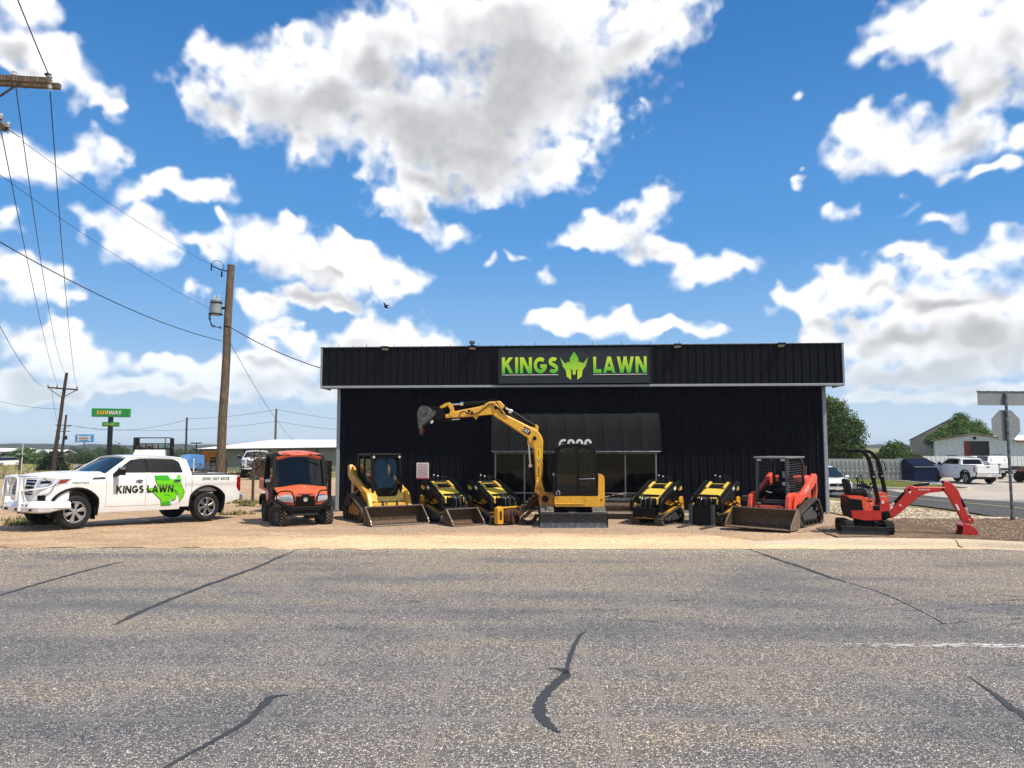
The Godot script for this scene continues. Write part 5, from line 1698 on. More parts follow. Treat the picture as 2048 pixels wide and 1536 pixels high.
func build_excavator() -> void:
	var t = thing("excavator", "yellow excavator with black cab, boom reaching left and dark dozer blade facing the road", "excavator", V(1.62, 0, -20.3))
	var Y: Material = M["cat_yellow"]
	var K: Material = M["machine_black"]
	# tracks run towards us, blade in front
	for s in [-1.0, 1.0]:
		track(t, s * 0.69, 0.36, PV([-1.0, 0.02, 0.40, 0.02, 0.56, 0.22, 0.40, 0.50, -1.0, 0.50, -1.16, 0.22]), [[0.35, 0.25, 0.19], [-0.95, 0.23, 0.17], [-0.05, 0.13, 0.08], [-0.35, 0.13, 0.08], [-0.65, 0.13, 0.08]], K, M["pale_track"])
	part("car_body", B.new().box(V(0, 0.30, -0.35), V(1.1, 0.18, 0.8), Basis(), 0.03), K, t)
	part("blade_arm_cover", B.new().box(V(0.0, 0.34, 0.10), V(0.24, 0.16, 0.5), rotx(12), 0.03), M["grey_steel"], t)
	part("slew_ring", B.new().cyl(V(0, 0.38, -0.35), V(0, 0.54, -0.35), 0.42, 28), K, t)
	# the blade: curved plate with a wear edge
	var bl = group("dozer_blade", t)
	var plate = func(u: float, v: float) -> Vector3: return V(u, 0.01 + v, 0.60 + 0.06 * pow((v - 0.17) / 0.17, 2.0) + 0.06)
	part("plate", B.new().skin(rect(-0.885, 0.0, 0.885, 0.37), plate, Vector2(0.3, 0.05), V(0, 0, 1), 0.03), M["blade_steel"], bl)
	part("back_plate", B.new().skin(rect(-0.885, 0.0, 0.885, 0.37), func(u: float, v: float) -> Vector3: return plate.call(u, v) + V(0, 0, -0.03), Vector2(0.3, 0.05), V(0, 0, -1)), M["blade_steel"], bl)
	part("wear_edge", B.new().box(V(0, 0.065, 0.675), V(1.77, 0.11, 0.02), rotx(-14), 0.004), M["grey_steel"], bl)
	for s in [-1.0, 1.0]: part("end_plate", slab(PV([0.58, 0.0, 0.70, 0.0, 0.70, 0.38, 0.58, 0.38]), s * 0.89, 0.02), K, bl)
	for s in [-1.0, 1.0]: part("blade_arm", B.new().bar([V(s * 0.28, 0.2, 0.58), V(s * 0.28, 0.26, -0.1)], 0.10, 0.14), K, bl)
	# house
	var house = B.new().ext(rounded(PV([-0.49, 0.80, 0.72, 0.80, 0.86, 0.78, 0.86, 0.60, 0.83, 0.53, 0.70, 0.52, -0.48, 0.52]), 0.03), -0.95, 0.35, Transform3D(), 0.05)
	part("house", house, Y, t)
	part("panel_line", B.new().box(V(0.31, 0.665, 0.352), V(0.012, 0.27, 0.004), Basis(), 0.0), M["worn_yellow"], t)
	part("lower_moulding", B.new().box(V(-0.09, 0.595, 0.355), V(0.78, 0.022, 0.03), Basis(), 0.008), Y, t)
	part("engine_cover", B.new().ext(rounded(PV([0.55, 0.78, 0.68, 0.80, 0.70, 1.36, 0.80, 1.38, 0.86, 1.30, 0.86, 0.75]), 0.03), -0.92, 0.34, Transform3D(), 0.05), Y, t)
	part("door_latch", B.new().box(V(0.775, 0.70, 0.352), V(0.07, 0.022, 0.02), rotz(30)), K, t)
	part("front_frame", B.new().ext(rounded(PV([-0.86, 0.52, -0.90, 0.70, -0.84, 0.90, -0.72, 0.90, -0.48, 0.80, -0.48, 0.52]), 0.03), -0.55, 0.12, Transform3D(), 0.03), M["worn_yellow"], t)
	part("swing_pin", B.new().cyl(V(-0.72, 0.71, 0.08), V(-0.72, 0.71, 0.16), 0.09, 18), K, t)
	# cab
	var cab = group("cab", t)
	var outline = rounded(PV([-0.47, 0.82, -0.55, 1.42, -0.40, 2.08, -0.22, 2.17, 0.13, 2.19, 0.50, 2.14, 0.60, 2.06, 0.67, 1.53, 0.69, 0.82]), 0.05)
	var inner = rounded(PV([-0.40, 0.90, -0.48, 1.42, -0.34, 2.02, -0.2, 2.10, 0.13, 2.12, 0.46, 2.07, 0.54, 2.0, 0.60, 1.53, 0.62, 0.90]), 0.04)
	for zz in [0.30, -0.62]:
		var ring = []
		for q in outline: ring.append(V(q.x * 0.97 + 0.002, 1.5 + (q.y - 1.5) * 0.975, zz))
		ring.append(ring[0])
		part("frame_rail", B.new().bar(ring, 0.07, 0.07, V(0, 0, 1)), K, cab)
	part("roof", B.new().ext(rounded(PV([-0.42, 2.08, -0.22, 2.165, 0.13, 2.185, 0.50, 2.135, 0.61, 2.05, 0.56, 2.04, 0.13, 2.10, -0.22, 2.09, -0.38, 2.03]), 0.02), -0.66, 0.33, Transform3D(), 0.03), K, cab)
	for q in [[-0.45, 1.42, -0.36, 2.05], [0.14, 0.86, 0.145, 2.12], [0.64, 1.5, 0.57, 2.04], [0.66, 0.84, 0.64, 1.5], [-0.42, 0.84, -0.46, 1.42]]:
		for zz in [0.31, -0.62]:
			part("pillar", B.new().bar([V(q[0], q[1], zz), V(q[2], q[3], zz)], 0.07, 0.06, V(0, 0, 1)), K, cab)
	part("door_glass", B.new().ext(rounded(PV([-0.42, 0.88, -0.49, 1.42, -0.36, 2.04, -0.2, 2.10, 0.11, 2.11, 0.11, 0.88]), 0.04), 0.316, 0.322, Transform3D(), 0.0), M["cab_tint"], cab)
	part("rear_side_glass", B.new().ext(rounded(PV([0.19, 1.30, 0.19, 2.08, 0.46, 2.06, 0.55, 1.98, 0.61, 1.5, 0.61, 1.30]), 0.04), 0.322, 0.328, Transform3D(), 0.0), M["cab_tint"], cab)
	part("rear_side_glass", B.new().ext(rounded(PV([0.19, 0.90, 0.19, 1.22, 0.62, 1.22, 0.63, 0.90]), 0.03), 0.322, 0.328, Transform3D(), 0.0), M["cab_tint"], cab)
	part("grab_rail", B.new().tube(curve([V(0.18, 1.245, 0.34), V(0.22, 1.255, 0.36), V(0.55, 1.265, 0.36), V(0.60, 1.25, 0.34)], 4), 0.012, 6), M["chrome"], cab)
	part("far_glass", B.new().ext(outline, -0.655, -0.650, Transform3D(), 0.0), M["cab_tint"], cab)
	part("front_glass", B.new().ext(rect(-0.6, 0.9, 0.26, 2.0), -0.003, 0.003, T(-0.47, 0, 0, roty(90)), 0.0), M["shop_glass"], cab)
	part("cab_floor", B.new().box(V(0.1, 0.84, -0.16), V(1.1, 0.05, 0.9)), K, cab)
	var st = part("seat", B.new().box(V(0.22, 1.08, -0.16), V(0.5, 0.14, 0.5), Basis(), 0.05), M["seat_black"], cab)
	part("backrest", B.new().box(V(0.46, 1.42, -0.16), V(0.14, 0.65, 0.48), rotz(-8), 0.05), M["seat_black"], st)
	part("armrest", B.new().box(V(0.12, 1.30, 0.14), V(0.34, 0.06, 0.1), Basis(), 0.02), M["seat_black"], st)
	part("lever", B.new().cyl(V(-0.05, 1.3, 0.14), V(-0.08, 1.5, 0.14), 0.015, 8), M["grey_steel"], st)
	part("handrail", B.new().tube(curve([V(-0.50, 0.84, 0.36), V(-0.49, 1.25, 0.36), V(-0.47, 1.36, 0.36), V(-0.48, 1.40, 0.33)], 4), 0.014, 6), M["grey_steel"], cab)
	part("work_lamp", B.new().lathe([[0.02, 0.0], [0.04, 0.02], [0.045, 0.05]], V(-0.47, 1.38, 0.38), V(-1, 0, 0.3), 12), M["lamp_glass"], cab)
	var mirror = part("cab_mirror", B.new().box(V(-0.58, 2.12, 0.30), V(0.05, 0.22, 0.14), Basis(), 0.02), K, cab)
	part("mirror_arm", B.new().tube(curve([V(-0.42, 1.9, 0.3), V(-0.55, 1.94, 0.32), V(-0.58, 2.02, 0.31)], 4), 0.012, 6), K, mirror)
	part("mirror_arm", B.new().tube(curve([V(-0.44, 1.72, 0.3), V(-0.66, 1.78, 0.32), V(-0.70, 1.70, 0.31)], 4), 0.012, 6), K, mirror)
	part("beacon", B.new().cyl(V(0.55, 2.13, -0.1), V(0.55, 2.21, -0.1), 0.04, 12), K, cab)
	part("grease_reel", B.new().tube(curve([V(-0.42, 0.84, 0.38), V(-0.44, 0.92, 0.38), V(-0.38, 0.94, 0.38), V(-0.34, 0.88, 0.38), V(-0.38, 0.83, 0.38)], 4), 0.012, 6), M["chrome"], cab)
	# boom, stick, bucket: all in the plane of the swing pin, 0.3 m behind the door side
	var bz: float = -0.22
	var foot = part("boom_foot", B.new().ext(rounded(PV([-0.97, 1.20, -0.79, 1.20, -0.78, 1.05, -0.72, 0.92, -0.86, 0.78, -1.0, 0.88]), 0.04), bz - 0.2, bz + 0.2, Transform3D(), 0.02), Y, t)
	for s in [-1.0, 1.0]: part("pin_boss", B.new().cyl(V(-0.89, 0.98, bz + s * 0.2), V(-0.89, 0.98, bz + s * 0.24), 0.07, 16), M["worn_yellow"], foot)
	var bo = rounded(PV([-0.97, 1.0, -0.99, 1.72, -1.02, 2.03, -1.05, 2.14, -1.17, 2.23, -1.19, 2.36, -2.16, 2.99, -2.21, 3.1, -2.17, 3.22, -2.06, 3.28, -1.95, 3.22, -1.79, 3.0, -0.93, 2.57, -0.82, 2.44, -0.76, 2.29, -0.77, 2.0, -0.80, 1.0]), 0.05)
	var boom = part("boom", B.new().ext(bo, bz - 0.13, bz + 0.13, Transform3D(), 0.03), Y, t)
	for q in [[-1.0, 2.35, 0.055], [-2.06, 3.19, 0.05]]:
		part("boom_pin", B.new().cyl(V(q[0], q[1], bz + 0.13), V(q[0], q[1], bz + 0.17), q[2], 16), K, boom)
	part("badge", B.new().ext(rounded(PV([-0.12, -0.075, 0.13, -0.075, 0.13, 0.02, 0.05, 0.075, -0.12, 0.075]), 0.02), 0.0, 0.004, T(-1.22, 2.555, bz + 0.131, rotz(-29)), 0.0), M["print_black"], boom)
	part("badge_letters", letters("CAT", 0.19, 0.085, 0.004), M["decal_white"], boom, T(-1.235, 2.562, bz + 0.137, rotz(-29)))
	part("warning_label", B.new().box(V(-0.885, 1.92, bz + 0.131), V(0.10, 0.27, 0.004), Basis(), 0.0), M["decal_yellow"], boom)
	part("label_print", letters("Rental Store", 0.2, 0.04, 0.004), M["print_black"], boom, T(-0.885, 1.93, bz + 0.134, rotz(-90)))
	part("label_square", B.new().box(V(-0.895, 1.745, bz + 0.131), V(0.075, 0.085, 0.004), Basis(), 0.0), M["print_black"], boom)
	part("label_core", B.new().box(V(-0.897, 1.745, bz + 0.134), V(0.042, 0.05, 0.004), Basis(), 0.0), M["decal_white"], boom)
	part("model_number", letters("303.5E CR", 0.27, 0.05, 0.004), M["print_black"], boom, T(-0.89, 1.43, bz + 0.133, rotz(-90)))
	part("lug", B.new().ext(rounded(PV([-1.09, 2.62, -1.05, 2.72, -0.93, 2.73, -0.88, 2.66, -0.90, 2.52]), 0.03), bz - 0.06, bz + 0.06, Transform3D(), 0.01), Y, boom)
	part("lug", B.new().ext(rounded(PV([-1.04, 2.06, -1.20, 2.20, -1.20, 2.30, -1.06, 2.30]), 0.03), bz - 0.06, bz + 0.06, Transform3D(), 0.01), Y, boom)
	ram(t, V(-1.16, 2.24, bz), V(-1.115, 1.62, bz), V(-0.99, 0.92, bz), 0.055, K)
	ram(t, V(-1.84, 3.22, bz + 0.02), V(-1.68, 3.11, bz + 0.02), V(-0.98, 2.67, bz + 0.02), 0.055, K)
	var stk = part("stick", B.new().ext(rounded(PV([-2.25, 3.36, -1.95, 3.38, -1.88, 3.31, -1.81, 3.23, -1.86, 3.17, -2.02, 3.13, -2.17, 3.02, -2.56, 2.96, -3.46, 2.90, -3.48, 2.99, -3.22, 3.09, -2.50, 3.23]), 0.03), bz - 0.10, bz + 0.10, Transform3D(), 0.02), M["faded_yellow"] if M.has("faded_yellow") else Y, t)
	part("stick_brace", B.new().ext(PV([-2.28, 3.28, -2.16, 3.0, -2.72, 2.955, -2.60, 3.12]), bz + 0.10, bz + 0.135, Transform3D(), 0.012), Y, stk)
	part("stick_underlip", B.new().ext(PV([-2.70, 2.96, -2.62, 2.86, -2.55, 2.96]), bz - 0.10, bz + 0.12, Transform3D(), 0.01), Y, stk)
	ram(t, V(-3.36, 3.28, bz), V(-3.04, 3.30, bz), V(-2.25, 3.35, bz), 0.05, K)
	for s in [-1.0, 1.0]:
		part("rocker_link", B.new().ext(rounded(PV([-3.41, 3.33, -3.33, 3.34, -3.24, 3.2, -3.21, 3.06, -3.27, 2.95, -3.36, 2.96, -3.32, 3.12, -3.40, 3.26]), 0.03), bz + s * 0.11 - 0.018, bz + s * 0.11 + 0.018, Transform3D(), 0.006), Y, t)
		part("push_link", B.new().ext(rounded(PV([-3.67, 3.14, -3.62, 3.22, -3.46, 3.32, -3.36, 3.33, -3.36, 3.27, -3.5, 3.20]), 0.025), bz + s * 0.08 - 0.02, bz + s * 0.08 + 0.02, Transform3D(), 0.006), Y, t)
	part("quick_coupler", B.new().ext(rounded(PV([-3.86, 3.22, -3.72, 3.26, -3.60, 3.20, -3.46, 3.02, -3.46, 2.92, -3.70, 2.85, -3.80, 2.97, -3.74, 3.08]), 0.03), bz - 0.12, bz + 0.12, Transform3D(), 0.02), K, t)
	part("coupler_ram", B.new().cyl(V(-3.72, 2.87, bz + 0.05), V(-3.28, 2.85, bz + 0.05), 0.035, 12), K, t)
	part("coupler_rod", B.new().cyl(V(-3.50, 2.845, bz + 0.05), V(-3.06, 2.88, bz + 0.05), 0.018, 10), M["chrome"], t)
	part("coupler_tag", B.new().box(V(-3.83, 2.80, bz + 0.14), V(0.07, 0.09, 0.01), rotz(-35)), M["decal_white"], t)
	# digging bucket seen from its side, tipped up and open to the left
	var bk = group("digging_bucket", t)
	var sec = rounded(PV([-4.10, 3.24, -3.96, 3.23, -3.85, 3.12, -3.70, 3.08, -3.72, 2.98, -3.97, 2.76, -4.08, 2.69, -4.10, 2.60, -4.17, 2.60, -4.20, 2.82, -4.22, 3.02, -4.18, 3.17]), 0.04)
	for s in [-1.0, 1.0]:
		part("side_plate", B.new().ext(sec, bz + s * 0.27 - 0.012, bz + s * 0.27 + 0.012, Transform3D(), 0.004), M["grey_steel"], bk)
	var shell = []
	for q in PV([-4.11, 2.62, -4.20, 2.82, -4.22, 3.02, -4.18, 3.16, -4.10, 3.235, -3.96, 3.225, -3.85, 3.12, -3.70, 3.08]): shell.append([V(q.x, q.y, bz - 0.27), V(q.x, q.y, bz + 0.27)])
	part("shell", B.new().loft(shell, false, false), M["grey_steel"], bk)
	for k in 4:
		part("tooth", B.new().ext(PV([-4.09, 2.68, -4.06, 2.58, -4.13, 2.42, -4.16, 2.58, -4.15, 2.68]), bz - 0.24 + k * 0.16 - 0.03, bz - 0.24 + k * 0.16 + 0.03, Transform3D(), 0.008), M["rusty_steel"], bk)
	# hydraulic hoses looping over the elbow
	for h in [[[-2.70, 3.0], [-2.55, 3.05], [-2.35, 3.2], [-2.20, 3.29], [-2.05, 3.22], [-1.9, 3.05], [-1.72, 2.97]], [[-2.42, 3.25], [-2.3, 3.38], [-2.16, 3.42], [-2.06, 3.36], [-1.95, 3.18], [-1.86, 3.05]], [[-3.08, 2.92], [-3.05, 3.03], [-2.96, 3.08], [-2.84, 3.03], [-2.72, 3.0]], [[-1.93, 3.15], [-1.9, 3.1], [-1.86, 3.02]], [[-0.78, 1.75], [-0.76, 1.55], [-0.78, 1.35], [-0.72, 1.25]]]:
		var pth = []
		for q in h: pth.append(V(q[0], q[1], bz + 0.15))
		part("hose", B.new().tube(curve(pth, 5), 0.014, 6), K, t)
	for q in [[-2.72, 3.05], [-2.80, 3.10]]: part("valve", B.new().box(V(q[0], q[1], bz + 0.12), V(0.06, 0.07, 0.06), Basis(), 0.01), K, t)

func build_mini() -> void:
	var t = thing("mini_excavator", "small red excavator with open seat, black roll posts and bucket resting right", "excavator", V(8.2, land(8.2, -17.3) + 0.02, -17.35), -11.0)
	t.scale = Vector3.ONE * 0.925
	var R: Material = M["digger_red"]
	var K: Material = M["machine_black"]
	var under = group("undercarriage", t)
	under.rotation_degrees.y = -6.0
	for s in [-1.0, 1.0]:
		track(t, s * 0.46 + 0.0, 0.19, PV([-0.72, 0.0, 0.34, 0.0, 0.42, 0.15, 0.34, 0.29, -0.72, 0.29, -0.80, 0.15]), [[0.27, 0.145, 0.11], [-0.66, 0.145, 0.11], [-0.2, 0.08, 0.05], [0.05, 0.08, 0.05], [-0.42, 0.08, 0.05]], K, M["rubber"])
	part("cross_frame", B.new().box(V(0, 0.2, -0.2), V(0.8, 0.12, 0.5), Basis(), 0.02), K, under)
	part("slew_ring", B.new().cyl(V(-0.02, 0.22, -0.2), V(-0.02, 0.36, -0.2), 0.24, 22), K, under)
	part("blade", B.new().skin(rect(-0.62, 0.0, 0.43, 0.2), func(u: float, v: float) -> Vector3: return V(u, v - 0.01, 0.50 + 1.6 * pow(v - 0.1, 2.0)), Vector2(0.2, 0.04), V(0, 0, 1), 0.03), M["blade_dark"], under)
	part("blade_back", B.new().box(V(-0.095, 0.09, 0.465), V(1.05, 0.2, 0.03)), K, under)
	for s in [-1.0, 1.0]: part("blade_arm", B.new().bar([V(s * 0.2, 0.12, 0.44), V(s * 0.2, 0.2, -0.05)], 0.07, 0.08), K, under)
	# house facing right
	part("lower_house", B.new().ext(rounded(PV([-0.38, 0.57, 0.34, 0.56, 0.34, 0.33, -0.06, 0.32, -0.36, 0.38]), 0.03), -0.50, 0.13, Transform3D(), 0.03), R, t)
	part("rear_bumper", B.new().ext(rounded(PV([-0.46, 0.90, -0.40, 0.88, -0.37, 0.55, -0.33, 0.35, -0.42, 0.40, -0.47, 0.62]), 0.02), -0.50, 0.145, Transform3D(), 0.03), K, t)
	var ec = part("engine_cover", B.new().ext(rounded(PV([-0.44, 0.93, -0.08, 0.92, -0.02, 0.88, 0.19, 0.84, 0.21, 0.56, -0.36, 0.56]), 0.04), -0.50, 0.12, Transform3D(), 0.04), M["red_orange"], t)
	part("side_grille", B.new().ext(rounded(PV([-0.40, 0.86, -0.12, 0.83, -0.07, 0.57, -0.36, 0.57]), 0.02), 0.12, 0.135, Transform3D(), 0.005), M["black_plastic"], ec)
	for k in 6: part("louvre", B.new().box(V(-0.36 + k * 0.05, 0.70, 0.137), V(0.008, 0.24, 0.01), rotz(-4)), K, ec)
	part("cover_vent", B.new().box(V(0.08, 0.80, 0.121), V(0.13, 0.03, 0.01)), K, ec)
	part("brand_mark", B.new().ext(PV([-0.025, 0.03, 0.0, -0.03, 0.025, 0.03, 0.012, 0.03, 0.0, 0.0, -0.012, 0.03]), 0, 0.005, T(0.12, 0.73, 0.121), 0.0), M["decal_white"], ec)
	part("fuel_area", B.new().box(V(0.22, 0.63, 0.02), V(0.16, 0.14, 0.22), Basis(), 0.02), K, t)
	part("front_console", B.new().ext(rounded(PV([0.30, 1.01, 0.50, 1.01, 0.55, 0.84, 0.55, 0.76, 0.36, 0.80]), 0.03), -0.38, 0.02, Transform3D(), 0.03), M["red_orange"], t)
	part("front_lower", B.new().ext(rounded(PV([0.33, 0.80, 0.55, 0.78, 0.57, 0.56, 0.33, 0.53]), 0.02), -0.40, 0.06, Transform3D(), 0.02), R, t)
	part("label", B.new().box(V(0.40, 0.77, 0.063), V(0.06, 0.07, 0.004), Basis(), 0.0), M["decal_white"], t)
	part("console_label", letters("Kubota", 0.11, 0.03, 0.004), M["decal_white"], t, V(0.42, 0.91, 0.024))
	part("swing_bracket", B.new().ext(rounded(PV([0.33, 0.53, 0.54, 0.58, 0.62, 0.40, 0.47, 0.31, 0.33, 0.36]), 0.03), -0.30, -0.04, Transform3D(), 0.02), K, t)
	for k in 5:
		part("hose", B.new().tube(curve([V(0.34, 0.42 + k * 0.03, -0.02), V(0.44, 0.50 + k * 0.02, 0.02), V(0.52, 0.44 + k * 0.03, -0.04), V(0.60, 0.48 + k * 0.02, -0.1)], 4), 0.012, 6), M["grey_steel"] if k % 2 else K, t)
	# seat, levers
	var st = part("seat", B.new().box(V(-0.16, 1.0, -0.2), V(0.44, 0.15, 0.46), rotz(4), 0.05), M["seat_black"], t)
	part("seat_base", B.new().box(V(-0.16, 0.93, -0.2), V(0.46, 0.1, 0.4), Basis(), 0.02), K, st)
	part("backrest", B.new().box(V(-0.37, 1.17, -0.2), V(0.12, 0.32, 0.44), rotz(12), 0.05), M["seat_black"], st)
	for q in [[0.0, 1.05, -0.06, 1.26], [0.08, 1.05, 0.16, 1.22], [0.12, 1.02, 0.20, 1.14], [-0.04, 1.05, -0.14, 1.36], [0.04, 1.1, -0.07, 1.42]]:
		var lv = part("lever", B.new().tube([V(q[0], q[1], -0.05), V(q[2], q[3], -0.02)], 0.012, 6), K, t)
		part("knob", B.new().lathe([[0.0, -0.03], [0.022, -0.015], [0.026, 0.01], [0.0, 0.035]], V(q[2], q[3], -0.02), V(q[2] - q[0], q[3] - q[1], 0.03).normalized(), 10, false), K, lv)
	part("armrest", B.new().ext(rounded(PV([-0.14, 1.20, 0.0, 1.24, 0.16, 1.14, 0.12, 1.08, -0.02, 1.12, -0.14, 1.14]), 0.02), -0.06, 0.02, Transform3D(), 0.01), M["seat_black"], t)
	part("grease_gun", B.new().tube(curve([V(-0.18, 1.12, 0.02), V(-0.16, 1.26, 0.02), V(-0.2, 1.37, 0.02)], 4), 0.016, 6), K, t)
	part("side_rail", B.new().box(V(0.10, 0.93, 0.02), V(0.08, 0.16, 0.06), rotz(20), 0.01), M["grey_steel"], t)
	# two roll posts folding over the seat
	for q in [[0.0, [V(-0.40, 2.035, 0.02), V(-0.1, 2.045, 0.02), V(0.02, 1.99, 0.02), V(0.10, 1.88, 0.02), V(0.15, 1.72, 0.02), V(0.20, 1.40, 0.02), V(0.26, 1.05, 0.02), V(0.31, 0.74, 0.02)]], [1.0, [V(-0.16, 2.04, -0.36), V(0.13, 2.04, -0.36), V(0.27, 2.0, -0.36), V(0.37, 1.90, -0.36), V(0.45, 1.74, -0.36), V(0.51, 1.40, -0.36), V(0.565, 1.06, -0.36), V(0.58, 0.95, -0.36), V(0.55, 0.82, -0.3)]]]:
		var post = part("roll_post", B.new().bar(curve(q[1], 5), 0.085, 0.085, V(0, 0, 1)), K, t)
		var o: Vector3 = q[1][4]
		part("hinge", B.new().box(V(o.x + 0.05, 1.42, o.z), V(0.11, 0.16, 0.11), rotz(8), 0.01), K, post)
		part("hinge_pin", B.new().cyl(V(o.x + 0.06, 1.40, o.z + 0.05), V(o.x + 0.06, 1.40, o.z + 0.075), 0.022, 10), M["chrome"], post)
		part("grab_handle", B.new().tube(curve([V(o.x + 0.06, 1.78, o.z), V(o.x + 0.12, 1.76, o.z), V(o.x + 0.16, 1.58, o.z), V(o.x + 0.14, 1.54, o.z), V(o.x + 0.08, 1.53, o.z)], 4), 0.012, 6), K, post)
	part("post_brace", B.new().bar([V(0.28, 1.04, 0.0), V(0.55, 1.03, -0.36)], 0.03, 0.03), K, t)
	# boom, stick, bucket
	var z0: float = -0.17
	var boom = part("boom", B.new().ext(rounded(PV([0.57, 0.44, 0.97, 0.98, 0.99, 1.08, 1.05, 1.14, 1.12, 1.19, 1.21, 1.15, 1.9, 1.15, 1.91, 1.05, 1.5, 1.0, 1.3, 0.91, 1.12, 0.75, 0.85, 0.51, 0.7, 0.39, 0.59, 0.35]), 0.03), z0 - 0.07, z0 + 0.07, Transform3D(), 0.016), R, t)
	part("boom_letters", letters("Kubota", 0.25, 0.042, 0.003), M["decal_white"], boom, T(1.41, 1.085, z0 + 0.072, rotz(1)))
	part("boom_label", B.new().box(V(1.08, 1.02, z0 + 0.071), V(0.05, 0.06, 0.003), rotz(-30), 0.0), M["decal_white"], boom)
	part("boom_label", B.new().box(V(0.85, 0.69, z0 + 0.071), V(0.04, 0.04, 0.003), rotz(50), 0.0), M["decal_white"], boom)
	for q in [[1.07, 1.08], [1.85, 1.10]]: part("pin", B.new().cyl(V(q[0], q[1], z0 + 0.07), V(q[0], q[1], z0 + 0.09), 0.03, 12), K, boom)
	ram(t, V(0.55, 0.56, z0 + 0.02), V(0.67, 0.69, z0 + 0.02), V(0.97, 1.0, z0 + 0.02), 0.035, K)
	ram(t, V(1.87, 1.27, z0), V(1.62, 1.235, z0), V(1.12, 1.16, z0), 0.033, K)
	var stk = part("stick", B.new().ext(rounded(PV([1.87, 1.28, 1.96, 1.30, 2.07, 1.24, 2.2, 1.07, 2.235, 0.98, 2.25, 0.77, 2.39, 0.44, 2.41, 0.35, 2.31, 0.27, 2.26, 0.29, 2.18, 0.49, 2.1, 0.65, 1.98, 0.91, 1.87, 1.07]), 0.03), z0 - 0.055, z0 + 0.055, Transform3D(), 0.014), R, t)
	part("stick_label", B.new().box(V(2.16, 0.66, z0 + 0.057), V(0.045, 0.16, 0.003), rotz(24), 0.0), M["decal_white"], stk)
	ram(t, V(2.43, 0.43, z0), V(2.37, 0.60, z0), V(2.20, 0.98, z0), 0.034, K)
	for s in [-1.0, 1.0]: part("link", B.new().ext(ngon(Vector2(2.42, 0.34), 0.09, 18), z0 + s * 0.06 - 0.012, z0 + s * 0.06 + 0.012, Transform3D(), 0.004), R, t)
	part("link_pin", B.new().cyl(V(2.40, 0.34, z0 - 0.09), V(2.40, 0.34, z0 + 0.09), 0.035, 14), M["worn_steel"], t)
	var bk = group("digging_bucket", t)
	var bs = rounded(PV([2.20, 0.22, 2.29, 0.27, 2.42, 0.22, 2.52, 0.12, 2.545, 0.05, 2.51, -0.03, 2.44, -0.065, 2.12, -0.05, 2.19, 0.04, 2.21, 0.13]), 0.03)
	for s in [-1.0, 1.0]: part("side_plate", B.new().ext(bs, z0 + s * 0.19 - 0.01, z0 + s * 0.19 + 0.01, Transform3D(), 0.004), R, bk)
	var sh = []
	for q in PV([2.20, 0.22, 2.29, 0.27, 2.42, 0.22, 2.52, 0.12, 2.545, 0.05, 2.51, -0.03, 2.44, -0.065, 2.12, -0.05]): sh.append([V(q.x, q.y, z0 - 0.19), V(q.x, q.y, z0 + 0.19)])
	part("shell", B.new().loft(sh, false, false), R, bk)

# ------------------------------------------------------------------ loaders and the utility vehicle: z to the front, x to the viewer's right when it faces us
func build_loaders() -> void:
	build_yellow_loader()
	build_red_loader()
	build_stand_on_loaders()
	build_utv()

const CTL_TRACK := [-0.92, 0.02, 0.55, 0.02, 0.80, 0.22, 0.70, 0.40, -0.45, 0.78, -0.70, 0.74, -1.02, 0.22]
const CTL_ROLLERS := [[0.62, 0.22, 0.17], [-0.84, 0.2, 0.16], [-0.52, 0.58, 0.17], [-0.5, 0.12, 0.09], [-0.2, 0.12, 0.09], [0.1, 0.12, 0.09], [0.36, 0.12, 0.09]]

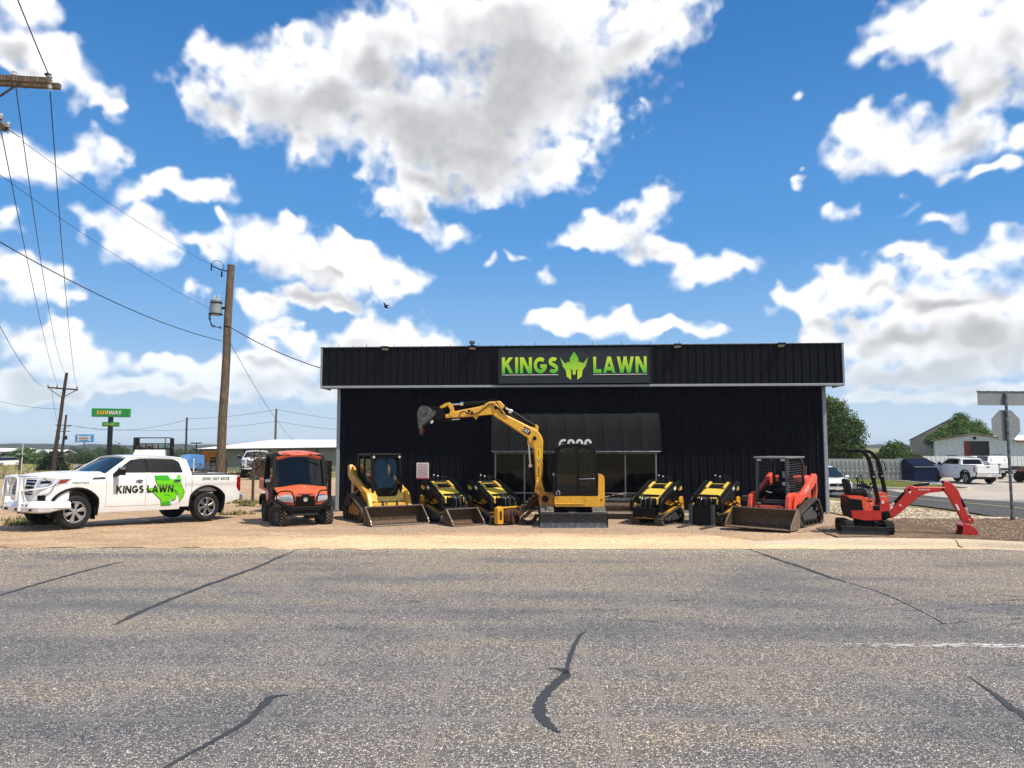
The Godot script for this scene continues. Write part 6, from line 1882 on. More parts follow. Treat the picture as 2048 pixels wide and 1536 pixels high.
func build_yellow_loader() -> void:
	var t = thing("track_loader", "yellow track loader with black glazed cab and wide steel bucket by the wall notice", "track loader", V(-3.84, land(-3.8, -21.5), -21.65), 30.0)
	t.scale = Vector3.ONE * 0.96
	var Y: Material = M["cat_yellow"]
	var P: Material = M["pale_yellow"]
	var K: Material = M["machine_black"]
	for s in [-1.0, 1.0]:
		track(t, s * 0.66, 0.32, PV(CTL_TRACK), CTL_ROLLERS, M["worn_yellow"], M["dusty_rubber"])
		part("side_frame", slab(rounded(PV([-0.95, 0.45, 0.60, 0.30, 0.72, 0.62, 0.10, 0.80, -0.95, 0.92]), 0.03), s * 0.44, 0.16, 0.02), M["worn_yellow"], t)
		# lift arm: long sloping beam, knee, and the leg down to the bucket
		part("lift_arm", slab(rounded(PV([-1.08, 1.62, -0.92, 1.66, -0.80, 1.44, 0.42, 0.98, 0.72, 0.88, 0.86, 0.70, 0.98, 0.48, 1.0, 0.28, 0.88, 0.26, 0.82, 0.50, 0.66, 0.68, 0.40, 0.74, 0.1, 0.90, -0.85, 1.18, -1.06, 1.30]), 0.04), s * 0.60, 0.13, 0.02), Y, t)
		part("arm_ram", B.new().cyl(V(s * 0.60, 0.55, -0.75), V(s * 0.60, 0.90, 0.0), 0.05, 12), K, t)
		part("arm_rod", B.new().cyl(V(s * 0.60, 0.90, 0.0), V(s * 0.60, 1.0, 0.2), 0.028, 10), M["chrome"], t)
		part("rear_post", slab(PV([-1.15, 0.55, -0.95, 0.55, -0.90, 1.45, -1.10, 1.60]), s * 0.47, 0.1), Y, t)
		part("tilt_ram", B.new().cyl(V(s * 0.22, 0.30, 1.0), V(s * 0.22, 0.62, 0.82), 0.04, 12), K, t)
	part("hose_bundle", B.new().tube(curve([V(-0.52, 0.94, -0.3), V(-0.46, 1.08, -0.45), V(-0.50, 1.02, -0.62), V(-0.55, 0.86, -0.7)], 4), 0.03, 8), K, t)
	part("rear_hood", B.new().box(V(0, 1.02, -0.92), V(0.86, 0.75, 0.55), Basis(), 0.05), K, t)
	part("belly", B.new().box(V(0, 0.45, -0.1), V(0.75, 0.35, 1.6), Basis(), 0.03), K, t)
	# cross plate between the arm legs, cut out under the door
	part("front_plate", B.new().ext(PV([-0.53, 0.50, 0.53, 0.50, 0.53, 0.98, 0.38, 1.0, 0.33, 0.80, 0.26, 0.74, -0.26, 0.74, -0.33, 0.80, -0.38, 1.0, -0.53, 0.98]), 0.0, 0.14, T(0, 0.0, 0.70, rotx(-14)), 0.02), P, t)
	part("plate_brow", B.new().box(V(0, 0.53, 0.86), V(1.06, 0.10, 0.05), rotx(-14), 0.01), Y, t)
	part("quick_hitch", B.new().box(V(0, 0.34, 1.02), V(1.0, 0.22, 0.07), Basis(), 0.02), K, t)
	for x in [-0.36, -0.26, 0.26, 0.36]: part("hitch_ear", slab(PV([0.82, 0.42, 1.04, 0.36, 1.04, 0.24, 0.9, 0.30]), x, 0.03), Y if absf(x) < 0.3 else M["worn_steel"], t)
	# cab
	var cab = group("cab", t)
	for s in [-1.0, 1.0]:
		for q in [[0.62, 0.92, 0.50, 1.92], [-0.62, 1.0, -0.62, 1.92], [-0.12, 0.95, -0.12, 1.92]]:
			part("post", B.new().bar([V(s * 0.43, q[1], q[0]), V(s * 0.43, q[3], q[2])], 0.09, 0.09, V(0, 0, 1)), K, cab)
		part("side_window", slab(rounded(PV([-0.58, 1.12, -0.58, 1.84, 0.46, 1.84, 0.56, 1.12]), 0.06), s * 0.445, 0.012, 0.0), M["cab_glass"], cab)
		part("side_sill", slab(PV([-0.66, 0.70, 0.64, 0.70, 0.62, 1.12, -0.66, 1.12]), s * 0.43, 0.06), K, cab)
		for k in 5: part("window_guard", B.new().box(V(s * 0.435, 1.2 + k * 0.14, 0.0), V(0.008, 0.008, 1.05)), K, cab)
		part("lamp", B.new().lathe([[0.0, 0.0], [0.035, 0.005], [0.04, 0.03]], V(s * 0.40, 1.90, 0.54), V(0, 0, 1), 12), M["lamp_glass"], cab)
	part("roof", B.new().ext(rounded(rect(-0.50, -0.58, 0.50, 0.70), 0.08), 1.93, 2.0, Transform3D(LAY), 0.03), K, cab)
	part("back_wall", B.new().box(V(0, 1.4, -0.62), V(0.86, 1.0, 0.05)), K, cab)
	part("cab_floor", B.new().box(V(0, 0.85, 0.0), V(0.84, 0.3, 1.2)), K, cab)
	var st = part("seat", B.new().box(V(0, 1.12, -0.15), V(0.46, 0.14, 0.44), Basis(), 0.04), M["seat_black"], cab)
	part("backrest", B.new().box(V(0, 1.45, -0.36), V(0.44, 0.62, 0.12), rotx(-6), 0.05), M["seat_black"], st)
	part("headrest", B.new().box(V(0, 1.72, -0.36), V(0.24, 0.14, 0.10), Basis(), 0.04), M["seat_black"], st)
	for s in [-1.0, 1.0]:
		part("armrest", B.new().box(V(s * 0.30, 1.24, 0.0), V(0.1, 0.08, 0.4), Basis(), 0.02), M["seat_black"], st)
		part("joystick", B.new().cyl(V(s * 0.30, 1.26, 0.16), V(s * 0.28, 1.42, 0.18), 0.022, 8), K, st)
	# door: rounded frame with one big pane
	var pane = rounded(PV([-0.30, 0.98, -0.36, 1.15, -0.36, 1.72, -0.22, 1.88, 0.22, 1.88, 0.36, 1.72, 0.36, 1.15, 0.30, 0.98, 0.16, 0.78, -0.16, 0.78]), 0.08)
	part("door_glass", B.new().ext(pane, -0.004, 0.004, T(0, 0.07, 0.67, rotx(-6.8)), 0.0), M["cab_glass"], cab)
	var ring = []
	for q in pane: ring.append(Transform3D(rotx(-6.8), V(0, 0.07, 0.67)) * V(q.x, q.y, 0.0))
	ring.append(ring[0])
	part("door_frame", B.new().bar(ring, 0.05, 0.05, V(0, 0, 1)), K, cab)
	part("door_top", B.new().box(V(0, 1.92, 0.52), V(0.84, 0.10, 0.06)), K, cab)
	part("wiper", B.new().bar([V(0.02, 1.86, 0.52), V(0.14, 1.55, 0.56), V(0.20, 1.30, 0.60)], 0.025, 0.02, V(0, 0, 1)), K, cab)
	part("grab_bar", B.new().tube(curve([V(0.30, 1.1, 0.66), V(0.18, 0.92, 0.72), V(0.02, 0.82, 0.74)], 4), 0.014, 6), M["grey_steel"], cab)
	bucket(t, 1.72, 0.50, 0.66, V(0, 0.01, 1.06), M["bucket_steel"], M["worn_steel"])

func build_red_loader() -> void:
	var t = thing("track_loader", "orange red track loader with grey open cab and rusty bucket at the shop corner", "track loader", V(7.04, land(7.1, -19.6) + 0.01, -19.55), -43.0)
	t.scale = Vector3.ONE * 0.88
	var R: Material = M["red_orange"]
	var K: Material = M["machine_black"]
	var G: Material = M["cab_grey"]
	for s in [-1.0, 1.0]:
		track(t, s * 0.70, 0.34, PV(CTL_TRACK), CTL_ROLLERS, M["grey_steel"], M["dusty_rubber"])
		part("side_frame", slab(rounded(PV([-0.95, 0.45, 0.60, 0.34, 0.70, 0.66, 0.10, 0.84, -0.95, 0.98]), 0.03), s * 0.46, 0.12, 0.02), R, t)
		part("lift_arm", slab(rounded(PV([-0.98, 1.46, -0.82, 1.50, -0.70, 1.44, 0.10, 0.98, 0.32, 0.96, 0.42, 0.72, 0.40, 0.62, 0.16, 0.72, -0.02, 0.78, -0.72, 1.12, -0.98, 1.30]), 0.05), s * 0.66, 0.14, 0.025), R, t)
		part("arm_leg", slab(rounded(PV([0.30, 0.96, 0.64, 0.98, 0.84, 0.90, 0.92, 0.62, 0.96, 0.30, 0.80, 0.28, 0.70, 0.56, 0.40, 0.62]), 0.04), s * 0.56, 0.13, 0.02), R, t)
		part("arm_edge", slab(rounded(PV([0.42, 0.92, 0.60, 0.92, 0.72, 0.66, 0.82, 0.34, 0.72, 0.34, 0.60, 0.62, 0.42, 0.66]), 0.03), s * 0.69, 0.05, 0.01), R, t)
		part("arm_letters", letters("SVL75", 0.34, 0.11, 0.004), M["decal_white"], t, T(s * 0.733, 1.06, -0.14, roty(90.0 * s) * rotz(28.0 if s > 0 else -28.0)))
		part("rear_strut", B.new().bar([V(s * 0.66, 1.42, -0.92), V(s * 0.64, 1.0, -1.02), V(s * 0.62, 0.58, -0.92)], 0.09, 0.11, V(1, 0, 0)), M["faded_orange"], t)
		part("arm_ram", B.new().cyl(V(s * 0.62, 0.62, -0.62), V(s * 0.64, 0.92, -0.05), 0.045, 12), K, t)
		part("tilt_ram", B.new().cyl(V(s * 0.30, 0.32, 0.98), V(s * 0.30, 0.70, 0.74), 0.04, 12), K, t)
	part("exhaust", B.new().tube(curve([V(0.36, 1.35, -1.0), V(0.36, 1.62, -1.0), V(0.38, 1.68, -1.04)], 4), 0.04, 10), M["rusty_steel"], t)
	part("rear_hood", B.new().box(V(0, 1.05, -0.88), V(0.95, 0.75, 0.55), Basis(), 0.06), R, t)
	part("belly", B.new().box(V(0, 0.45, -0.1), V(0.75, 0.35, 1.6), Basis(), 0.03), K, t)
	part("step_plate", B.new().box(V(0, 0.62, 0.72), V(0.86, 0.06, 0.12), Basis(), 0.01), K, t)
	for k in 4: part("cross_panel", B.new().box(V(-0.33 + k * 0.22, 0.46, 0.86), V(0.205, 0.30, 0.04), rotx(-10), 0.01), R, t)
	part("hitch", B.new().box(V(0, 0.34, 0.98), V(1.06, 0.2, 0.06), Basis(), 0.02), K, t)
	for x in [-0.34, -0.30, -0.26]: part("coupler_nipple", B.new().cyl(V(x, 0.64, 0.80), V(x, 0.66, 0.90), 0.025, 10), M["worn_steel"], t)
	var cab = group("cab", t)
	for s in [-1.0, 1.0]:
		for q in [[0.60, 0.66, 0.56, 1.94], [-0.62, 0.95, -0.56, 1.88]]:
			part("post", B.new().bar([V(s * 0.45, q[1], q[0]), V(s * 0.44, q[3], q[2])], 0.07, 0.08, V(0, 0, 1)), M["post_grey"] if q[0] > 0 else K, cab)
		part("side_skirt", slab(PV([-0.64, 0.62, 0.60, 0.62, 0.60, 0.96, -0.64, 1.08]), s * 0.44, 0.04), K, cab)
		var rim = []
		for q in rounded(PV([-0.60, 1.0, 0.56, 0.92, 0.54, 1.96, -0.42, 1.96, -0.58, 1.80]), 0.1): rim.append(V(s * 0.46, q.y, q.x))
		rim.append(rim[0])
		part("side_rim", B.new().bar(rim, 0.05, 0.05, V(1, 0, 0)), M["post_grey"], cab)
		for k in 13: part("guard_slat", B.new().box(V(s * 0.455, 1.06 + k * 0.066, -0.01), V(0.012, 0.016, 1.08), rotx(1.5)), M["grey_steel"], cab)
		part("lamp", B.new().box(V(s * 0.36, 1.91, 0.62), V(0.13, 0.06, 0.04), Basis(), 0.01), M["lamp_glass"], cab)
		part("side_mirror", B.new().box(V(s * 0.52, 1.38, 0.62), V(0.03, 0.16, 0.05), Basis(), 0.01), K, cab)
	part("roof", B.new().ext(rounded(rect(-0.53, -0.68, 0.53, 0.62), 0.07), 1.95, 2.01, Transform3D(LAY), 0.025), G, cab)
	part("back_frame", B.new().box(V(0, 0.98, -0.58), V(0.86, 0.5, 0.04)), K, cab)
	part("back_bar", B.new().box(V(0, 1.55, -0.58), V(0.10, 0.8, 0.04)), K, cab)
	part("cab_floor", B.new().box(V(0, 0.72, 0.0), V(0.84, 0.08, 1.2)), K, cab)
	var st = part("seat", B.new().box(V(0, 1.0, -0.2), V(0.48, 0.14, 0.44), Basis(), 0.04), M["seat_black"], cab)
	part("backrest", B.new().box(V(0, 1.30, -0.42), V(0.44, 0.56, 0.12), rotx(-6), 0.05), M["seat_black"], st)
	part("headrest", B.new().box(V(0, 1.46, -0.34), V(0.16, 0.20, 0.05), Basis(), 0.03), M["grey_trim"], st)
	part("seat_tag", B.new().box(V(0, 1.18, -0.33), V(0.17, 0.10, 0.01)), M["decal_white"], st)
	for s in [-1.0, 1.0]:
		part("console", B.new().box(V(s * 0.32, 0.98, 0.0), V(0.14, 0.36, 0.5), Basis(), 0.03), K, cab)
		part("joystick", B.new().cyl(V(s * 0.30, 1.14, 0.16), V(s * 0.28, 1.30, 0.18), 0.02, 8), K, cab)
	part("door_sill_bars", B.new().box(V(0, 0.74, 0.60), V(0.80, 0.02, 0.03)), G, cab)
	part("door_sill_bars", B.new().box(V(0, 0.68, 0.62), V(0.80, 0.02, 0.03)), G, cab)
	part("rag", B.new().box(V(-0.22, 0.96, 0.3), V(0.18, 0.03, 0.06), rotz(-12), 0.01), M["decal_white"], cab)
	bucket(t, 1.92, 0.54, 0.62, V(0, 0.01, 1.02), M["bucket_steel"], M["tan_steel"])
	part("lip_step", B.new().box(V(-0.05, 0.515, 1.14), V(0.34, 0.04, 0.10)), M["rusty_steel"], t)

# stand-on loader without a cab; logo side panels, sloping hood, hoses at the front
func stand_on(called: String, label: String) -> Node3D:
	var t = thing(called, label, "mini loader", Vector3.ZERO, 0.0, "stand-on mini loaders parked before the shop")
	var Y: Material = M["cat_yellow"]
	var P: Material = M["pale_yellow"]
	var K: Material = M["machine_black"]
	for s in [-1.0, 1.0]:
		track(t, s * 0.34, 0.23, PV([-0.62, 0.0, 0.50, 0.0, 0.62, 0.14, 0.54, 0.27, -0.42, 0.50, -0.60, 0.44, -0.74, 0.16]), [[0.48, 0.14, 0.11], [-0.58, 0.14, 0.11], [-0.44, 0.36, 0.11], [-0.3, 0.09, 0.06], [0.0, 0.09, 0.06], [0.24, 0.09, 0.06]], M["grey_steel"], M["dusty_rubber"])
		part("lower_beam", slab(rounded(PV([-0.70, 0.52, -0.40, 0.66, 0.10, 0.56, 0.30, 0.66, 0.52, 0.62, 0.60, 0.34, 0.42, 0.30, 0.0, 0.44, -0.62, 0.60]), 0.04), s * 0.40, 0.10, 0.015), Y, t)
		part("side_panel", slab(rounded(PV([-0.50, 0.62, -0.52, 1.16, -0.36, 1.22, 0.44, 0.82, 0.50, 0.60, 0.10, 0.56, -0.36, 0.66]), 0.05), s * 0.32, 0.06, 0.015), K, t)
		for k in 4: part("louvre", slab(PV([-0.06 + k * 0.075, 0.62, -0.01 + k * 0.075, 0.62, -0.02 + k * 0.075, 0.82 - k * 0.02, -0.07 + k * 0.075, 0.84 - k * 0.02]), s * 0.36, 0.03, 0.004), M["worn_yellow"], t)
		part("lift_arm", slab(rounded(PV([-0.62, 1.20, -0.48, 1.27, -0.38, 1.24, 0.50, 0.80, 0.64, 0.70, 0.66, 0.40, 0.54, 0.36, 0.50, 0.60, -0.44, 1.06, -0.62, 1.10]), 0.04), s * 0.42, 0.07, 0.015), K, t)
		part("arm_decal", B.new().box(V(s * 0.457, 1.04, -0.16), V(0.006, 0.08, 0.13), rotx(27), 0.0), M["decal_white"], t)
		part("name_decal", letters("Vermeer", 0.26, 0.06, 0.004), M["decal_white"], t, T(s * 0.352, 0.90, 0.06, roty(90.0 * s) * rotz(26.0 if s > 0 else -26.0)))
		part("rear_shield", slab(rounded(PV([-0.86, 0.40, -0.70, 0.28, -0.56, 0.52, -0.62, 0.76, -0.80, 0.78]), 0.04), s * 0.36, 0.05, 0.012), Y, t)
		part("hip_guard", slab(rounded(PV([-0.72, 0.98, -0.58, 0.94, -0.52, 1.14, -0.62, 1.22, -0.72, 1.16]), 0.03), s * 0.37, 0.05, 0.012), P, t)
		part("arm_ram", B.new().cyl(V(s * 0.42, 0.50, -0.40), V(s * 0.42, 0.80, 0.14), 0.035, 10), K, t)
		part("tilt_ram", B.new().cyl(V(s * 0.12, 0.76, 0.50), V(s * 0.12, 0.42, 0.66), 0.032, 10), K, t)
		part("tilt_rod", B.new().cyl(V(s * 0.12, 0.42, 0.66), V(s * 0.12, 0.30, 0.70), 0.018, 8), M["chrome"], t)
	part("hood", B.new().ext(rounded(PV([0.42, 1.10, 0.36, 1.17, -0.50, 0.76, -0.52, 0.60, 0.42, 0.60]), 0.03), -0.28, 0.28, T(0, 0, 0, roty(90)), 0.03), P, t)
	part("front_panel", B.new().box(V(0, 0.68, 0.515), V(0.5, 0.18, 0.03), Basis(), 0.01), K, t)
	part("hood_vent", B.new().box(V(0, 1.095, -0.16), V(0.38, 0.03, 0.22), rotx(25.5), 0.006), M["black_plastic"], t)
	for s in [-1.0, 1.0]: part("hood_rib", slab(PV([-0.44, 1.20, -0.32, 1.22, -0.02, 1.08, -0.04, 1.02, -0.40, 1.12]), s * 0.24, 0.06, 0.012), P, t)
	part("engine_block", B.new().box(V(0, 0.62, -0.05), V(0.5, 0.5, 0.9)), K, t)
	part("console", B.new().box(V(0, 1.18, -0.46), V(0.5, 0.10, 0.16), rotx(15), 0.02), K, t)
	part("console_back", B.new().box(V(0, 0.85, -0.52), V(0.56, 0.6, 0.10), Basis(), 0.02), K, t)
	for q in [[-0.14, 1.40], [-0.02, 1.37], [0.12, 1.41], [0.2, 1.36]]:
		var lv = part("lever", B.new().cyl(V(q[0], 1.2, -0.46), V(q[0] * 1.05, q[1], -0.44), 0.008, 6), M["grey_steel"], t)
		part("knob", B.new().lathe([[0.0, -0.022], [0.02, -0.01], [0.022, 0.008], [0.0, 0.024]], V(q[0] * 1.05, q[1], -0.44), Vector3.UP, 10, false), M["decal_white"] if q[0] < 0.0 else K, lv)
	part("grab_loop", B.new().tube(curve([V(-0.24, 1.17, -0.34), V(-0.25, 1.30, -0.36), V(-0.2, 1.34, -0.36), V(0.2, 1.34, -0.38), V(0.25, 1.30, -0.36), V(0.24, 1.17, -0.34)], 4), 0.014, 6), K, t)
	part("foot_platform", B.new().box(V(0, 0.26, -0.90), V(0.56, 0.04, 0.30), Basis(), 0.01), K, t)
	part("front_cross", B.new().box(V(0, 0.46, 0.58), V(0.8, 0.09, 0.08), Basis(), 0.02), K, t)
	part("hitch_plate", B.new().box(V(0, 0.36, 0.72), V(0.62, 0.26, 0.05), Basis(), 0.01), K, t)
	for k in 7:
		var x: float = -0.20 + k * 0.07
		part("hose", B.new().tube(curve([V(x, 0.74 - 0.01 * k, 0.44), V(x + 0.02, 0.86 - 0.012 * k, 0.56), V(x + 0.05, 0.80 - 0.01 * k, 0.70), V(x + 0.05, 0.60, 0.74), V(x + 0.03, 0.44, 0.72)], 5), 0.013, 6), M["grey_steel"] if k % 2 else K, t)
	for k in 3: part("hose_sleeve", B.new().tube(curve([V(-0.12 + k * 0.05, 0.80, 0.52), V(-0.10 + k * 0.05, 0.82, 0.60), V(-0.08 + k * 0.05, 0.74, 0.68)], 4), 0.02, 6), M["chrome"], t)
	return t

func build_stand_on_loaders() -> void:
	var grp = "stand-on mini loaders parked before the shop"
	var base = stand_on("mini_loader", "yellow and black mini loader with a plain steel bucket, beneath the wall notice")
	# the three others are copies before each gets its own attachment
	var tr = copy(base, "mini_loader", "yellow and black mini loader carrying a rusty chain trencher beside the excavator", V(-0.52, 0, -21.1), 33.0)
	var rk = copy(base, "mini_loader", "yellow and black mini loader with an empty front plate right of the excavator", V(4.02, 0, -20.75), -38.0)
	var fk = copy(base, "mini_loader", "yellow and black mini loader with black pallet forks beside the red loader", V(5.62, 0, -20.7), -38.0)
	base.position = V(-1.88, 0, -21.2)
	base.rotation_degrees.y = 33.0
	for m in [base, tr, rk, fk]: m.scale = V(1.05, 0.93, 1.04)
	bucket(base, 0.92, 0.46, 0.52, V(0.0, 0.01, 0.74), M["bucket_steel"], M["worn_steel"])
	# trencher: drive head, boom with digging chain, auger and shield, folded up to the right
	var head = part("trencher_frame", B.new().ext(rounded(PV([-0.42, 0.04, -0.24, 0.04, -0.24, 0.48, -0.30, 0.56, -0.42, 0.50]), 0.03), 0.72, 0.90, Transform3D(), 0.015), M["cat_yellow"], tr)
	part("frame_slot", B.new().ext(rounded(rect(-0.37, 0.16, -0.29, 0.42), 0.03), 0.895, 0.905, Transform3D(), 0.0), M["rusty_steel"], head)
	part("cross_tube", B.new().bar([V(-0.3, 0.50, 0.82), V(0.42, 0.52, 0.84)], 0.06, 0.05), M["cat_yellow"], tr)
	part("drive_housing", B.new().cyl(V(-0.10, 0.26, 0.74), V(0.0, 0.26, 0.92), 0.20, 24), M["rusty_steel"], tr)
	part("auger_disc", B.new().lathe([[0.05, 0.0], [0.24, 0.01], [0.24, 0.03], [0.05, 0.04]], V(0.10, 0.26, 0.86), V(0.6, 0, 0.8).normalized(), 24), M["rusty_steel"], tr)
	part("motor", B.new().cyl(V(-0.22, 0.20, 0.80), V(-0.06, 0.20, 0.84), 0.08, 14), M["rusty_steel"], tr)
	var arm = part("digging_boom", B.new().bar([V(0.16, 0.26, 0.96), V(0.72, 0.72, 1.0)], 0.06, 0.14, V(0, 0, 1)), M["rusty_steel"], tr)
	var rng = RandomNumberGenerator.new()
	rng.seed = 14
	for sd in [-1.0, 1.0]:
		for k in 13:
			var f: float = k / 12.0
			var o = V(-0.63, 0.77, 0).normalized() * sd * 0.11
			var c = V(0.14, 0.24, 0.98).lerp(V(0.76, 0.75, 1.02), f) + o
			part("chain_link", B.new().box(c, V(0.05, 0.04, 0.06), rotz(39), 0.008), M["worn_steel"] if k % 3 == 0 else M["rusty_steel"], arm)
			part("digging_tooth", B.new().box(c + o.normalized() * 0.05, V(0.035, 0.06, 0.10 if k % 2 else 0.05), rotz(39 + 20 * sd), 0.006), M["worn_steel"] if k % 2 else M["rusty_steel"], arm)
	part("crumb_shoe", B.new().bar(curve([V(0.24, 0.14, 1.0), V(0.44, 0.06, 1.02), V(0.62, 0.12, 1.02), V(0.72, 0.28, 1.02)], 4), 0.10, 0.05, V(0, 0, 1)), M["rusty_steel"], tr)
	for k in 5: part("soil_clod", B.new().lathe([[0.0, -0.04], [0.05, -0.02], [0.06, 0.01], [0.0, 0.04]], V(0.2 + k * 0.09, 0.05 + 0.02 * (k % 2), 1.08 - 0.02 * k), V(0.2 * k, 1, 0.1).normalized(), 7, false), M["dark_wood"], tr)
	# plain plate for the third; forks for the fourth
	part("front_blade", B.new().box(V(0, 0.27, 0.70), V(0.50, 0.12, 0.05), Basis(), 0.01), M["cat_yellow"], rk)
	part("blade_hook", B.new().tube(curve([V(-0.02, 0.28, 0.73), V(0.02, 0.25, 0.75), V(0.06, 0.26, 0.74), V(0.04, 0.29, 0.73)], 4), 0.01, 6), M["worn_yellow"], rk)
	part("back_plate", B.new().box(V(0, 0.28, 0.80), V(0.74, 0.50, 0.04), Basis(), 0.01), M["machine_black"], fk)
	for s in [-1.0, 1.0]:
		part("fork", B.new().ext(rounded(PV([0.80, 0.62, 0.86, 0.62, 0.87, 0.06, 1.60, 0.03, 1.60, 0.012, 0.80, 0.012]), 0.01), s * 0.30 - 0.05, s * 0.30 + 0.05, T(0, 0, 0, roty(-90)), 0.006), M["grey_steel"], fk)
	part("guard_rail", B.new().bar([V(-0.46, 0.86, 0.80), V(0.46, 0.86, 0.80)], 0.05, 0.05), M["machine_black"], fk)
	part("guard_rail", B.new().bar([V(-0.46, 0.56, 0.80), V(0.46, 0.56, 0.80)], 0.05, 0.05), M["machine_black"], fk)
	for k in 4:
		var x: float = -0.45 + k * 0.30
		part("guard_post", B.new().bar([V(x, 0.56, 0.80), V(x, 0.86, 0.80)], 0.035, 0.03, V(0, 0, 1)), M["machine_black"], fk)
		if k < 3: part("guard_brace", B.new().bar([V(x, 0.57, 0.80), V(x + 0.30, 0.85, 0.80)], 0.025, 0.03, V(0, 0, 1)), M["machine_black"], fk)
	part("bucket_stop", B.new().box(V(0.52, 0.72, -0.92), V(0.24, 0.16, 0.18), Basis(), 0.03), M["grey_steel"], fk)
	# powered rake left standing on the walk
	var pr = thing("power_rake", "rusty powered landscape rake with toothed roller resting on the walk under the windows", "rake", shop(9.1, 0.125, 2.0), -4.0)
	part("hood", B.new().box(V(0, 0.44, -0.06), V(1.36, 0.05, 0.30), rotx(10), 0.01), M["grey_steel"], pr)
	part("rear_beam", B.new().box(V(0, 0.36, -0.22), V(1.30, 0.12, 0.10), Basis(), 0.01), M["rusty_steel"], pr)
	part("roller", B.new().cyl(V(-0.64, 0.24, 0.08), V(0.64, 0.24, 0.08), 0.12, 20), M["bucket_steel"], pr)
	var teeth = B.new()
	for k in 26:
		for a in 7:
			var d = V(0, cos(a * 0.9 + k * 0.5), sin(a * 0.9 + k * 0.5))
			teeth.cyl(V(-0.62 + k * 0.049, 0.24, 0.08) + d * 0.115, V(-0.62 + k * 0.049, 0.24, 0.08) + d * 0.145, 0.012, 5)
	part("roller_teeth", teeth, M["worn_steel"], pr).set_meta("kind", "stuff")
	for s in [-1.0, 1.0]:
		part("end_cheek", slab(rounded(PV([-0.24, 0.10, 0.18, 0.12, 0.20, 0.36, 0.06, 0.48, -0.24, 0.44]), 0.04), s * 0.67, 0.03), M["tan_steel"], pr)
		part("gauge_wheel", B.new().cyl(V(s * 0.5 - 0.05, 0.10, -0.5), V(s * 0.5 + 0.05, 0.10, -0.5), 0.10, 16), M["rubber"], pr)
	part("top_rod", B.new().cyl(V(-0.5, 0.50, -0.05), V(0.2, 0.62, -0.25), 0.016, 8), M["worn_steel"], pr)
	part("top_rod", B.new().cyl(V(-0.3, 0.62, -0.15), V(0.5, 0.50, -0.1), 0.016, 8), M["worn_steel"], pr)
	part("top_hose", B.new().tube(curve([V(-0.36, 0.48, 0.0), V(-0.2, 0.60, 0.06), V(0.0, 0.50, 0.08), V(0.2, 0.56, 0.0), V(0.5, 0.50, -0.05)], 5), 0.016, 6), M["machine_black"], pr)

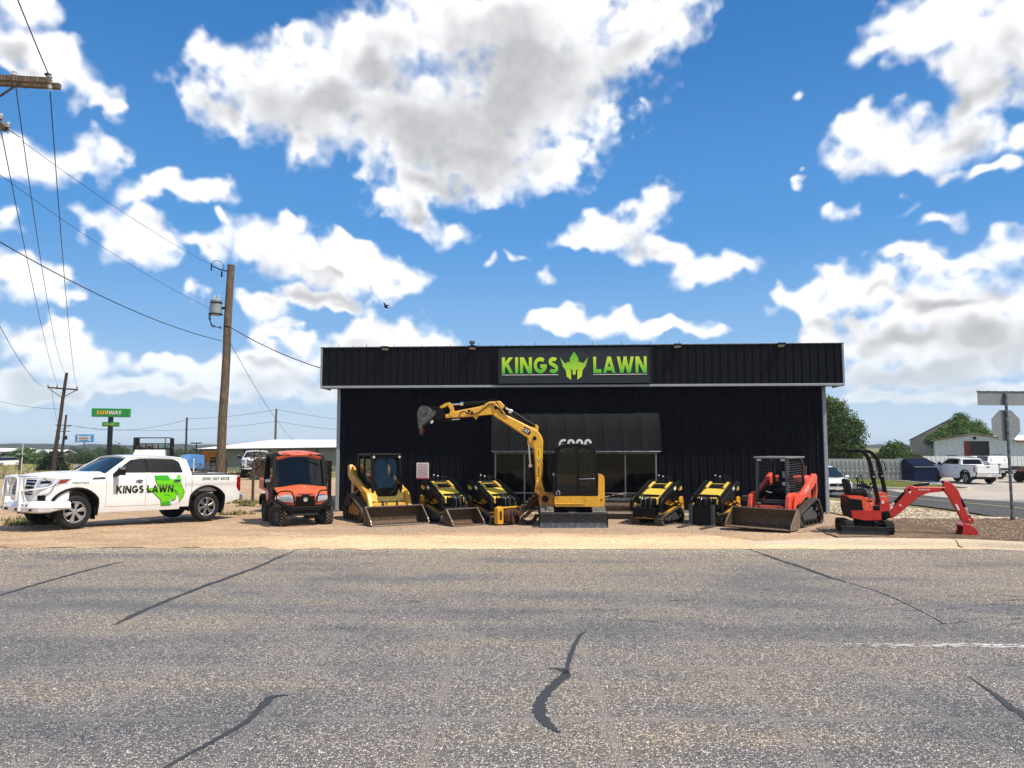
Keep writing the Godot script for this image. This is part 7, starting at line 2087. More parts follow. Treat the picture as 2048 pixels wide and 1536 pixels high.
func build_utv() -> void:
	var t = thing("utility_vehicle", "orange and black utility vehicle with hard cab and knobbly tyres beside the pickup", "utility vehicle", V(-6.2, -0.06, -21.3), 27.0)
	t.scale = Vector3.ONE * 1.03
	t.rotation_degrees.x = 1.5
	var O: Material = M["faded_orange"]
	var K: Material = M["black_plastic"]
	var rng = RandomNumberGenerator.new()
	rng.seed = 4
	# wheels with separate lugs, front pair turned a little
	for q in [[-0.58, 0.98, 20.0], [0.58, 0.98, 20.0], [-0.58, -0.92, 0.0], [0.58, -0.92, 0.0]]:
		var g = group("wheel", t, V(q[0], 0.32, q[1]))
		g.rotation_degrees.y = q[2]
		var w: float = 0.25
		var r: float = 0.31
		part("tyre", B.new().lathe([[r * 0.55, -w * 0.44], [r * 0.7, -w * 0.5], [r * 0.92, -w * 0.46], [r, -w * 0.32], [r, w * 0.32], [r * 0.92, w * 0.46], [r * 0.7, w * 0.5], [r * 0.55, w * 0.44]], Vector3.ZERO, Vector3.RIGHT, 28, false), M["rubber"], g)
		part("rim", B.new().lathe([[r * 0.56, -w * 0.4], [r * 0.5, -w * 0.2], [0.0, -w * 0.15]], Vector3.ZERO, Vector3.RIGHT, 20, false), M["grey_steel"], g)
		part("rim", B.new().lathe([[r * 0.56, w * 0.4], [r * 0.5, w * 0.2], [0.0, w * 0.15]], Vector3.ZERO, Vector3.RIGHT, 20, false), M["grey_steel"], g)
		var lugs = B.new()
		for k in 22:
			for c in 4:
				var a: float = TAU * (k + 0.5 * (c % 2)) / 22.0
				lugs.box(V(-w * 0.36 + c * w * 0.24, sin(a) * r, cos(a) * r), V(w * 0.2, 0.04, 0.05), Basis(Vector3.RIGHT, -a + PI / 2.0), 0.006)
		part("tread_lugs", lugs, M["dusty_rubber"], g).set_meta("kind", "stuff")
		part("fender", slab(rounded(PV([q[1] - 0.42, 0.42, q[1] - 0.36, 0.66, q[1] - 0.12, 0.76, q[1] + 0.20, 0.76, q[1] + 0.40, 0.60, q[1] + 0.34, 0.58, q[1] + 0.18, 0.70, q[1] - 0.12, 0.70, q[1] - 0.30, 0.62, q[1] - 0.34, 0.42]), 0.03), q[0] * 1.05, 0.30, 0.02), K, t)
	part("chassis", B.new().box(V(0, 0.42, 0.0), V(0.9, 0.14, 2.5), Basis(), 0.02), M["machine_black"], t)
	part("axle_beam", B.new().cyl(V(-0.5, 0.32, -0.92), V(0.5, 0.32, -0.92), 0.06, 10), M["machine_black"], t)
	part("lower_front", B.new().box(V(0, 0.50, 1.18), V(0.86, 0.22, 0.24), Basis(), 0.03), M["machine_black"], t)
	# front skid bar, lamps, grille, hood
	part("bumper_bar", B.new().bar([V(-0.74, 0.70, 1.12), V(-0.52, 0.62, 1.38), V(-0.36, 0.56, 1.46), V(0.36, 0.56, 1.46), V(0.52, 0.62, 1.38), V(0.74, 0.70, 1.12)], 0.07, 0.11), K, t)
	part("skid_bar", B.new().bar([V(-0.34, 0.40, 1.36), V(0.34, 0.40, 1.36)], 0.04, 0.05), M["grey_steel"], t)
	var hoodf = func(u: float, v: float) -> Vector3:   # u across -1..1, v from the screen to the nose
		return V(u * (0.68 - 0.06 * v), 1.10 - 0.06 * v - 0.10 * v * v - 0.07 * u * u * (0.4 + 0.6 * v) + 0.02 * cos(u * 4.0), 0.68 + 0.72 * v - 0.22 * u * u * v)
	part("hood", B.new().skin(rect(-1, 0, 1, 1), hoodf, Vector2(0.1, 0.1), V(0, 1, 0.3), 0.05), O, t)
	var nosef = func(u: float, v: float) -> Vector3:
		return V(u * 0.62, 0.64 + v * (0.30 - 0.07 * u * u), 1.40 - 0.22 * u * u + 0.02 * sin(v * PI))
	part("nose", B.new().skin(rect(-1, 0, 1, 1), nosef, Vector2(0.1, 0.2), V(0, 0, 1), 0.05), O, t)
	var gril = part("grille", B.new().skin(rounded(PV([-0.42, 0.02, 0.42, 0.02, 0.36, 0.95, -0.36, 0.95]), 0.05), func(u: float, v: float) -> Vector3: return nosef.call(u, v) + V(0, 0, 0.012), Vector2(0.15, 0.2), V(0, 0, 1), 0.01), M["machine_black"], t)
	part("grille_edge", B.new().bar([V(-0.26, 0.88, 1.405), V(0.26, 0.88, 1.405)], 0.02, 0.03), M["digger_red"], gril)
	part("emblem", B.new().lathe([[0.0, 0.0], [0.048, 0.002], [0.055, 0.012], [0.0, 0.014]], V(0, 0.79, 1.424), V(0, 0, 1), 18, false), M["chrome"], gril)
	for s in [-1.0, 1.0]:
		part("headlamp", B.new().skin(rounded(PV([s * 0.50, 0.25, s * 0.98, 0.45, s * 1.02, 0.95, s * 0.80, 1.06, s * 0.46, 0.90]), 0.08), func(u: float, v: float) -> Vector3: return nosef.call(u, v) + V(0, 0.0, 0.014), Vector2(0.1, 0.2), V(0, 0, 1), 0.012), M["lamp_glass"], t)
		part("lamp_guard", B.new().tube(curve([V(s * 0.28, 0.68, 1.44), V(s * 0.34, 0.96, 1.42), V(s * 0.48, 1.01, 1.36), V(s * 0.64, 0.97, 1.24), V(s * 0.70, 0.86, 1.20), V(s * 0.62, 0.70, 1.30), V(s * 0.50, 0.62, 1.40)], 5), 0.018, 8), K, t)
		part("side_cowl", slab(rounded(PV([0.02, 0.62, 0.02, 0.98, 0.62, 1.06, 0.72, 0.92, 0.56, 0.66, 0.4, 0.55]), 0.05), s * 0.66, 0.06, 0.02), K, t)
		part("side_flash", slab(rounded(PV([-0.30, 0.66, -0.40, 0.96, 0.06, 0.90, 0.10, 0.74, -0.1, 0.62]), 0.03), s * 0.71, 0.03, 0.01), M["digger_red"], t)
		# cab side: pillars, door with window
		part("front_pillar", B.new().bar(curve([V(s * 0.66, 1.02, 0.68), V(s * 0.655, 1.5, 0.52), V(s * 0.63, 1.88, 0.38)], 4), 0.07, 0.09, V(1, 0, 0)), K, t)
		part("rear_pillar", B.new().bar(curve([V(s * 0.69, 0.95, -0.60), V(s * 0.68, 1.5, -0.58), V(s * 0.64, 1.90, -0.50)], 4), 0.08, 0.12, V(1, 0, 0)), K, t)
		var dr = part("door", slab(rounded(PV([-0.58, 0.62, -0.58, 1.10, 0.64, 1.10, 0.70, 0.90, 0.42, 0.56, -0.2, 0.50]), 0.05), s * 0.675, 0.06, 0.02), K, t)
		part("door_window", slab(rounded(PV([-0.50, 1.14, -0.50, 1.80, 0.36, 1.80, 0.56, 1.14]), 0.05), s * 0.66, 0.012, 0.0), M["dark_glass"], dr)
		part("door_rail", B.new().bar([V(s * 0.68, 1.12, -0.58), V(s * 0.68, 1.12, 0.62)], 0.05, 0.06), K, dr)
		part("mirror", B.new().box(V(s * 0.80, 1.22, 0.46), V(0.14, 0.10, 0.06), Basis(), 0.02), M["chrome"] if s < 0 else K, t)
	var ws = func(u: float, v: float) -> Vector3:
		return V(u * (0.64 - 0.03 * v), 1.08 + 0.80 * v, 0.70 - 0.28 * v - 0.06 * u * u)
	part("windscreen", B.new().skin(rounded(rect(-1, 0, 1, 1), 0.08), ws, Vector2(0.2, 0.2), V(0, 0.3, 1), 0.01), M["dark_glass"], t)
	part("wiper", B.new().bar([ws.call(0.0, 0.90) + V(0, 0, 0.03), ws.call(0.5, 0.80) + V(0, 0, 0.03), ws.call(0.88, 0.68) + V(0, 0, 0.03)], 0.02, 0.02, V(0, 0, 1)), K, t)
	var rf = func(x: float, z: float) -> Vector3:
		return V(x, 2.0 - 0.10 * pow(absf(x) / 0.68, 2.6) - 0.10 * pow(maxf(0.0, z - 0.05) / 0.40, 2.0) - 0.06 * pow(maxf(0.0, -z - 0.2) / 0.4, 2.0), z)
	part("roof", B.new().skin(rounded(rect(-0.68, -0.60, 0.68, 0.45), 0.14), rf, Vector2(0.1, 0.1), V(0, 1, 0), 0.08), O, t)
	part("roof_edge", B.new().skin(rounded(rect(-0.70, -0.62, -0.50, 0.40), 0.06), func(x: float, z: float) -> Vector3: return rf.call(x, z) + V(0, 0.006, 0), Vector2(0.1, 0.1), V(0, 1, 0), 0.1), K, t)
	for x in [-0.34, 0.0, 0.34]: part("roof_dimple", B.new().box(rf.call(x, 0.30) + V(0, 0.006, 0), V(0.12, 0.012, 0.05), rotx(20), 0.005), M["digger_red"], t)
	for x in [-0.3, 0.3]: part("roof_catch", B.new().box(V(x, 1.905, 0.46), V(0.10, 0.03, 0.05), Basis(), 0.01), K, t)
	part("header", B.new().box(V(0, 1.885, 0.40), V(1.22, 0.06, 0.06), Basis(), 0.02), K, t)
	part("back_panel", B.new().box(V(0, 1.4, -0.58), V(1.3, 0.95, 0.03)), K, t)
	part("bench_seat", B.new().box(V(0, 0.86, -0.20), V(1.2, 0.16, 0.5), Basis(), 0.05), M["seat_black"], t)
	part("bench_back", B.new().box(V(0, 1.2, -0.46), V(1.2, 0.5, 0.12), rotx(-6), 0.05), M["seat_black"], t)
	# tipping bed behind
	var bed = part("cargo_bed", B.new().box(V(0, 0.86, -1.22), V(1.34, 0.05, 1.10)), M["digger_red"], t)
	for s in [-1.0, 1.0]: part("bed_side", B.new().box(V(s * 0.68, 1.0, -1.22), V(0.04, 0.30, 1.12), Basis(), 0.01), M["digger_red"], bed)
	part("bed_front", B.new().box(V(0, 1.0, -0.67), V(1.34, 0.30, 0.04), Basis(), 0.01), M["digger_red"], bed)
	part("tail_board", B.new().box(V(0, 1.0, -1.77), V(1.34, 0.30, 0.04), Basis(), 0.01), M["digger_red"], bed)

# ------------------------------------------------------------------ poles, wires, signs
func wood_pole(called: String, label: String, base: Vector3, top: Vector3, r0: float, r1: float, m := "old_wood") -> Node3D:
	var t = thing(called, label, "utility pole", base)
	var path = []
	for k in 9: path.append((top - base) * (k / 8.0) + V(0.01 * sin(k * 1.7), 0, 0.01 * cos(k * 2.1)))
	part("post", B.new().tube(path, r0, 14, r1), M[m], t)
	return t
func insulator(parent: Node, at: Vector3, s := 1.0) -> void:
	var g = part("insulator", B.new().lathe([[0.0, 0.0], [0.035 * s, 0.0], [0.05 * s, 0.03 * s], [0.03 * s, 0.05 * s], [0.05 * s, 0.075 * s], [0.03 * s, 0.1 * s], [0.035 * s, 0.13 * s], [0.0, 0.14 * s]], at, Vector3.UP, 12, false), M["ceramic"], parent)
	part("insulator_pin", B.new().cyl(at - V(0, 0.12 * s, 0), at + V(0, 0.02, 0), 0.012 * s, 6), M["galvanised"], g)
func wire(label: String, a: Vector3, b: Vector3, sag: float, r: float) -> void:
	var p = []
	for k in 25:
		var f: float = k / 24.0
		p.append(a.lerp(b, f) - V(0, sag * 4.0 * f * (1.0 - f), 0))
	solo("overhead_wire", label, "wire", B.new().tube(p, r, 5, r, false), M["wire_black"], Vector3.ZERO, 0.0, "overhead wires between the poles")

func build_poles() -> void:
	# the pole beside us, its top arm reaching into view
	var n = wood_pole("utility_pole", "tall wooden pole at the roadside with a double crossarm and white insulators", V(-10.95, 0, -15.0), V(-11.05, 10.9, -15.0), 0.17, 0.12)
	n.set_meta("label", "near roadside wooden pole, its weathered double crossarm reaching in at the top left")
	for s in [-1.0, 1.0]:
		var arm = part("crossarm", B.new().box(V(0.0, 9.80 + (0.05 if s < 0 else 0.0), s * 0.17), V(2.66, 0.12, 0.095), rotz(-3.5), 0.006), M["old_wood"], n)
		part("brace", B.new().bar([V(s * 0.72, 9.72, s * 0.14), V(s * 0.08, 9.30, s * 0.1)], 0.02, 0.045), M["old_wood"], n)
	part("arm_bolt", B.new().cyl(V(0.55, 9.76, -0.25), V(0.55, 9.76, 0.25), 0.012, 6), M["galvanised"], n)
	for x in [1.2, -1.2, 0.45]: insulator(n, V(x, 9.86 - x * 0.06, 0.0), 1.3)
	part("clamp", B.new().box(V(1.23, 9.66, 0.02), V(0.07, 0.10, 0.08), Basis(), 0.02), M["ceramic"], n)
	part("clamp", B.new().box(V(1.18, 9.93, 0.02), V(0.12, 0.06, 0.10), Basis(), 0.02), M["galvanised"], n)
	var low = part("side_arm", B.new().bar([V(0.05, 9.05, 0.05), V(0.42, 8.70, 0.12)], 0.10, 0.12), M["old_wood"], n)
	for q in [[0.30, 8.98], [0.46, 8.80], [0.22, 9.14]]: insulator(low, V(q[0], q[1] - 0.06, 0.1), 1.0)
	part("dead_end_grip", B.new().cyl(V(0.46, 8.72, 0.1), V(0.68, 8.56, 0.0), 0.02, 8, 0.01), M["galvanised"], n)
	# the middle pole with its transformer
	var m = wood_pole("utility_pole", "brown wooden pole behind the pickup bed carrying a grey can transformer", V(-10.22, -0.1, -26.0), V(-10.05, 8.58, -26.0), 0.165, 0.125)
	var can = part("transformer", B.new().lathe([[0.0, 0.0], [0.18, 0.01], [0.19, 0.04], [0.19, 0.46], [0.20, 0.47], [0.20, 0.52], [0.13, 0.56], [0.0, 0.58]], V(-0.26, 6.86, 0.12), Vector3.UP, 22, false), M["grey_trim"], m)
	part("lower_rim", B.new().lathe([[0.19, 0.0], [0.235, 0.005], [0.235, 0.035], [0.19, 0.04]], V(-0.26, 6.86, 0.12), Vector3.UP, 22, false), M["machine_black"], can)
	part("upper_band", B.new().lathe([[0.19, 0.40], [0.21, 0.405], [0.21, 0.435], [0.19, 0.44]], V(-0.26, 6.86, 0.12), Vector3.UP, 22, false), M["machine_black"], can)
	for x in [-0.34, -0.18]: part("bushing", B.new().lathe([[0.0, 0.0], [0.03, 0.0], [0.045, 0.03], [0.025, 0.06], [0.04, 0.09], [0.02, 0.17], [0.0, 0.18]], V(x, 7.40, 0.12), Vector3.UP, 10, false), M["ceramic"], can)
	part("can_bracket", B.new().box(V(-0.06, 7.1, 0.1), V(0.2, 0.08, 0.06)), M["machine_black"], can)
	for k in 3: part("drop_lead", B.new().tube(curve([V(-0.46 + k * 0.04, 7.3 - 0.2 * k, 0.12), V(-0.50 + k * 0.03, 6.8, 0.14), V(-0.40, 6.55 - k * 0.05, 0.14), V(-0.2, 6.42, 0.16), V(-0.02, 6.44 - k * 0.05, 0.16)], 5), 0.012, 5), M["wire_black"], m)
	part("cutout_arm", B.new().bar([V(0.15, 8.42, 0.05), V(-0.20, 8.50, 0.12), V(-0.44, 8.62, 0.16)], 0.03, 0.04), M["machine_black"], m)
	part("fuse_cutout", B.new().cyl(V(-0.46, 8.44, 0.16), V(-0.46, 8.70, 0.16), 0.022, 8), M["machine_black"], m)
	part("jumper_loop", B.new().tube(curve([V(-0.46, 8.70, 0.16), V(-0.34, 8.80, 0.14), V(-0.18, 8.78, 0.1), V(-0.06, 8.62, 0.05), V(-0.1, 8.5, 0.05)], 5), 0.01, 5), M["wire_black"], m)
	part("arrester", B.new().cyl(V(-0.10, 8.22, 0.12), V(-0.10, 8.42, 0.12), 0.03, 8), M["machine_black"], m)
	part("service_clamp", B.new().box(V(0.12, 6.44, 0.12), V(0.16, 0.05, 0.05)), M["machine_black"], m)
	# leaning pole far left, and the ones behind it
	var f = wood_pole("utility_pole", "dark far pole leaning right at the left, with one braced crossarm", V(-43.3, -1.3, -70.0), V(-42.35, 9.05, -70.0), 0.2, 0.13, "dark_wood")
	part("crossarm", B.new().box(V(0.75, 8.82, 0.15), V(2.85, 0.14, 0.12), rotz(-4.5), 0.01), M["dark_wood"], f)
	for s in [-1.0, 1.0]: part("brace", B.new().bar([V(0.75 + s * 1.25, 8.72 - s * 0.06, 0.15), V(0.70, 7.95, 0.1)], 0.05, 0.06), M["dark_wood"], f)
	for x in [-0.65, 0.2, 2.1]: insulator(f, V(x, 8.95 - x * 0.07, 0.15), 2.0)
	var f2 = wood_pole("utility_pole", "smaller far pole behind the leaning one, two crossarms and small transformers", V(-66.8, -1.6, -110.0), V(-66.3, 6.7, -110.0), 0.2, 0.14, "dark_wood")
	part("crossarm", B.new().box(V(0.25, 6.75, 0.15), V(2.4, 0.12, 0.1), rotz(-2)), M["dark_wood"], f2)
	part("crossarm", B.new().box(V(0.25, 5.85, 0.15), V(2.2, 0.10, 0.1)), M["dark_wood"], f2)
	for x in [-0.35, 0.75]: part("transformer", B.new().cyl(V(x, 4.6, 0.2), V(x, 5.2, 0.2), 0.17, 12), M["machine_black"], f2)
	for s in [-1.0, 1.0]: part("brace", B.new().bar([V(0.25 + s * 1.0, 6.7, 0.15), V(0.3, 6.1, 0.1)], 0.05, 0.05), M["dark_wood"], f2)
	wood_pole("utility_pole", "thin dark pole between the stake truck and the transformer pole", V(-39.53, -1.0, -90.0), V(-39.54, 5.55, -90.0), 0.14, 0.11, "dark_wood")
	var g = wood_pole("utility_pole", "slim pale pole standing before the white roofed warehouse", V(-31.98, -1.0, -100.0), V(-31.87, 7.07, -100.0), 0.17, 0.13)
	insulator(g, V(0.1, 8.05, 0), 2.0)
	var st = wood_pole("utility_pole", "stub pole with a pale guard beside the dark bush at far left", V(-49.0, -0.9, -74.0), V(-48.9, 1.4, -74.0), 0.14, 0.12)
	part("meter_shelf", B.new().box(V(0.1, 2.2, 0.1), V(0.7, 0.12, 0.4)), M["tan_wall"], st)
	part("riser", B.new().cyl(V(0.25, 0.0, 0.1), V(0.3, 3.2, 0.1), 0.05, 8), M["white_sheet"], st)
	# wires
	wire("thick wire dropping from the near crossarm's end to the leaning pole's right arm", V(-9.72, 9.56, -15.0), V(-41.25, 7.55, -70.0), 1.1, 0.012)
	wire("wire from the near crossarm's end up out of the frame towards us", V(-9.78, 9.96, -15.0), V(-4.6, 11.2, -2.0), 0.2, 0.012)
	wire("second wire from the near crossarm to the leaning pole's top", V(-10.5, 9.95, -15.0), V(-42.35, 9.0, -70.0), 1.5, 0.011)
	wire("third wire from the near pole to the leaning pole's crossarm middle", V(-10.75, 8.9, -15.0), V(-43.1, 7.75, -70.0), 0.6, 0.011)
	wire("lowest left wire from the near pole to the leaning pole's left arm end", V(-11.4, 6.2, -15.0), V(-44.0, 7.75, -70.0), 0.9, 0.011)
	wire("thin wire from the near pole's side arm to the transformer pole's top", V(-10.28, 8.52, -15.0), V(-10.48, 8.45, -26.0), 0.16, 0.006)
	wire("thin grey wire from the near pole to the transformer can", V(-10.95, 7.98, -15.0), V(-10.6, 6.95, -26.0), 0.22, 0.006)
	wire("thick black cable from the near pole to the transformer pole", V(-10.95, 6.55, -15.0), V(-10.3, 5.85, -26.0), 0.28, 0.013)
	wire("twisted service cable from the transformer pole to the shop's parapet corner", V(-10.02, 6.35, -25.9), V(-6.2, 4.66, -24.2), 0.12, 0.016)
	wire("guy wire falling from the transformer pole towards the warehouse", V(-10.1, 5.95, -26.05), V(-21.4, 1.95, -78.0), 1.0, 0.010)
	wire("upper far wire from the thin dark pole to the slim pale pole", V(-39.5, 5.4, -90.0), V(-31.9, 7.0, -100.0), 0.25, 0.02)
	wire("upper far wire running right from the slim pale pole behind the shop", V(-31.9, 7.0, -100.0), V(-18.0, 5.4, -112.0), 0.3, 0.02)
	wire("lower far wire from behind the bush to the slim pale pole", V(-66.0, 5.0, -110.0), V(-31.9, 5.4, -100.0), 0.9, 0.02)
	wire("lower far wire running right from the slim pale pole behind the shop", V(-31.9, 5.4, -100.0), V(-18.0, 4.0, -112.0), 0.3, 0.02)
	wire("far wire from the smaller far pole towards the green sign", V(-65.1, 5.15, -110.0), V(-39.5, 5.3, -90.0), 1.0, 0.02)
	wire("far wire from the leaning pole out to the left", V(-42.9, 5.6, -70.0), V(-60.0, 8.0, -82.0), 0.4, 0.016)
	wire("slack wire between the leaning pole and the smaller far pole, left", V(-43.7, 7.5, -70.0), V(-67.2, 5.2, -110.0), 0.8, 0.016)
	# tall shop signs
	var sg = thing("pole_sign", "green board lettered SUBWAY on a tall black pole with a smaller board below", "sign", V(-70.5, -1.6, -130.0))
	part("pole", B.new().cyl(V(0, -1, 0), V(0, 8.9, 0), 0.42, 16), M["machine_black"], sg)
	part("pole_base", B.new().cyl(V(0, 0, 0), V(0, 2.4, 0), 0.55, 16), M["machine_black"], sg)
	part("board", B.new().box(V(0.1, 9.48, 0.1), V(6.6, 1.5, 0.7), rotz(-0.8), 0.05), M["sign_green"], sg)
	part("letters", letters("SUB", 2.05, 0.66, 0.05), M["yellow_sign"], sg, V(-1.25, 9.52, 0.47))
	part("letters", letters("WAY", 2.3, 0.66, 0.05), M["decal_white"], sg, V(0.98, 9.49, 0.47))
	part("lower_board", B.new().box(V(0.1, 7.45, 0.1), V(2.8, 0.8, 0.6), rotz(-1), 0.05), M["sign_green"], sg)
	part("lower_letters", letters("OPEN LATE", 1.9, 0.22, 0.05), M["yellow_sign"], sg, V(0.1, 7.45, 0.42))
	var so = thing("pole_sign", "blue board with a white bow shape lettered SONIC on a pale post", "sign", V(-115.3, -1.0, -200.0))
	part("post", B.new().cyl(V(0, -2.6, 0), V(0, 5.0, 0), 0.16, 10), M["galvanised"], so)
	part("board", B.new().box(V(0, 5.1, 0), V(4.95, 2.1, 0.4), Basis(), 0.05), M["sign_blue"], so)
	part("bow", B.new().ext(PV([-1.9, 0.85, -0.9, 0.5, 0.9, 0.5, 1.9, 0.85, 1.6, 0.0, 1.9, -0.85, 0.9, -0.5, -0.9, -0.5, -1.9, -0.85, -1.6, 0.0]), 0.0, 0.05, T(0, 5.1, 0.2), 0.0), M["decal_white"], so)
	part("letters", letters("SONIC", 2.5, 0.5, 0.05), M["sign_red"], so, V(0, 5.1, 0.27))
	# traffic sign seen from behind at the corner
	var ss = thing("stop_sign", "grey back of an octagonal stop sign and street name blade on a steel post", "road sign", V(13.58, 0.0, -20.3), 6.0)
	part("post", B.new().cyl(V(0, 0, 0), V(0, 3.6, 0), 0.036, 14), M["galvanised"], ss)
	part("base_sleeve", B.new().cyl(V(0, -0.02, 0), V(0, 0.26, 0), 0.055, 14), M["galvanised"], ss)
	part("base_plate", B.new().box(V(0, 0.03, 0), V(0.3, 0.03, 0.16), Basis(), 0.008), M["galvanised"], ss)
	for s in [-1.0, 1.0]: part("base_bolt", B.new().cyl(V(s * 0.11, 0.03, 0), V(s * 0.11, 0.10, 0), 0.02, 8), M["galvanised"], ss)
	var oct = part("octagon", B.new().ext(ngon(Vector2.ZERO, 0.455, 8, PI / 8.0), -0.004, 0.0, T(0.0, 2.70, -0.05), 0.0), M["sign_back"], ss)
	part("octagon_face", B.new().ext(ngon(Vector2.ZERO, 0.452, 8, PI / 8.0), -0.002, 0.0, T(0.0, 2.70, -0.0545), 0.0), M["sign_red"], oct)
	part("octagon_channel", B.new().box(V(0, 2.70, -0.03), V(0.06, 0.8, 0.04)), M["galvanised"], oct)
	var blade = part("name_blade", B.new().ext(rounded(rect(-0.80, 3.25, 0.82, 3.62), 0.03), -0.004, 0.0, T(0, 0, -0.05), 0.0), M["sign_back"], ss)
	part("blade_channel", B.new().box(V(0.0, 3.635, -0.045), V(1.64, 0.035, 0.03)), M["galvanised"], blade)
	part("blade_clamp", B.new().box(V(0, 3.44, -0.03), V(0.09, 0.3, 0.04)), M["galvanised"], blade)
	# a bird above the roof
	var bd = thing("bird", "small black bird flying with raised wings above the shop's left roof", "bird", V(-6.9, 9.7, -40.0), 20.0)
	part("body", B.new().lathe([[0.0, -0.16], [0.03, -0.12], [0.055, -0.02], [0.045, 0.06], [0.03, 0.10], [0.0, 0.14]], Vector3.ZERO, V(1, -0.5, 0.2).normalized(), 10, false), M["machine_black"], bd)
	part("wing", B.new().ext(PV([-0.02, 0.0, 0.08, -0.01, 0.02, 0.12, -0.10, 0.24, -0.13, 0.27, -0.12, 0.18, -0.07, 0.08]), -0.006, 0.006, T(-0.02, 0.02, 0.03, roty(-20)), 0.003), M["machine_black"], bd)
	part("wing", B.new().ext(PV([-0.02, 0.0, 0.07, 0.0, 0.16, 0.09, 0.26, 0.13, 0.16, 0.14, 0.04, 0.10]), -0.006, 0.006, T(0.0, 0.02, -0.03, roty(20)), 0.003), M["machine_black"], bd)
	part("tail", B.new().ext(PV([0.0, 0.02, 0.0, -0.02, 0.18, -0.02, 0.19, 0.03]), -0.004, 0.004, T(0.08, -0.03, 0, rotx(80)), 0.0), M["machine_black"], bd)

# ------------------------------------------------------------------ trees
func leaf_clump(rng: RandomNumberGenerator, n: int, r: float, leaf: float) -> ArrayMesh:
	var b = B.new()
	b.st.set_color(Color.WHITE)
	for k in n:
		var c = V(rng.randfn(), rng.randfn(), rng.randfn()).limit_length(1.8) * r * 0.55
		var nn = (c.normalized() * 0.8 + V(rng.randf_range(-1, 1), rng.randf_range(-0.4, 1.2), rng.randf_range(-1, 1))).normalized()
		var u = nn.cross(V(rng.randf_range(-1, 1), rng.randf_range(-1, 1), rng.randf_range(-1, 1))).normalized()
		var v = nn.cross(u)
		var s: float = leaf * rng.randf_range(0.6, 1.2)
		b.quad(c - u * s, c + v * s * 0.45, c + u * s, c - v * s * 0.45, nn)
	return b.done()
func leaf_mat(called: String) -> StandardMaterial3D:
	var m = StandardMaterial3D.new()
	m.resource_name = called
	m.vertex_color_use_as_albedo = true
	m.roughness = 0.6
	m.metallic_specular = 0.3
	m.backlight_enabled = true
	m.backlight = Color(0.10, 0.14, 0.03)
	M[called] = m
	return m
# lobes: [x, y, z, rx, ry, rz]; leaves sit mostly in each lobe's outer shell
func tree(called: String, label: String, at: Vector3, lobes: Array, trunk: float, count: int, clump: Mesh, tint: Color, sd: int, grp := "") -> Node3D:
	var rng = RandomNumberGenerator.new()
	rng.seed = sd
	var t = thing(called, label, "tree" if trunk > 0.0 else "bush", at, 0.0, grp)
	var lo: float = 99.0
	for l in lobes: lo = minf(lo, l[1])
	if trunk > 0.0:
		var tr = part("trunk", B.new().tube(curve([V(0, -0.1, 0), V(0.03, lo * 0.5, 0.02), V(-0.02, lo, 0)], 4), trunk, 10, trunk * 0.6), M["dark_wood"], t)
		for l in lobes:
			part("limb", B.new().tube(curve([V(-0.02, lo * 0.85, 0), V(l[0] * 0.4, lo + (l[1] - lo) * 0.5, l[2] * 0.4), V(l[0] * 0.8, l[1], l[2] * 0.8)], 4), trunk * 0.5, 7, trunk * 0.15), M["dark_wood"], tr)
	var mm = MultiMesh.new()
	mm.transform_format = MultiMesh.TRANSFORM_3D
	mm.use_colors = true
	mm.mesh = clump
	mm.instance_count = count
	var vol: float = 0.0
	for l in lobes: vol += l[3] * l[4] + l[3] * l[5]
	var i: int = 0
	for l in lobes:
		var n: int = int(count * (l[3] * l[4] + l[3] * l[5]) / vol)
		if l == lobes[lobes.size() - 1]: n = count - i
		for k in n:
			var d = V(rng.randfn(), rng.randfn(), rng.randfn()).normalized()
			var rr: float = pow(rng.randf(), 0.4) * (1.0 + 0.16 * patch_b.get_noise_3dv(d * 2.5 + V(l[0], l[1], sd)))
			if patch_b.get_noise_3dv((d * rr + V(l[0], l[1], l[2])) * 1.9 + V(sd, 0, 0)) < -0.22: rr *= 0.62
			var p = V(l[0] + d.x * l[3] * rr, l[1] + d.y * l[4] * rr, l[2] + d.z * l[5] * rr)
			mm.set_instance_transform(i, Transform3D(Basis.from_euler(V(rng.randf() * TAU, rng.randf() * TAU, 0)).scaled(Vector3.ONE * rng.randf_range(0.7, 1.3)), p))
			var c: Color = tint * rng.randf_range(0.65, 1.4)
			mm.set_instance_color(i, c.lerp(Color(c.r * 1.6, c.g * 1.25, c.b), rng.randf() * 0.5))
			i += 1
	var o = MultiMeshInstance3D.new()
	o.multimesh = mm
	o.material_override = M["leaves"]
	o.name = "crown"
	t.add_child(o)
	o.set_meta("kind", "stuff")
	return t

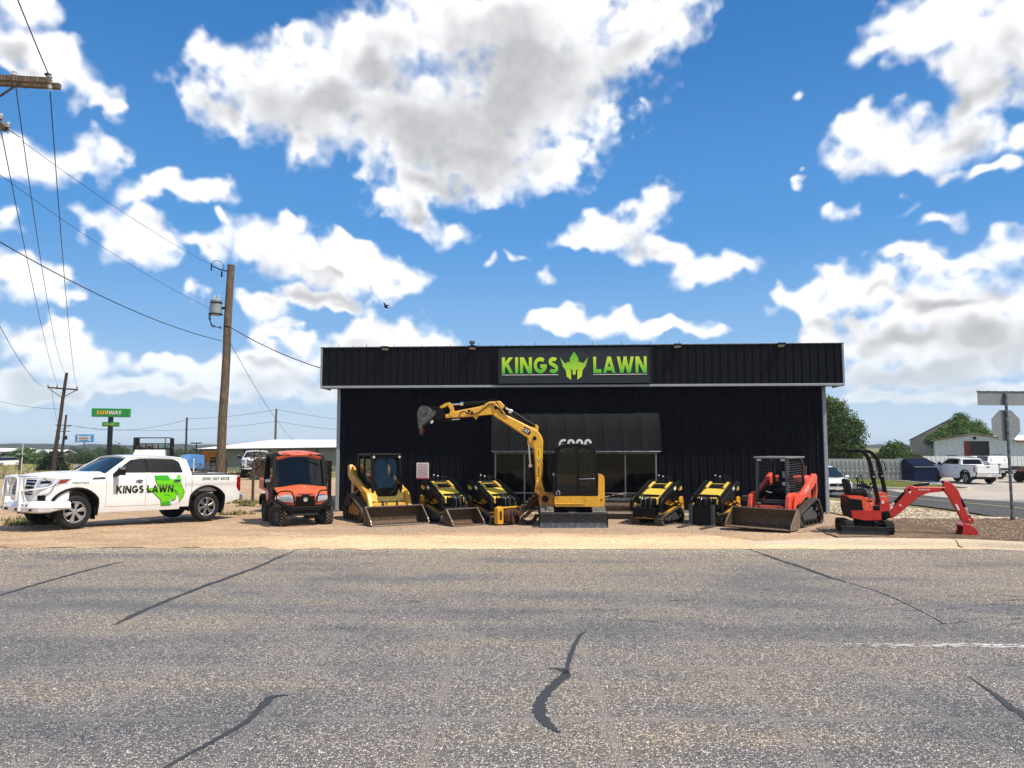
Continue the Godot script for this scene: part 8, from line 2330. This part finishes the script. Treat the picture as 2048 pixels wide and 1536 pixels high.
func build_trees() -> void:
	var rng = RandomNumberGenerator.new()
	rng.seed = 12
	leaf_mat("leaves")
	var clump = leaf_clump(rng, 16, 0.34, 0.11)
	var big = leaf_clump(rng, 14, 0.8, 0.26)
	tree("shade_tree", "large dense green tree behind the shop's right corner and the metal fence", V(28.4, -0.7, -66.0), [[0, 2.6, 0, 2.5, 1.5, 2.3], [0.3, 4.4, 0, 2.5, 1.7, 2.2], [-0.6, 5.6, 0.2, 1.9, 1.5, 1.8], [1.5, 4.0, 0.4, 1.5, 1.3, 1.4], [1.2, 2.4, 0.6, 1.5, 1.2, 1.4], [0.4, 6.2, 0, 1.1, 0.9, 1.1], [-1.8, 3.6, 0.3, 1.5, 1.6, 1.4]], 0.22, 2600, clump, Color(0.055, 0.095, 0.018), 31)
	tree("round_tree", "low round bushy tree behind the fence left of the dumpster", V(34.0, -0.7, -66.5), [[-0.2, 1.8, 0, 1.1, 0.8, 1.0], [0.1, 2.4, 0, 0.8, 0.6, 0.8], [0.9, 1.7, 0, 0.9, 0.6, 0.8], [-1.0, 1.5, 0, 0.8, 0.6, 0.8], [1.9, 1.5, 0, 0.8, 0.5, 0.7]], 0.12, 1000, clump, Color(0.065, 0.115, 0.022), 32)
	tree("roof_tree", "spreading light green tree rising behind the red trimmed white building", V(54.6, -0.7, -90.5), [[0, 4.6, 0, 1.9, 1.5, 1.7], [-1.6, 4.0, 0, 1.5, 1.2, 1.3], [1.9, 4.7, 0, 1.4, 1.3, 1.2], [0.3, 5.9, 0, 1.1, 0.9, 1.0], [3.2, 4.0, 0, 1.1, 0.9, 1.0], [-3.2, 3.5, 0, 1.0, 0.8, 0.9]], 0.25, 1500, clump, Color(0.075, 0.14, 0.028), 33)
	tree("dark_bush", "dark dense cedar bush beside the leaning pole", V(-44.6, -0.95, -72.0), [[0, 1.2, 0, 0.9, 0.9, 0.8], [0.4, 1.9, 0, 0.7, 0.7, 0.6], [-0.5, 0.7, 0, 0.8, 0.6, 0.7], [0.9, 0.9, 0.2, 0.8, 0.7, 0.6]], 0.0, 700, clump, Color(0.022, 0.042, 0.014), 34)
	tree("field_tree", "bright green tree left of the far white roof", V(-93.5, land(-93.5, -141.0), -141.0), [[0, 1.6, 0, 1.6, 1.2, 1.4], [0.8, 2.2, 0, 1.2, 0.8, 1.1], [2.4, 1.4, 0, 1.3, 1.0, 1.1], [-1.2, 1.2, 0, 1.1, 0.8, 1.0]], 0.2, 600, big, Color(0.06, 0.12, 0.025), 35)
	# the belt of trees along the far side of the field
	var base = tree("belt_tree", "mid green tree in the far belt of trees along the field", V(-102.0, -3.3, -190.0), [[0, 3.0, 0, 2.6, 2.0, 2.2], [1.6, 3.6, 0, 2.0, 1.5, 1.8], [-1.8, 2.6, 0, 1.9, 1.6, 1.8], [0.2, 4.6, 0, 1.5, 1.1, 1.4]], 0.25, 420, big, Color(0.042, 0.075, 0.018), 36, "belt of trees along the far side of the field")
	var k: int = 0
	for row in [[-150.0, 9, -0.62, -0.30, "small bushy green tree in the nearest scattered row across the field"], [-190.0, 16, -0.68, -0.34, "mid green tree in the second row beyond the field"], [-260.0, 22, -0.72, -0.30, "darker tree in the third, denser row far beyond the field"], [-380.0, 26, -0.72, -0.26, "hazy dark tree in the farthest row below the skyline"]]:
		for j in row[1]:
			var z: float = row[0] * rng.randf_range(0.92, 1.1)
			var u: float = lerpf(row[2], row[3], (j + rng.randf_range(-0.3, 0.3)) / maxf(1.0, row[1] - 1))
			if row[0] == -150.0 and (u < -0.58): continue
			var c = copy(base, "belt_tree", row[4], V(-u * z, land(-u * z, z) - 0.1, z), rng.randf() * 360.0, "belt of trees along the far side of the field")
			var s: float = rng.randf_range(0.6, 1.0) * (0.8 if z > -230.0 else 0.95) * (0.62 if row[0] == -150.0 else 1.0)
			c.scale = V(s * rng.randf_range(1.0, 1.5), s, s)
	base.set_meta("label", "broad mid green tree standing alone before the second row of field trees")
	for j in 14:
		var z: float = -rng.randf_range(180.0, 330.0)
		var c = copy(base, "horizon_tree", "dark green tree on the far skyline right of the shop", V(-z * lerpf(0.50, 0.66, j / 13.0), -1.0, z), rng.randf() * 360.0, "trees on the skyline right of the shop")
		var s: float = rng.randf_range(0.5, 0.9)
		c.scale = V(s * 1.3, s, s)
	# far ridge
	var h = B.new()
	var prev = []
	for i in 161:
		var a: float = lerpf(-1.15, 1.15, i / 160.0)
		var d = V(sin(a), 0, -cos(a))
		var y: float = 3.0 + 2.0 * patch_a.get_noise_1d(i * 0.35) + 1.5 * patch_b.get_noise_1d(i * 1.7)
		var row = [d * 820.0 + V(0, -2, 0), d * 850.0 + V(0, y * 0.8, 0), d * 900.0 + V(0, y, 0), d * 1100.0 + V(0, -2, 0)]
		if i > 0:
			for q in 3: h.quad(prev[q], prev[q + 1], row[q + 1], row[q], V(0, 1, 0.3) - d)
		prev = row
	ground("hills", h, M["far_green"])

# ------------------------------------------------------------------ yards, fences and buildings further off
func ribbed(parent: Node, called: String, a: Vector3, b: Vector3, h: float, each: float, m: Material) -> void:
	var l: float = a.distance_to(b)
	var n: int = maxi(1, int(round(l / each)))
	var w: float = l / n
	var sh = siding(w, h, 0.03)
	var yaw: float = -atan2(b.z - a.z, b.x - a.x)
	for i in n: part(called, sh, m, parent, Transform3D(Basis(Vector3.UP, yaw), a.lerp(b, float(i) / n)))

func build_background() -> void:
	# metal fence round the yard on the right
	var f = thing("metal_fence", "dull white ribbed metal fence along the yard behind the verge", "fence", V(26.2, -0.72, -61.9))
	ribbed(f, "fence_sheet", V(-1.2, 0, -0.2), V(5.6, 0, 1.8), 1.78, 0.34, M["fence_sheet"])
	for k in 4: part("fence_post", B.new().box(V(-1.0 + k * 2.1, 0.9, -0.22 + k * 0.62), V(0.07, 1.8, 0.07)), M["galvanised"], f)
	part("fence_rail", B.new().bar([V(-1.2, 1.5, -0.3), V(5.6, 1.5, 1.7)], 0.05, 0.08), M["galvanised"], f)
	var f2 = thing("metal_fence", "taller white ribbed metal fence behind the dumpster and parked pickups", "fence", V(31.8, -0.72, -60.2))
	ribbed(f2, "fence_sheet", V(0, 0, 0), V(3.6, 0, -9.6), 1.8, 0.4, M["white_sheet"])
	ribbed(f2, "fence_sheet", V(3.6, 0, -9.6), V(26.0, 0, -9.4), 1.88, 0.4, M["white_sheet"])
	for k in 8: part("fence_post", B.new().box(V(4.0 + k * 3.0, 0.98, -9.7), V(0.07, 1.96, 0.07)), M["galvanised"], f2)
	# dumpster with a sloping ribbed lid
	var d = thing("dumpster", "dark blue steel dumpster with ribbed sloping lid beside the parked pickup", "dumpster", V(32.1, -0.70, -58.7), 4.0)
	d.scale = V(0.86, 0.95, 0.9)
	part("body", B.new().ext(rounded(PV([-0.9, 0.12, -0.95, 1.65, -0.5, 1.92, 0.95, 1.25, 0.95, 0.12]), 0.05), -1.1, 1.1, T(0, 0, 0, roty(-90)), 0.03), M["dumpster_blue"], d)
	for k in 9: part("lid_rib", B.new().bar([V(-1.0 + k * 0.25, 1.26, 0.97), V(-1.0 + k * 0.25, 1.92, -0.48)], 0.05, 0.05), M["dumpster_blue"], d)
	part("lid_lip", B.new().box(V(0, 1.24, 1.0), V(2.2, 0.05, 0.06)), M["galvanised"], d)
	for s in [-1.0, 1.0]: part("lift_pocket", B.new().box(V(s * 1.16, 0.8, 0.0), V(0.12, 0.16, 1.2)), M["dumpster_blue"], d)
	part("open_lid", B.new().box(V(1.4, 1.75, -1.0), V(1.9, 0.05, 1.0), rotz(-22)), M["machine_black"], d)
	# white building with red trim
	var w = thing("metal_building", "white ribbed metal building with red roof trim and a dark open doorway", "building", V(46.8, -0.7, -82.0), -28.0)
	ribbed(w, "wall_sheet", V(0, 0, 0), V(2.7, 0, 0), 3.4, 0.5, M["white_sheet"])
	ribbed(w, "wall_sheet", V(5.0, 0, 0), V(7.2, 0, 0), 3.4, 0.5, M["white_sheet"])
	ribbed(w, "wall_sheet", V(7.2, 0, 0), V(14.0, 0, 0), 3.3, 0.5, M["white_sheet"])
	part("gable", B.new().ext(PV([0, 3.38, 7.2, 3.38, 3.6, 4.05]), -0.1, 0.03, Transform3D(), 0.0), M["white_sheet"], w)
	part("door_head", B.new().box(V(3.85, 3.39, 0.0), V(2.3, 0.12, 0.1)), M["white_sheet"], w)
	part("roof", B.new().ext(PV([-0.2, 3.38, 3.6, 4.10, 7.4, 3.38, 7.4, 3.46, 3.6, 4.18, -0.2, 3.46]), -14.0, 0.25, Transform3D(), 0.0), M["white_roof"], w)
	part("side_roof", B.new().box(V(10.8, 3.62, -4.0), V(7.0, 0.08, 8.6), rotx(5)), M["white_roof"], w)
	part("red_barge", B.new().bar([V(-0.25, 3.40, 0.28), V(3.6, 4.12, 0.28)], 0.05, 0.16, V(0, 0, 1)), M["red_trim"], w)
	part("red_barge", B.new().bar([V(3.6, 4.12, 0.28), V(7.45, 3.40, 0.28)], 0.05, 0.16, V(0, 0, 1)), M["red_trim"], w)
	part("red_gutter", B.new().box(V(10.8, 3.32, 0.28), V(6.9, 0.14, 0.1)), M["red_trim"], w)
	part("red_jamb", B.new().box(V(2.95, 1.67, 0.03), V(0.5, 3.34, 0.08)), M["red_trim"], w)
	part("back_wall", B.new().box(V(7.0, 1.7, -6.0), V(14.0, 3.3, 0.1)), M["white_sheet"], w)
	part("inner_floor", B.new().box(V(7.0, 0.02, -3.0), V(14.0, 0.04, 6.0)), M["inner_floor"], w)
	part("side_wall", B.new().box(V(0.03, 1.7, -3.0), V(0.06, 3.3, 6.0)), M["white_sheet"], w)
	part("side_wall", B.new().box(V(14.0, 1.7, -3.0), V(0.06, 3.3, 6.0)), M["white_sheet"], w)
	part("wall_lamp", B.new().lathe([[0.02, 0.0], [0.14, 0.06], [0.16, 0.2]], V(3.7, 3.72, 0.1), V(0, -0.5, 1).normalized(), 12), M["machine_black"], w)
	var wn = part("window_frame", B.new().box(V(1.5, 1.35, 0.02), V(1.0, 0.85, 0.08)), M["brown_trim"], w)
	part("pane", B.new().box(V(1.5, 1.35, 0.065), V(0.85, 0.7, 0.02), Basis(), 0.0), M["tint_glass"], wn)
	for x in [4.2, 4.75]: part("door_bollard", B.new().cyl(V(x, 0, 0.4), V(x, 1.5, 0.4), 0.09, 10), M["white_sheet"], w)
	var tb = thing("tan_building", "plain tan building with a dark sloping roof edge behind the white one", "building", V(51.8, -0.9, -96.5), -28.0)
	part("wall", B.new().ext(PV([0, 0, 9.0, 0, 9.0, 3.9, 4.5, 6.3, 0, 3.75]), -8.0, 0.0, Transform3D(), 0.0), M["tan_wall"], tb)
	part("roof_edge", B.new().bar([V(-0.2, 3.70, 0.06), V(4.5, 6.36, 0.06)], 0.1, 0.2, V(0, 0, 1)), M["brown_trim"], tb)
	part("roof_edge", B.new().bar([V(4.5, 6.36, 0.06), V(9.2, 3.86, 0.06)], 0.1, 0.2, V(0, 0, 1)), M["brown_trim"], tb)
	# flatbed truck at the right edge
	var fb = thing("flatbed_truck", "dark brown flatbed truck cut by the right edge behind the sign post", "truck", V(39.9, -0.70, -57.6), 0.0)
	part("deck", B.new().box(V(0.6, 1.02, 0), V(4.2, 0.12, 2.0), Basis(), 0.02), M["dark_wood"], fb)
	part("deck_rail", B.new().box(V(0.6, 0.96, 1.02), V(4.2, 0.16, 0.06)), M["rusty_steel"], fb)
	part("chassis_rail", B.new().box(V(0.8, 0.78, 0), V(4.6, 0.2, 0.8)), M["machine_black"], fb)
	part("load", B.new().box(V(0.1, 1.16, -0.2), V(2.0, 0.18, 1.3), Basis(), 0.04), M["far_brown"], fb)
	for s in [-1.0, 1.0]:
		wheel(fb, -0.1, 0.42, s * 0.82, 0.42, 0.28, s, "grey_steel", 5)
		part("tail_lamp", B.new().box(V(-1.52, 0.82, s * 0.7), V(0.05, 0.14, 0.26)), M["decal_white"], fb)
	# white car on the side road by the shop's corner
	build_car()
	# warehouse on the left
	var wh = thing("warehouse", "long low warehouse with white roof and dull green grey walls at left", "building", V(-33.6, -0.95, -80.0))
	part("wall", B.new().box(V(9.5, 1.4, -6.0), V(19.0, 2.8, 12.0), Basis(), 0.0), M["warehouse_wall"], wh)
	part("roof", B.new().loft([[V(-0.5, 2.72, 0.5), V(19.5, 2.98, 0.5), V(19.5, 2.86, 0.5), V(-0.5, 2.62, 0.5)], [V(6.0, 3.78, -6.0), V(19.5, 3.78, -6.0), V(19.5, 3.66, -6.0), V(6.0, 3.66, -6.0)], [V(-0.5, 2.72, -12.5), V(19.5, 2.98, -12.5), V(19.5, 2.86, -12.5), V(-0.5, 2.62, -12.5)]], true, true, true), M["white_roof"], wh)
	part("eave_trim", B.new().bar([V(-0.5, 2.66, 0.54), V(19.5, 2.90, 0.54)], 0.06, 0.14), M["brown_trim"], wh)
	for x in [0.05, 4.8, 9.0, 12.6]: part("wall_post", B.new().box(V(x, 1.4, 0.05), V(0.14, 2.8, 0.12)), M["brown_trim"], wh)
	part("base_course", B.new().box(V(7.2, 0.6, 0.1), V(4.6, 1.2, 0.1)), M["far_brown"], wh)
	var bay = part("lit_bay_panel", B.new().box(V(1.9, 1.6, 0.06), V(1.3, 1.7, 0.08)), M["hopper_and_bay_orange"], wh)  # solid panel; its orange colour stands in for light inside a bay
	# orange hopper in the yard
	var hp = thing("hopper", "orange steel hopper with black frame standing before the warehouse's left end", "hopper", V(-30.6, -0.95, -75.5))
	part("bin", B.new().loft([[V(-0.9, 2.5, 0.7), V(0.9, 2.5, 0.7), V(0.9, 2.5, -0.7), V(-0.9, 2.5, -0.7)], [V(-0.25, 1.2, 0.2), V(0.25, 1.2, 0.2), V(0.25, 1.2, -0.2), V(-0.25, 1.2, -0.2)]], true, true, true), M["hopper_and_bay_orange"], hp)
	for q in [[-0.8, 0.6], [0.8, 0.6], [0.8, -0.6], [-0.8, -0.6]]: part("leg", B.new().bar([V(q[0], 0, q[1]), V(q[0], 2.4, q[1])], 0.1, 0.1, V(0, 0, 1)), M["machine_black"], hp)
	part("chute", B.new().bar([V(0.2, 1.2, 0), V(1.4, 0.5, 0.4)], 0.4, 0.2), M["hopper_and_bay_orange"], hp)
	# blue tarp over a stack
	var bt = thing("tarp_stack", "stack of goods under a bright blue tarp beyond the pickup bed", "tarp", V(-26.5, -0.65, -62.0))
	part("tarp", B.new().loft([[V(-0.95, 0.9, 0.8), V(-0.9, 2.0, 0.6), V(-0.2, 2.10, 0.4), V(0.55, 2.02, 0.6), V(0.6, 0.9, 0.8)], [V(-0.95, 0.9, -0.8), V(-0.9, 2.0, -0.6), V(-0.2, 2.06, -0.4), V(0.55, 2.0, -0.6), V(0.6, 0.9, -0.8)]], true, true, true), M["tarp_blue"], bt)
	part("stack", B.new().box(V(-0.15, 0.5, 0), V(1.4, 1.0, 1.4)), M["far_brown"], bt)
	# stake-sided truck
	var sk = thing("stake_truck", "white flatbed truck with black stake rack holding timber behind the company pickup", "truck", V(-21.9, -0.1, -45.0), 20.0)
	part("cab", B.new().loft([[V(-0.95, 0.7, 1.6), V(-0.95, 1.35, 1.6), V(0.95, 1.35, 1.6), V(0.95, 0.7, 1.6)], [V(-0.95, 0.7, 0.9), V(-0.92, 1.45, 0.9), V(0.92, 1.45, 0.9), V(0.95, 0.7, 0.9)], [V(-0.95, 0.7, 0.4), V(-0.8, 1.98, 0.4), V(0.8, 1.98, 0.4), V(0.95, 0.7, 0.4)], [V(-0.95, 0.7, -0.6), V(-0.8, 2.0, -0.6), V(0.8, 2.0, -0.6), V(0.95, 0.7, -0.6)]], true, true, true), M["truck_white"], sk)
	part("windscreen", B.new().ext(PV([-0.78, 1.5, 0.78, 1.5, 0.70, 1.9, -0.70, 1.9]), 0.0, 0.02, T(0, 0.18, 1.10, rotx(-43)) * T(0, -0.18, -0.33), 0.0), M["dark_glass"], sk)
	part("bed", B.new().box(V(0, 0.98, -2.4), V(2.1, 0.12, 3.4)), M["dark_wood"], sk)
	for s in [-1.0, 1.0]:
		wheel(sk, s * 0.85, 0.40, 1.1, 0.40, 0.25, s, "grey_steel", 5).rotation_degrees.y = 90.0
		for k in 5: part("stake", B.new().bar([V(s * 1.02, 1.0, -0.75 - k * 0.55), V(s * 1.02, 2.72, -0.75 - k * 0.55)], 0.06, 0.06, V(0, 0, 1)), M["machine_black"], sk)
		for y in [1.5, 2.1, 2.7]: part("rack_rail", B.new().bar([V(s * 1.02, y, -0.72), V(s * 1.02, y, -3.0)], 0.05, 0.06), M["machine_black"], sk)
	for y in [1.6, 2.05, 2.36, 2.72]: part("front_rail", B.new().bar([V(-1.02, y, -0.72), V(1.02, y, -0.72)], 0.05, 0.06), M["machine_black"], sk)
	for x in [-0.72, -0.35, 0.0, 0.35, 0.72]: part("front_bar", B.new().bar([V(x, 1.2, -0.72), V(x, 2.72 if absf(x) > 0.5 else 2.36, -0.72)], 0.05, 0.05, V(0, 0, 1)), M["machine_black"], sk)
	for k in 6: part("timber", B.new().box(V(-0.6 + 0.1 * (k % 2), 1.2 + k * 0.19, -1.4), V(0.9, 0.15, 1.0), roty(k * 4.0), 0.01), M["old_wood"] if k % 2 else M["tan_wall"], sk)
	# chain-link fence with posts, and clutter behind it
	var cl = thing("chain_link_fence", "sagging chain link fence on pale posts beyond the pickup bed", "fence", V(-18.4, 0.0, -43.0))
	for k in 5: part("post", B.new().cyl(V(k * 0.38, -0.1, 0), V(k * 0.38, 1.15 + (0.25 if k == 0 else 0.0), 0), 0.035, 8), M["white_sheet"] if k == 0 else M["galvanised"], cl)
	part("top_rail", B.new().cyl(V(0, 1.08, 0), V(1.52, 1.08, 0), 0.022, 8), M["galvanised"], cl)
	var net = B.new()
	for k in 15:
		net.tube([V(k * 0.105, 0.05, 0.0), V(minf(k * 0.105 + 1.0, 1.52), 0.05 + minf(1.0, 1.52 - k * 0.105), 0.0)], 0.004, 3, 0.004, false)
		net.tube([V(k * 0.105, 1.05, 0.01), V(minf(k * 0.105 + 1.0, 1.52), 1.05 - minf(1.0, 1.52 - k * 0.105), 0.01)], 0.004, 3, 0.004, false)
	part("chain_link", net, M["galvanised"], cl).set_meta("kind", "stuff")
	var rng = RandomNumberGenerator.new()
	rng.seed = 19
	for q in [["pipe_pile", "tangled dark pile of pipe and scrap behind the chain link fence", V(-18.3, -0.05, -45.2), 40, M["grey_steel"], 0.75, 0.9], ["branch_pile", "heap of cut branches in a crate beside the old white pickup", V(-16.3, -0.05, -49.5), 110, M["old_wood"], 1.0, 1.75]]:
		var pile = thing(q[0], q[1], "pile", q[2])
		var sticks = B.new()
		for k in q[3]:
			var c = V(rng.randf_range(-q[5], q[5]), rng.randf_range(0.05, q[6]), rng.randf_range(-0.5, 0.5))
			var dir = V(rng.randfn(), rng.randfn() * 0.35, rng.randfn()).normalized() * rng.randf_range(0.2, 0.6)
			sticks.tube([c - dir, c + dir], rng.randf_range(0.015, 0.05), 5)
		part("sticks", sticks, q[4], pile).set_meta("kind", "stuff")
		part("heap_core", B.new().loft([[V(-q[5], 0, 0.5), V(-q[5] * 0.8, q[6] * 0.7, 0.3), V(q[5] * 0.8, q[6] * 0.75, 0.3), V(q[5], 0, 0.5)], [V(-q[5], 0, -0.5), V(-q[5] * 0.8, q[6] * 0.8, -0.3), V(q[5] * 0.8, q[6] * 0.7, -0.3), V(q[5], 0, -0.5)]], true, true, true), M["dark_wood"], pile)
	var tk = thing("dark_trailer", "black box trailer half hidden by the transformer pole", "trailer", V(-18.95, -0.2, -48.0))
	part("box", B.new().box(V(0, 0.95, 0), V(0.55, 1.0, 1.6), Basis(), 0.06), M["machine_black"], tk)
	part("top_rack", B.new().box(V(0, 1.55, 0), V(0.5, 0.12, 1.5), Basis(), 0.03), M["machine_black"], tk)
	for s in [-1.0, 1.0]: wheel(tk, s * 0.34, 0.35, 0.2, 0.35, 0.2, s, "grey_steel", 5).rotation_degrees.y = 90.0
	# steel post, leaning board and wooden fence near the utility vehicle
	var sp = thing("steel_post", "rusty grey steel post standing between the pickup and the utility vehicle", "post", V(-10.25, -0.12, -29.5))
	part("pipe", B.new().cyl(V(0, 0, 0), V(0, 1.62, 0), 0.055, 12), M["rusty_grey"], sp)
	part("top_rod", B.new().cyl(V(0.02, 1.6, 0), V(0.02, 2.05, 0), 0.018, 8), M["machine_black"], sp)
	var lb = thing("leaning_board", "white board painted with a red letter leaning behind the utility vehicle", "sign", V(-9.05, -0.1, -27.5), 8.0)
	part("board", B.new().box(V(0, 0.62, 0), V(0.26, 0.62, 0.02), rotx(-5)), M["sign_white"], lb)
	part("prop_leg", B.new().box(V(0, 0.2, -0.03), V(0.05, 0.4, 0.04)), M["old_wood"], lb)
	part("letter", letters("R", 0.1, 0.26, 0.004), M["sign_red"], lb, T(0.02, 0.64, 0.013, rotx(-5)))
	var wf = thing("wooden_fence", "brown upright board fence between the utility vehicle and the shop corner", "fence", V(-7.7, -0.1, -27.0))
	for k in 8: part("board", B.new().box(V(k * 0.155, 0.85 + 0.02 * sin(k * 2.3), 0), V(0.145, 1.7, 0.025), rotz(0.4 * sin(k * 1.9)), 0.004), M["dark_wood"] if k % 3 else M["old_wood"], wf)
	for y in [0.4, 1.35]: part("rail", B.new().box(V(0.55, y, -0.04), V(1.25, 0.08, 0.04)), M["dark_wood"], wf)
	# far buildings in the field
	for q in [["field_barn", "far barn with bright white roof between the field trees and the leaning pole", V(-148.0, -3.4, -240.0), 9.0, 3.0, M["white_roof"], M["tan_wall"]], ["brown_shed", "long low brown shed at the far left edge of the field", V(-148.0, -3.4, -205.0), 16.0, 2.6, M["far_brown"], M["far_brown"]], ["pale_shed", "pale grey shed further off beyond the brown one", V(-176.0, -3.4, -262.0), 14.0, 3.4, M["white_sheet"], M["tan_wall"]]]:
		var fbn = thing(q[0], q[1], "building", q[2])
		var hw: float = q[3] * 0.5
		part("wall", B.new().box(V(0, q[4] * 0.5, 0), V(q[3], q[4], 8.0), Basis(), 0.0), q[6], fbn)
		part("roof", B.new().ext(PV([-4.4, q[4] - 0.05, 0, q[4] + 1.1, 4.4, q[4] - 0.05, 4.4, q[4] + 0.1, 0, q[4] + 1.25, -4.4, q[4] + 0.1]), -hw - 0.3, hw + 0.3, T(0, 0, 0, roty(90)), 0.0), q[5], fbn)
	var fc = thing("far_car", "small white car driving beyond the pickup's hood at far left", "car", V(-79.0, land(-79.0, -116.0), -116.0), 72.0)
	part("body", B.new().loft([[V(-2.0, 0.3, 0.8), V(-2.0, 0.75, 0.8), V(-2.0, 0.75, -0.8), V(-2.0, 0.3, -0.8)], [V(-1.0, 0.25, 0.85), V(-1.0, 0.92, 0.82), V(-1.0, 0.92, -0.82), V(-1.0, 0.25, -0.85)], [V(1.4, 0.25, 0.85), V(1.4, 0.95, 0.82), V(1.4, 0.95, -0.82), V(1.4, 0.25, -0.85)], [V(2.0, 0.3, 0.78), V(2.0, 0.8, 0.78), V(2.0, 0.8, -0.78), V(2.0, 0.3, -0.78)]], true, true, true), M["truck_white"], fc)
	part("cabin", B.new().loft([[V(-1.1, 0.92, 0.75), V(-0.4, 1.42, 0.62), V(0.9, 1.42, 0.62), V(1.5, 0.94, 0.75)], [V(-1.1, 0.92, -0.75), V(-0.4, 1.42, -0.62), V(0.9, 1.42, -0.62), V(1.5, 0.94, -0.75)]], true, true, true), M["dark_glass"], fc)
	part("roof", B.new().box(V(0.25, 1.43, 0), V(1.4, 0.04, 1.24)), M["truck_white"], fc)
	for x in [-1.25, 1.25]:
		for s in [-1.0, 1.0]: wheel(fc, x, 0.3, s * 0.76, 0.3, 0.2, s, "grey_steel", 5)
	var lt = thing("light_board", "low dark board lamp on a post beside the warehouse", "lamp post", V(-33.6, -0.9, -79.0), 0.0)
	part("post", B.new().cyl(V(0, 0, 0), V(0, 3.3, 0), 0.06, 8), M["machine_black"], lt)
	part("head", B.new().box(V(0, 3.3, 0), V(1.1, 0.14, 0.4)), M["grey_steel"], lt)

func build_car() -> void:
	var t = thing("parked_car", "white car facing us on the side road at the shop's right corner", "car", V(17.55, land(17.5, -41.0) + 0.02, -42.0), -4.0)
	# z to the front
	var rows = []
	for q in [[-2.2, 0.80, 0.45, 0.95, 0.78], [-1.9, 0.88, 0.32, 1.05, 0.82], [0.4, 0.92, 0.28, 1.02, 0.86], [1.4, 0.90, 0.28, 0.95, 0.84], [2.0, 0.84, 0.32, 0.86, 0.72], [2.25, 0.70, 0.40, 0.74, 0.60]]:
		var z: float = q[0]
		rows.append([V(-q[1], q[2] + 0.1, z), V(-q[1], q[3] - 0.15, z), V(-q[4], q[3], z), V(0, q[3] + 0.05, z), V(q[4], q[3], z), V(q[1], q[3] - 0.15, z), V(q[1], q[2] + 0.1, z), V(q[1] - 0.08, q[2], z), V(0, q[2] - 0.02, z), V(-q[1] + 0.08, q[2], z)])
	part("body", B.new().loft(rows), M["truck_white"], t)
	var cab = []
	for q in [[-2.0, 1.0, 0.78, 0.76], [-1.6, 1.50, 0.62, 0.80], [-0.6, 1.62, 0.58, 0.82], [0.1, 1.58, 0.58, 0.82], [1.15, 0.98, 0.72, 0.80]]:
		cab.append([V(-q[3], 0.95, q[0]), V(-q[2], q[1] - 0.05, q[0]), V(-q[2] + 0.1, q[1], q[0]), V(q[2] - 0.1, q[1], q[0]), V(q[2], q[1] - 0.05, q[0]), V(q[3], 0.95, q[0])])
	part("cabin", B.new().loft(cab, true, true), M["truck_white"], t)
	part("windscreen", B.new().skin(rect(-1, 0.05, 1, 0.95), func(u: float, v: float) -> Vector3: return V(u * lerpf(0.76, 0.58, v), lerpf(1.0, 1.57, v) + 0.012, lerpf(1.17, 0.15, v) + 0.03 - 0.06 * u * u), Vector2(0.3, 0.3), V(0, 1, 1)), M["tint_glass"], t)
	part("grille", B.new().box(V(0, 0.66, 2.255), V(0.84, 0.14, 0.03), Basis(), 0.01), M["machine_black"], t)
	part("emblem", B.new().cyl(V(0, 0.66, 2.26), V(0, 0.66, 2.285), 0.06, 14), M["chrome"], t)
	part("lower_grille", B.new().box(V(0, 0.36, 2.235), V(1.1, 0.14, 0.06), Basis(), 0.02), M["machine_black"], t)
	part("number_plate", B.new().box(V(0, 0.47, 2.29), V(0.3, 0.15, 0.01)), M["decal_white"], t)
	for s in [-1.0, 1.0]:
		part("headlamp", B.new().box(V(s * 0.66, 0.70, 2.16), V(0.28, 0.12, 0.14), roty(s * 22.0), 0.02), M["lamp_glass"], t)
		part("mirror", B.new().box(V(s * 1.0, 1.05, 0.85), V(0.2, 0.13, 0.1), Basis(), 0.03), M["truck_white"], t)
		for z in [1.4, -1.35]: wheel(t, s * 0.80, 0.33, z, 0.33, 0.22, s, "grey_steel", 5).rotation_degrees.y = 90.0
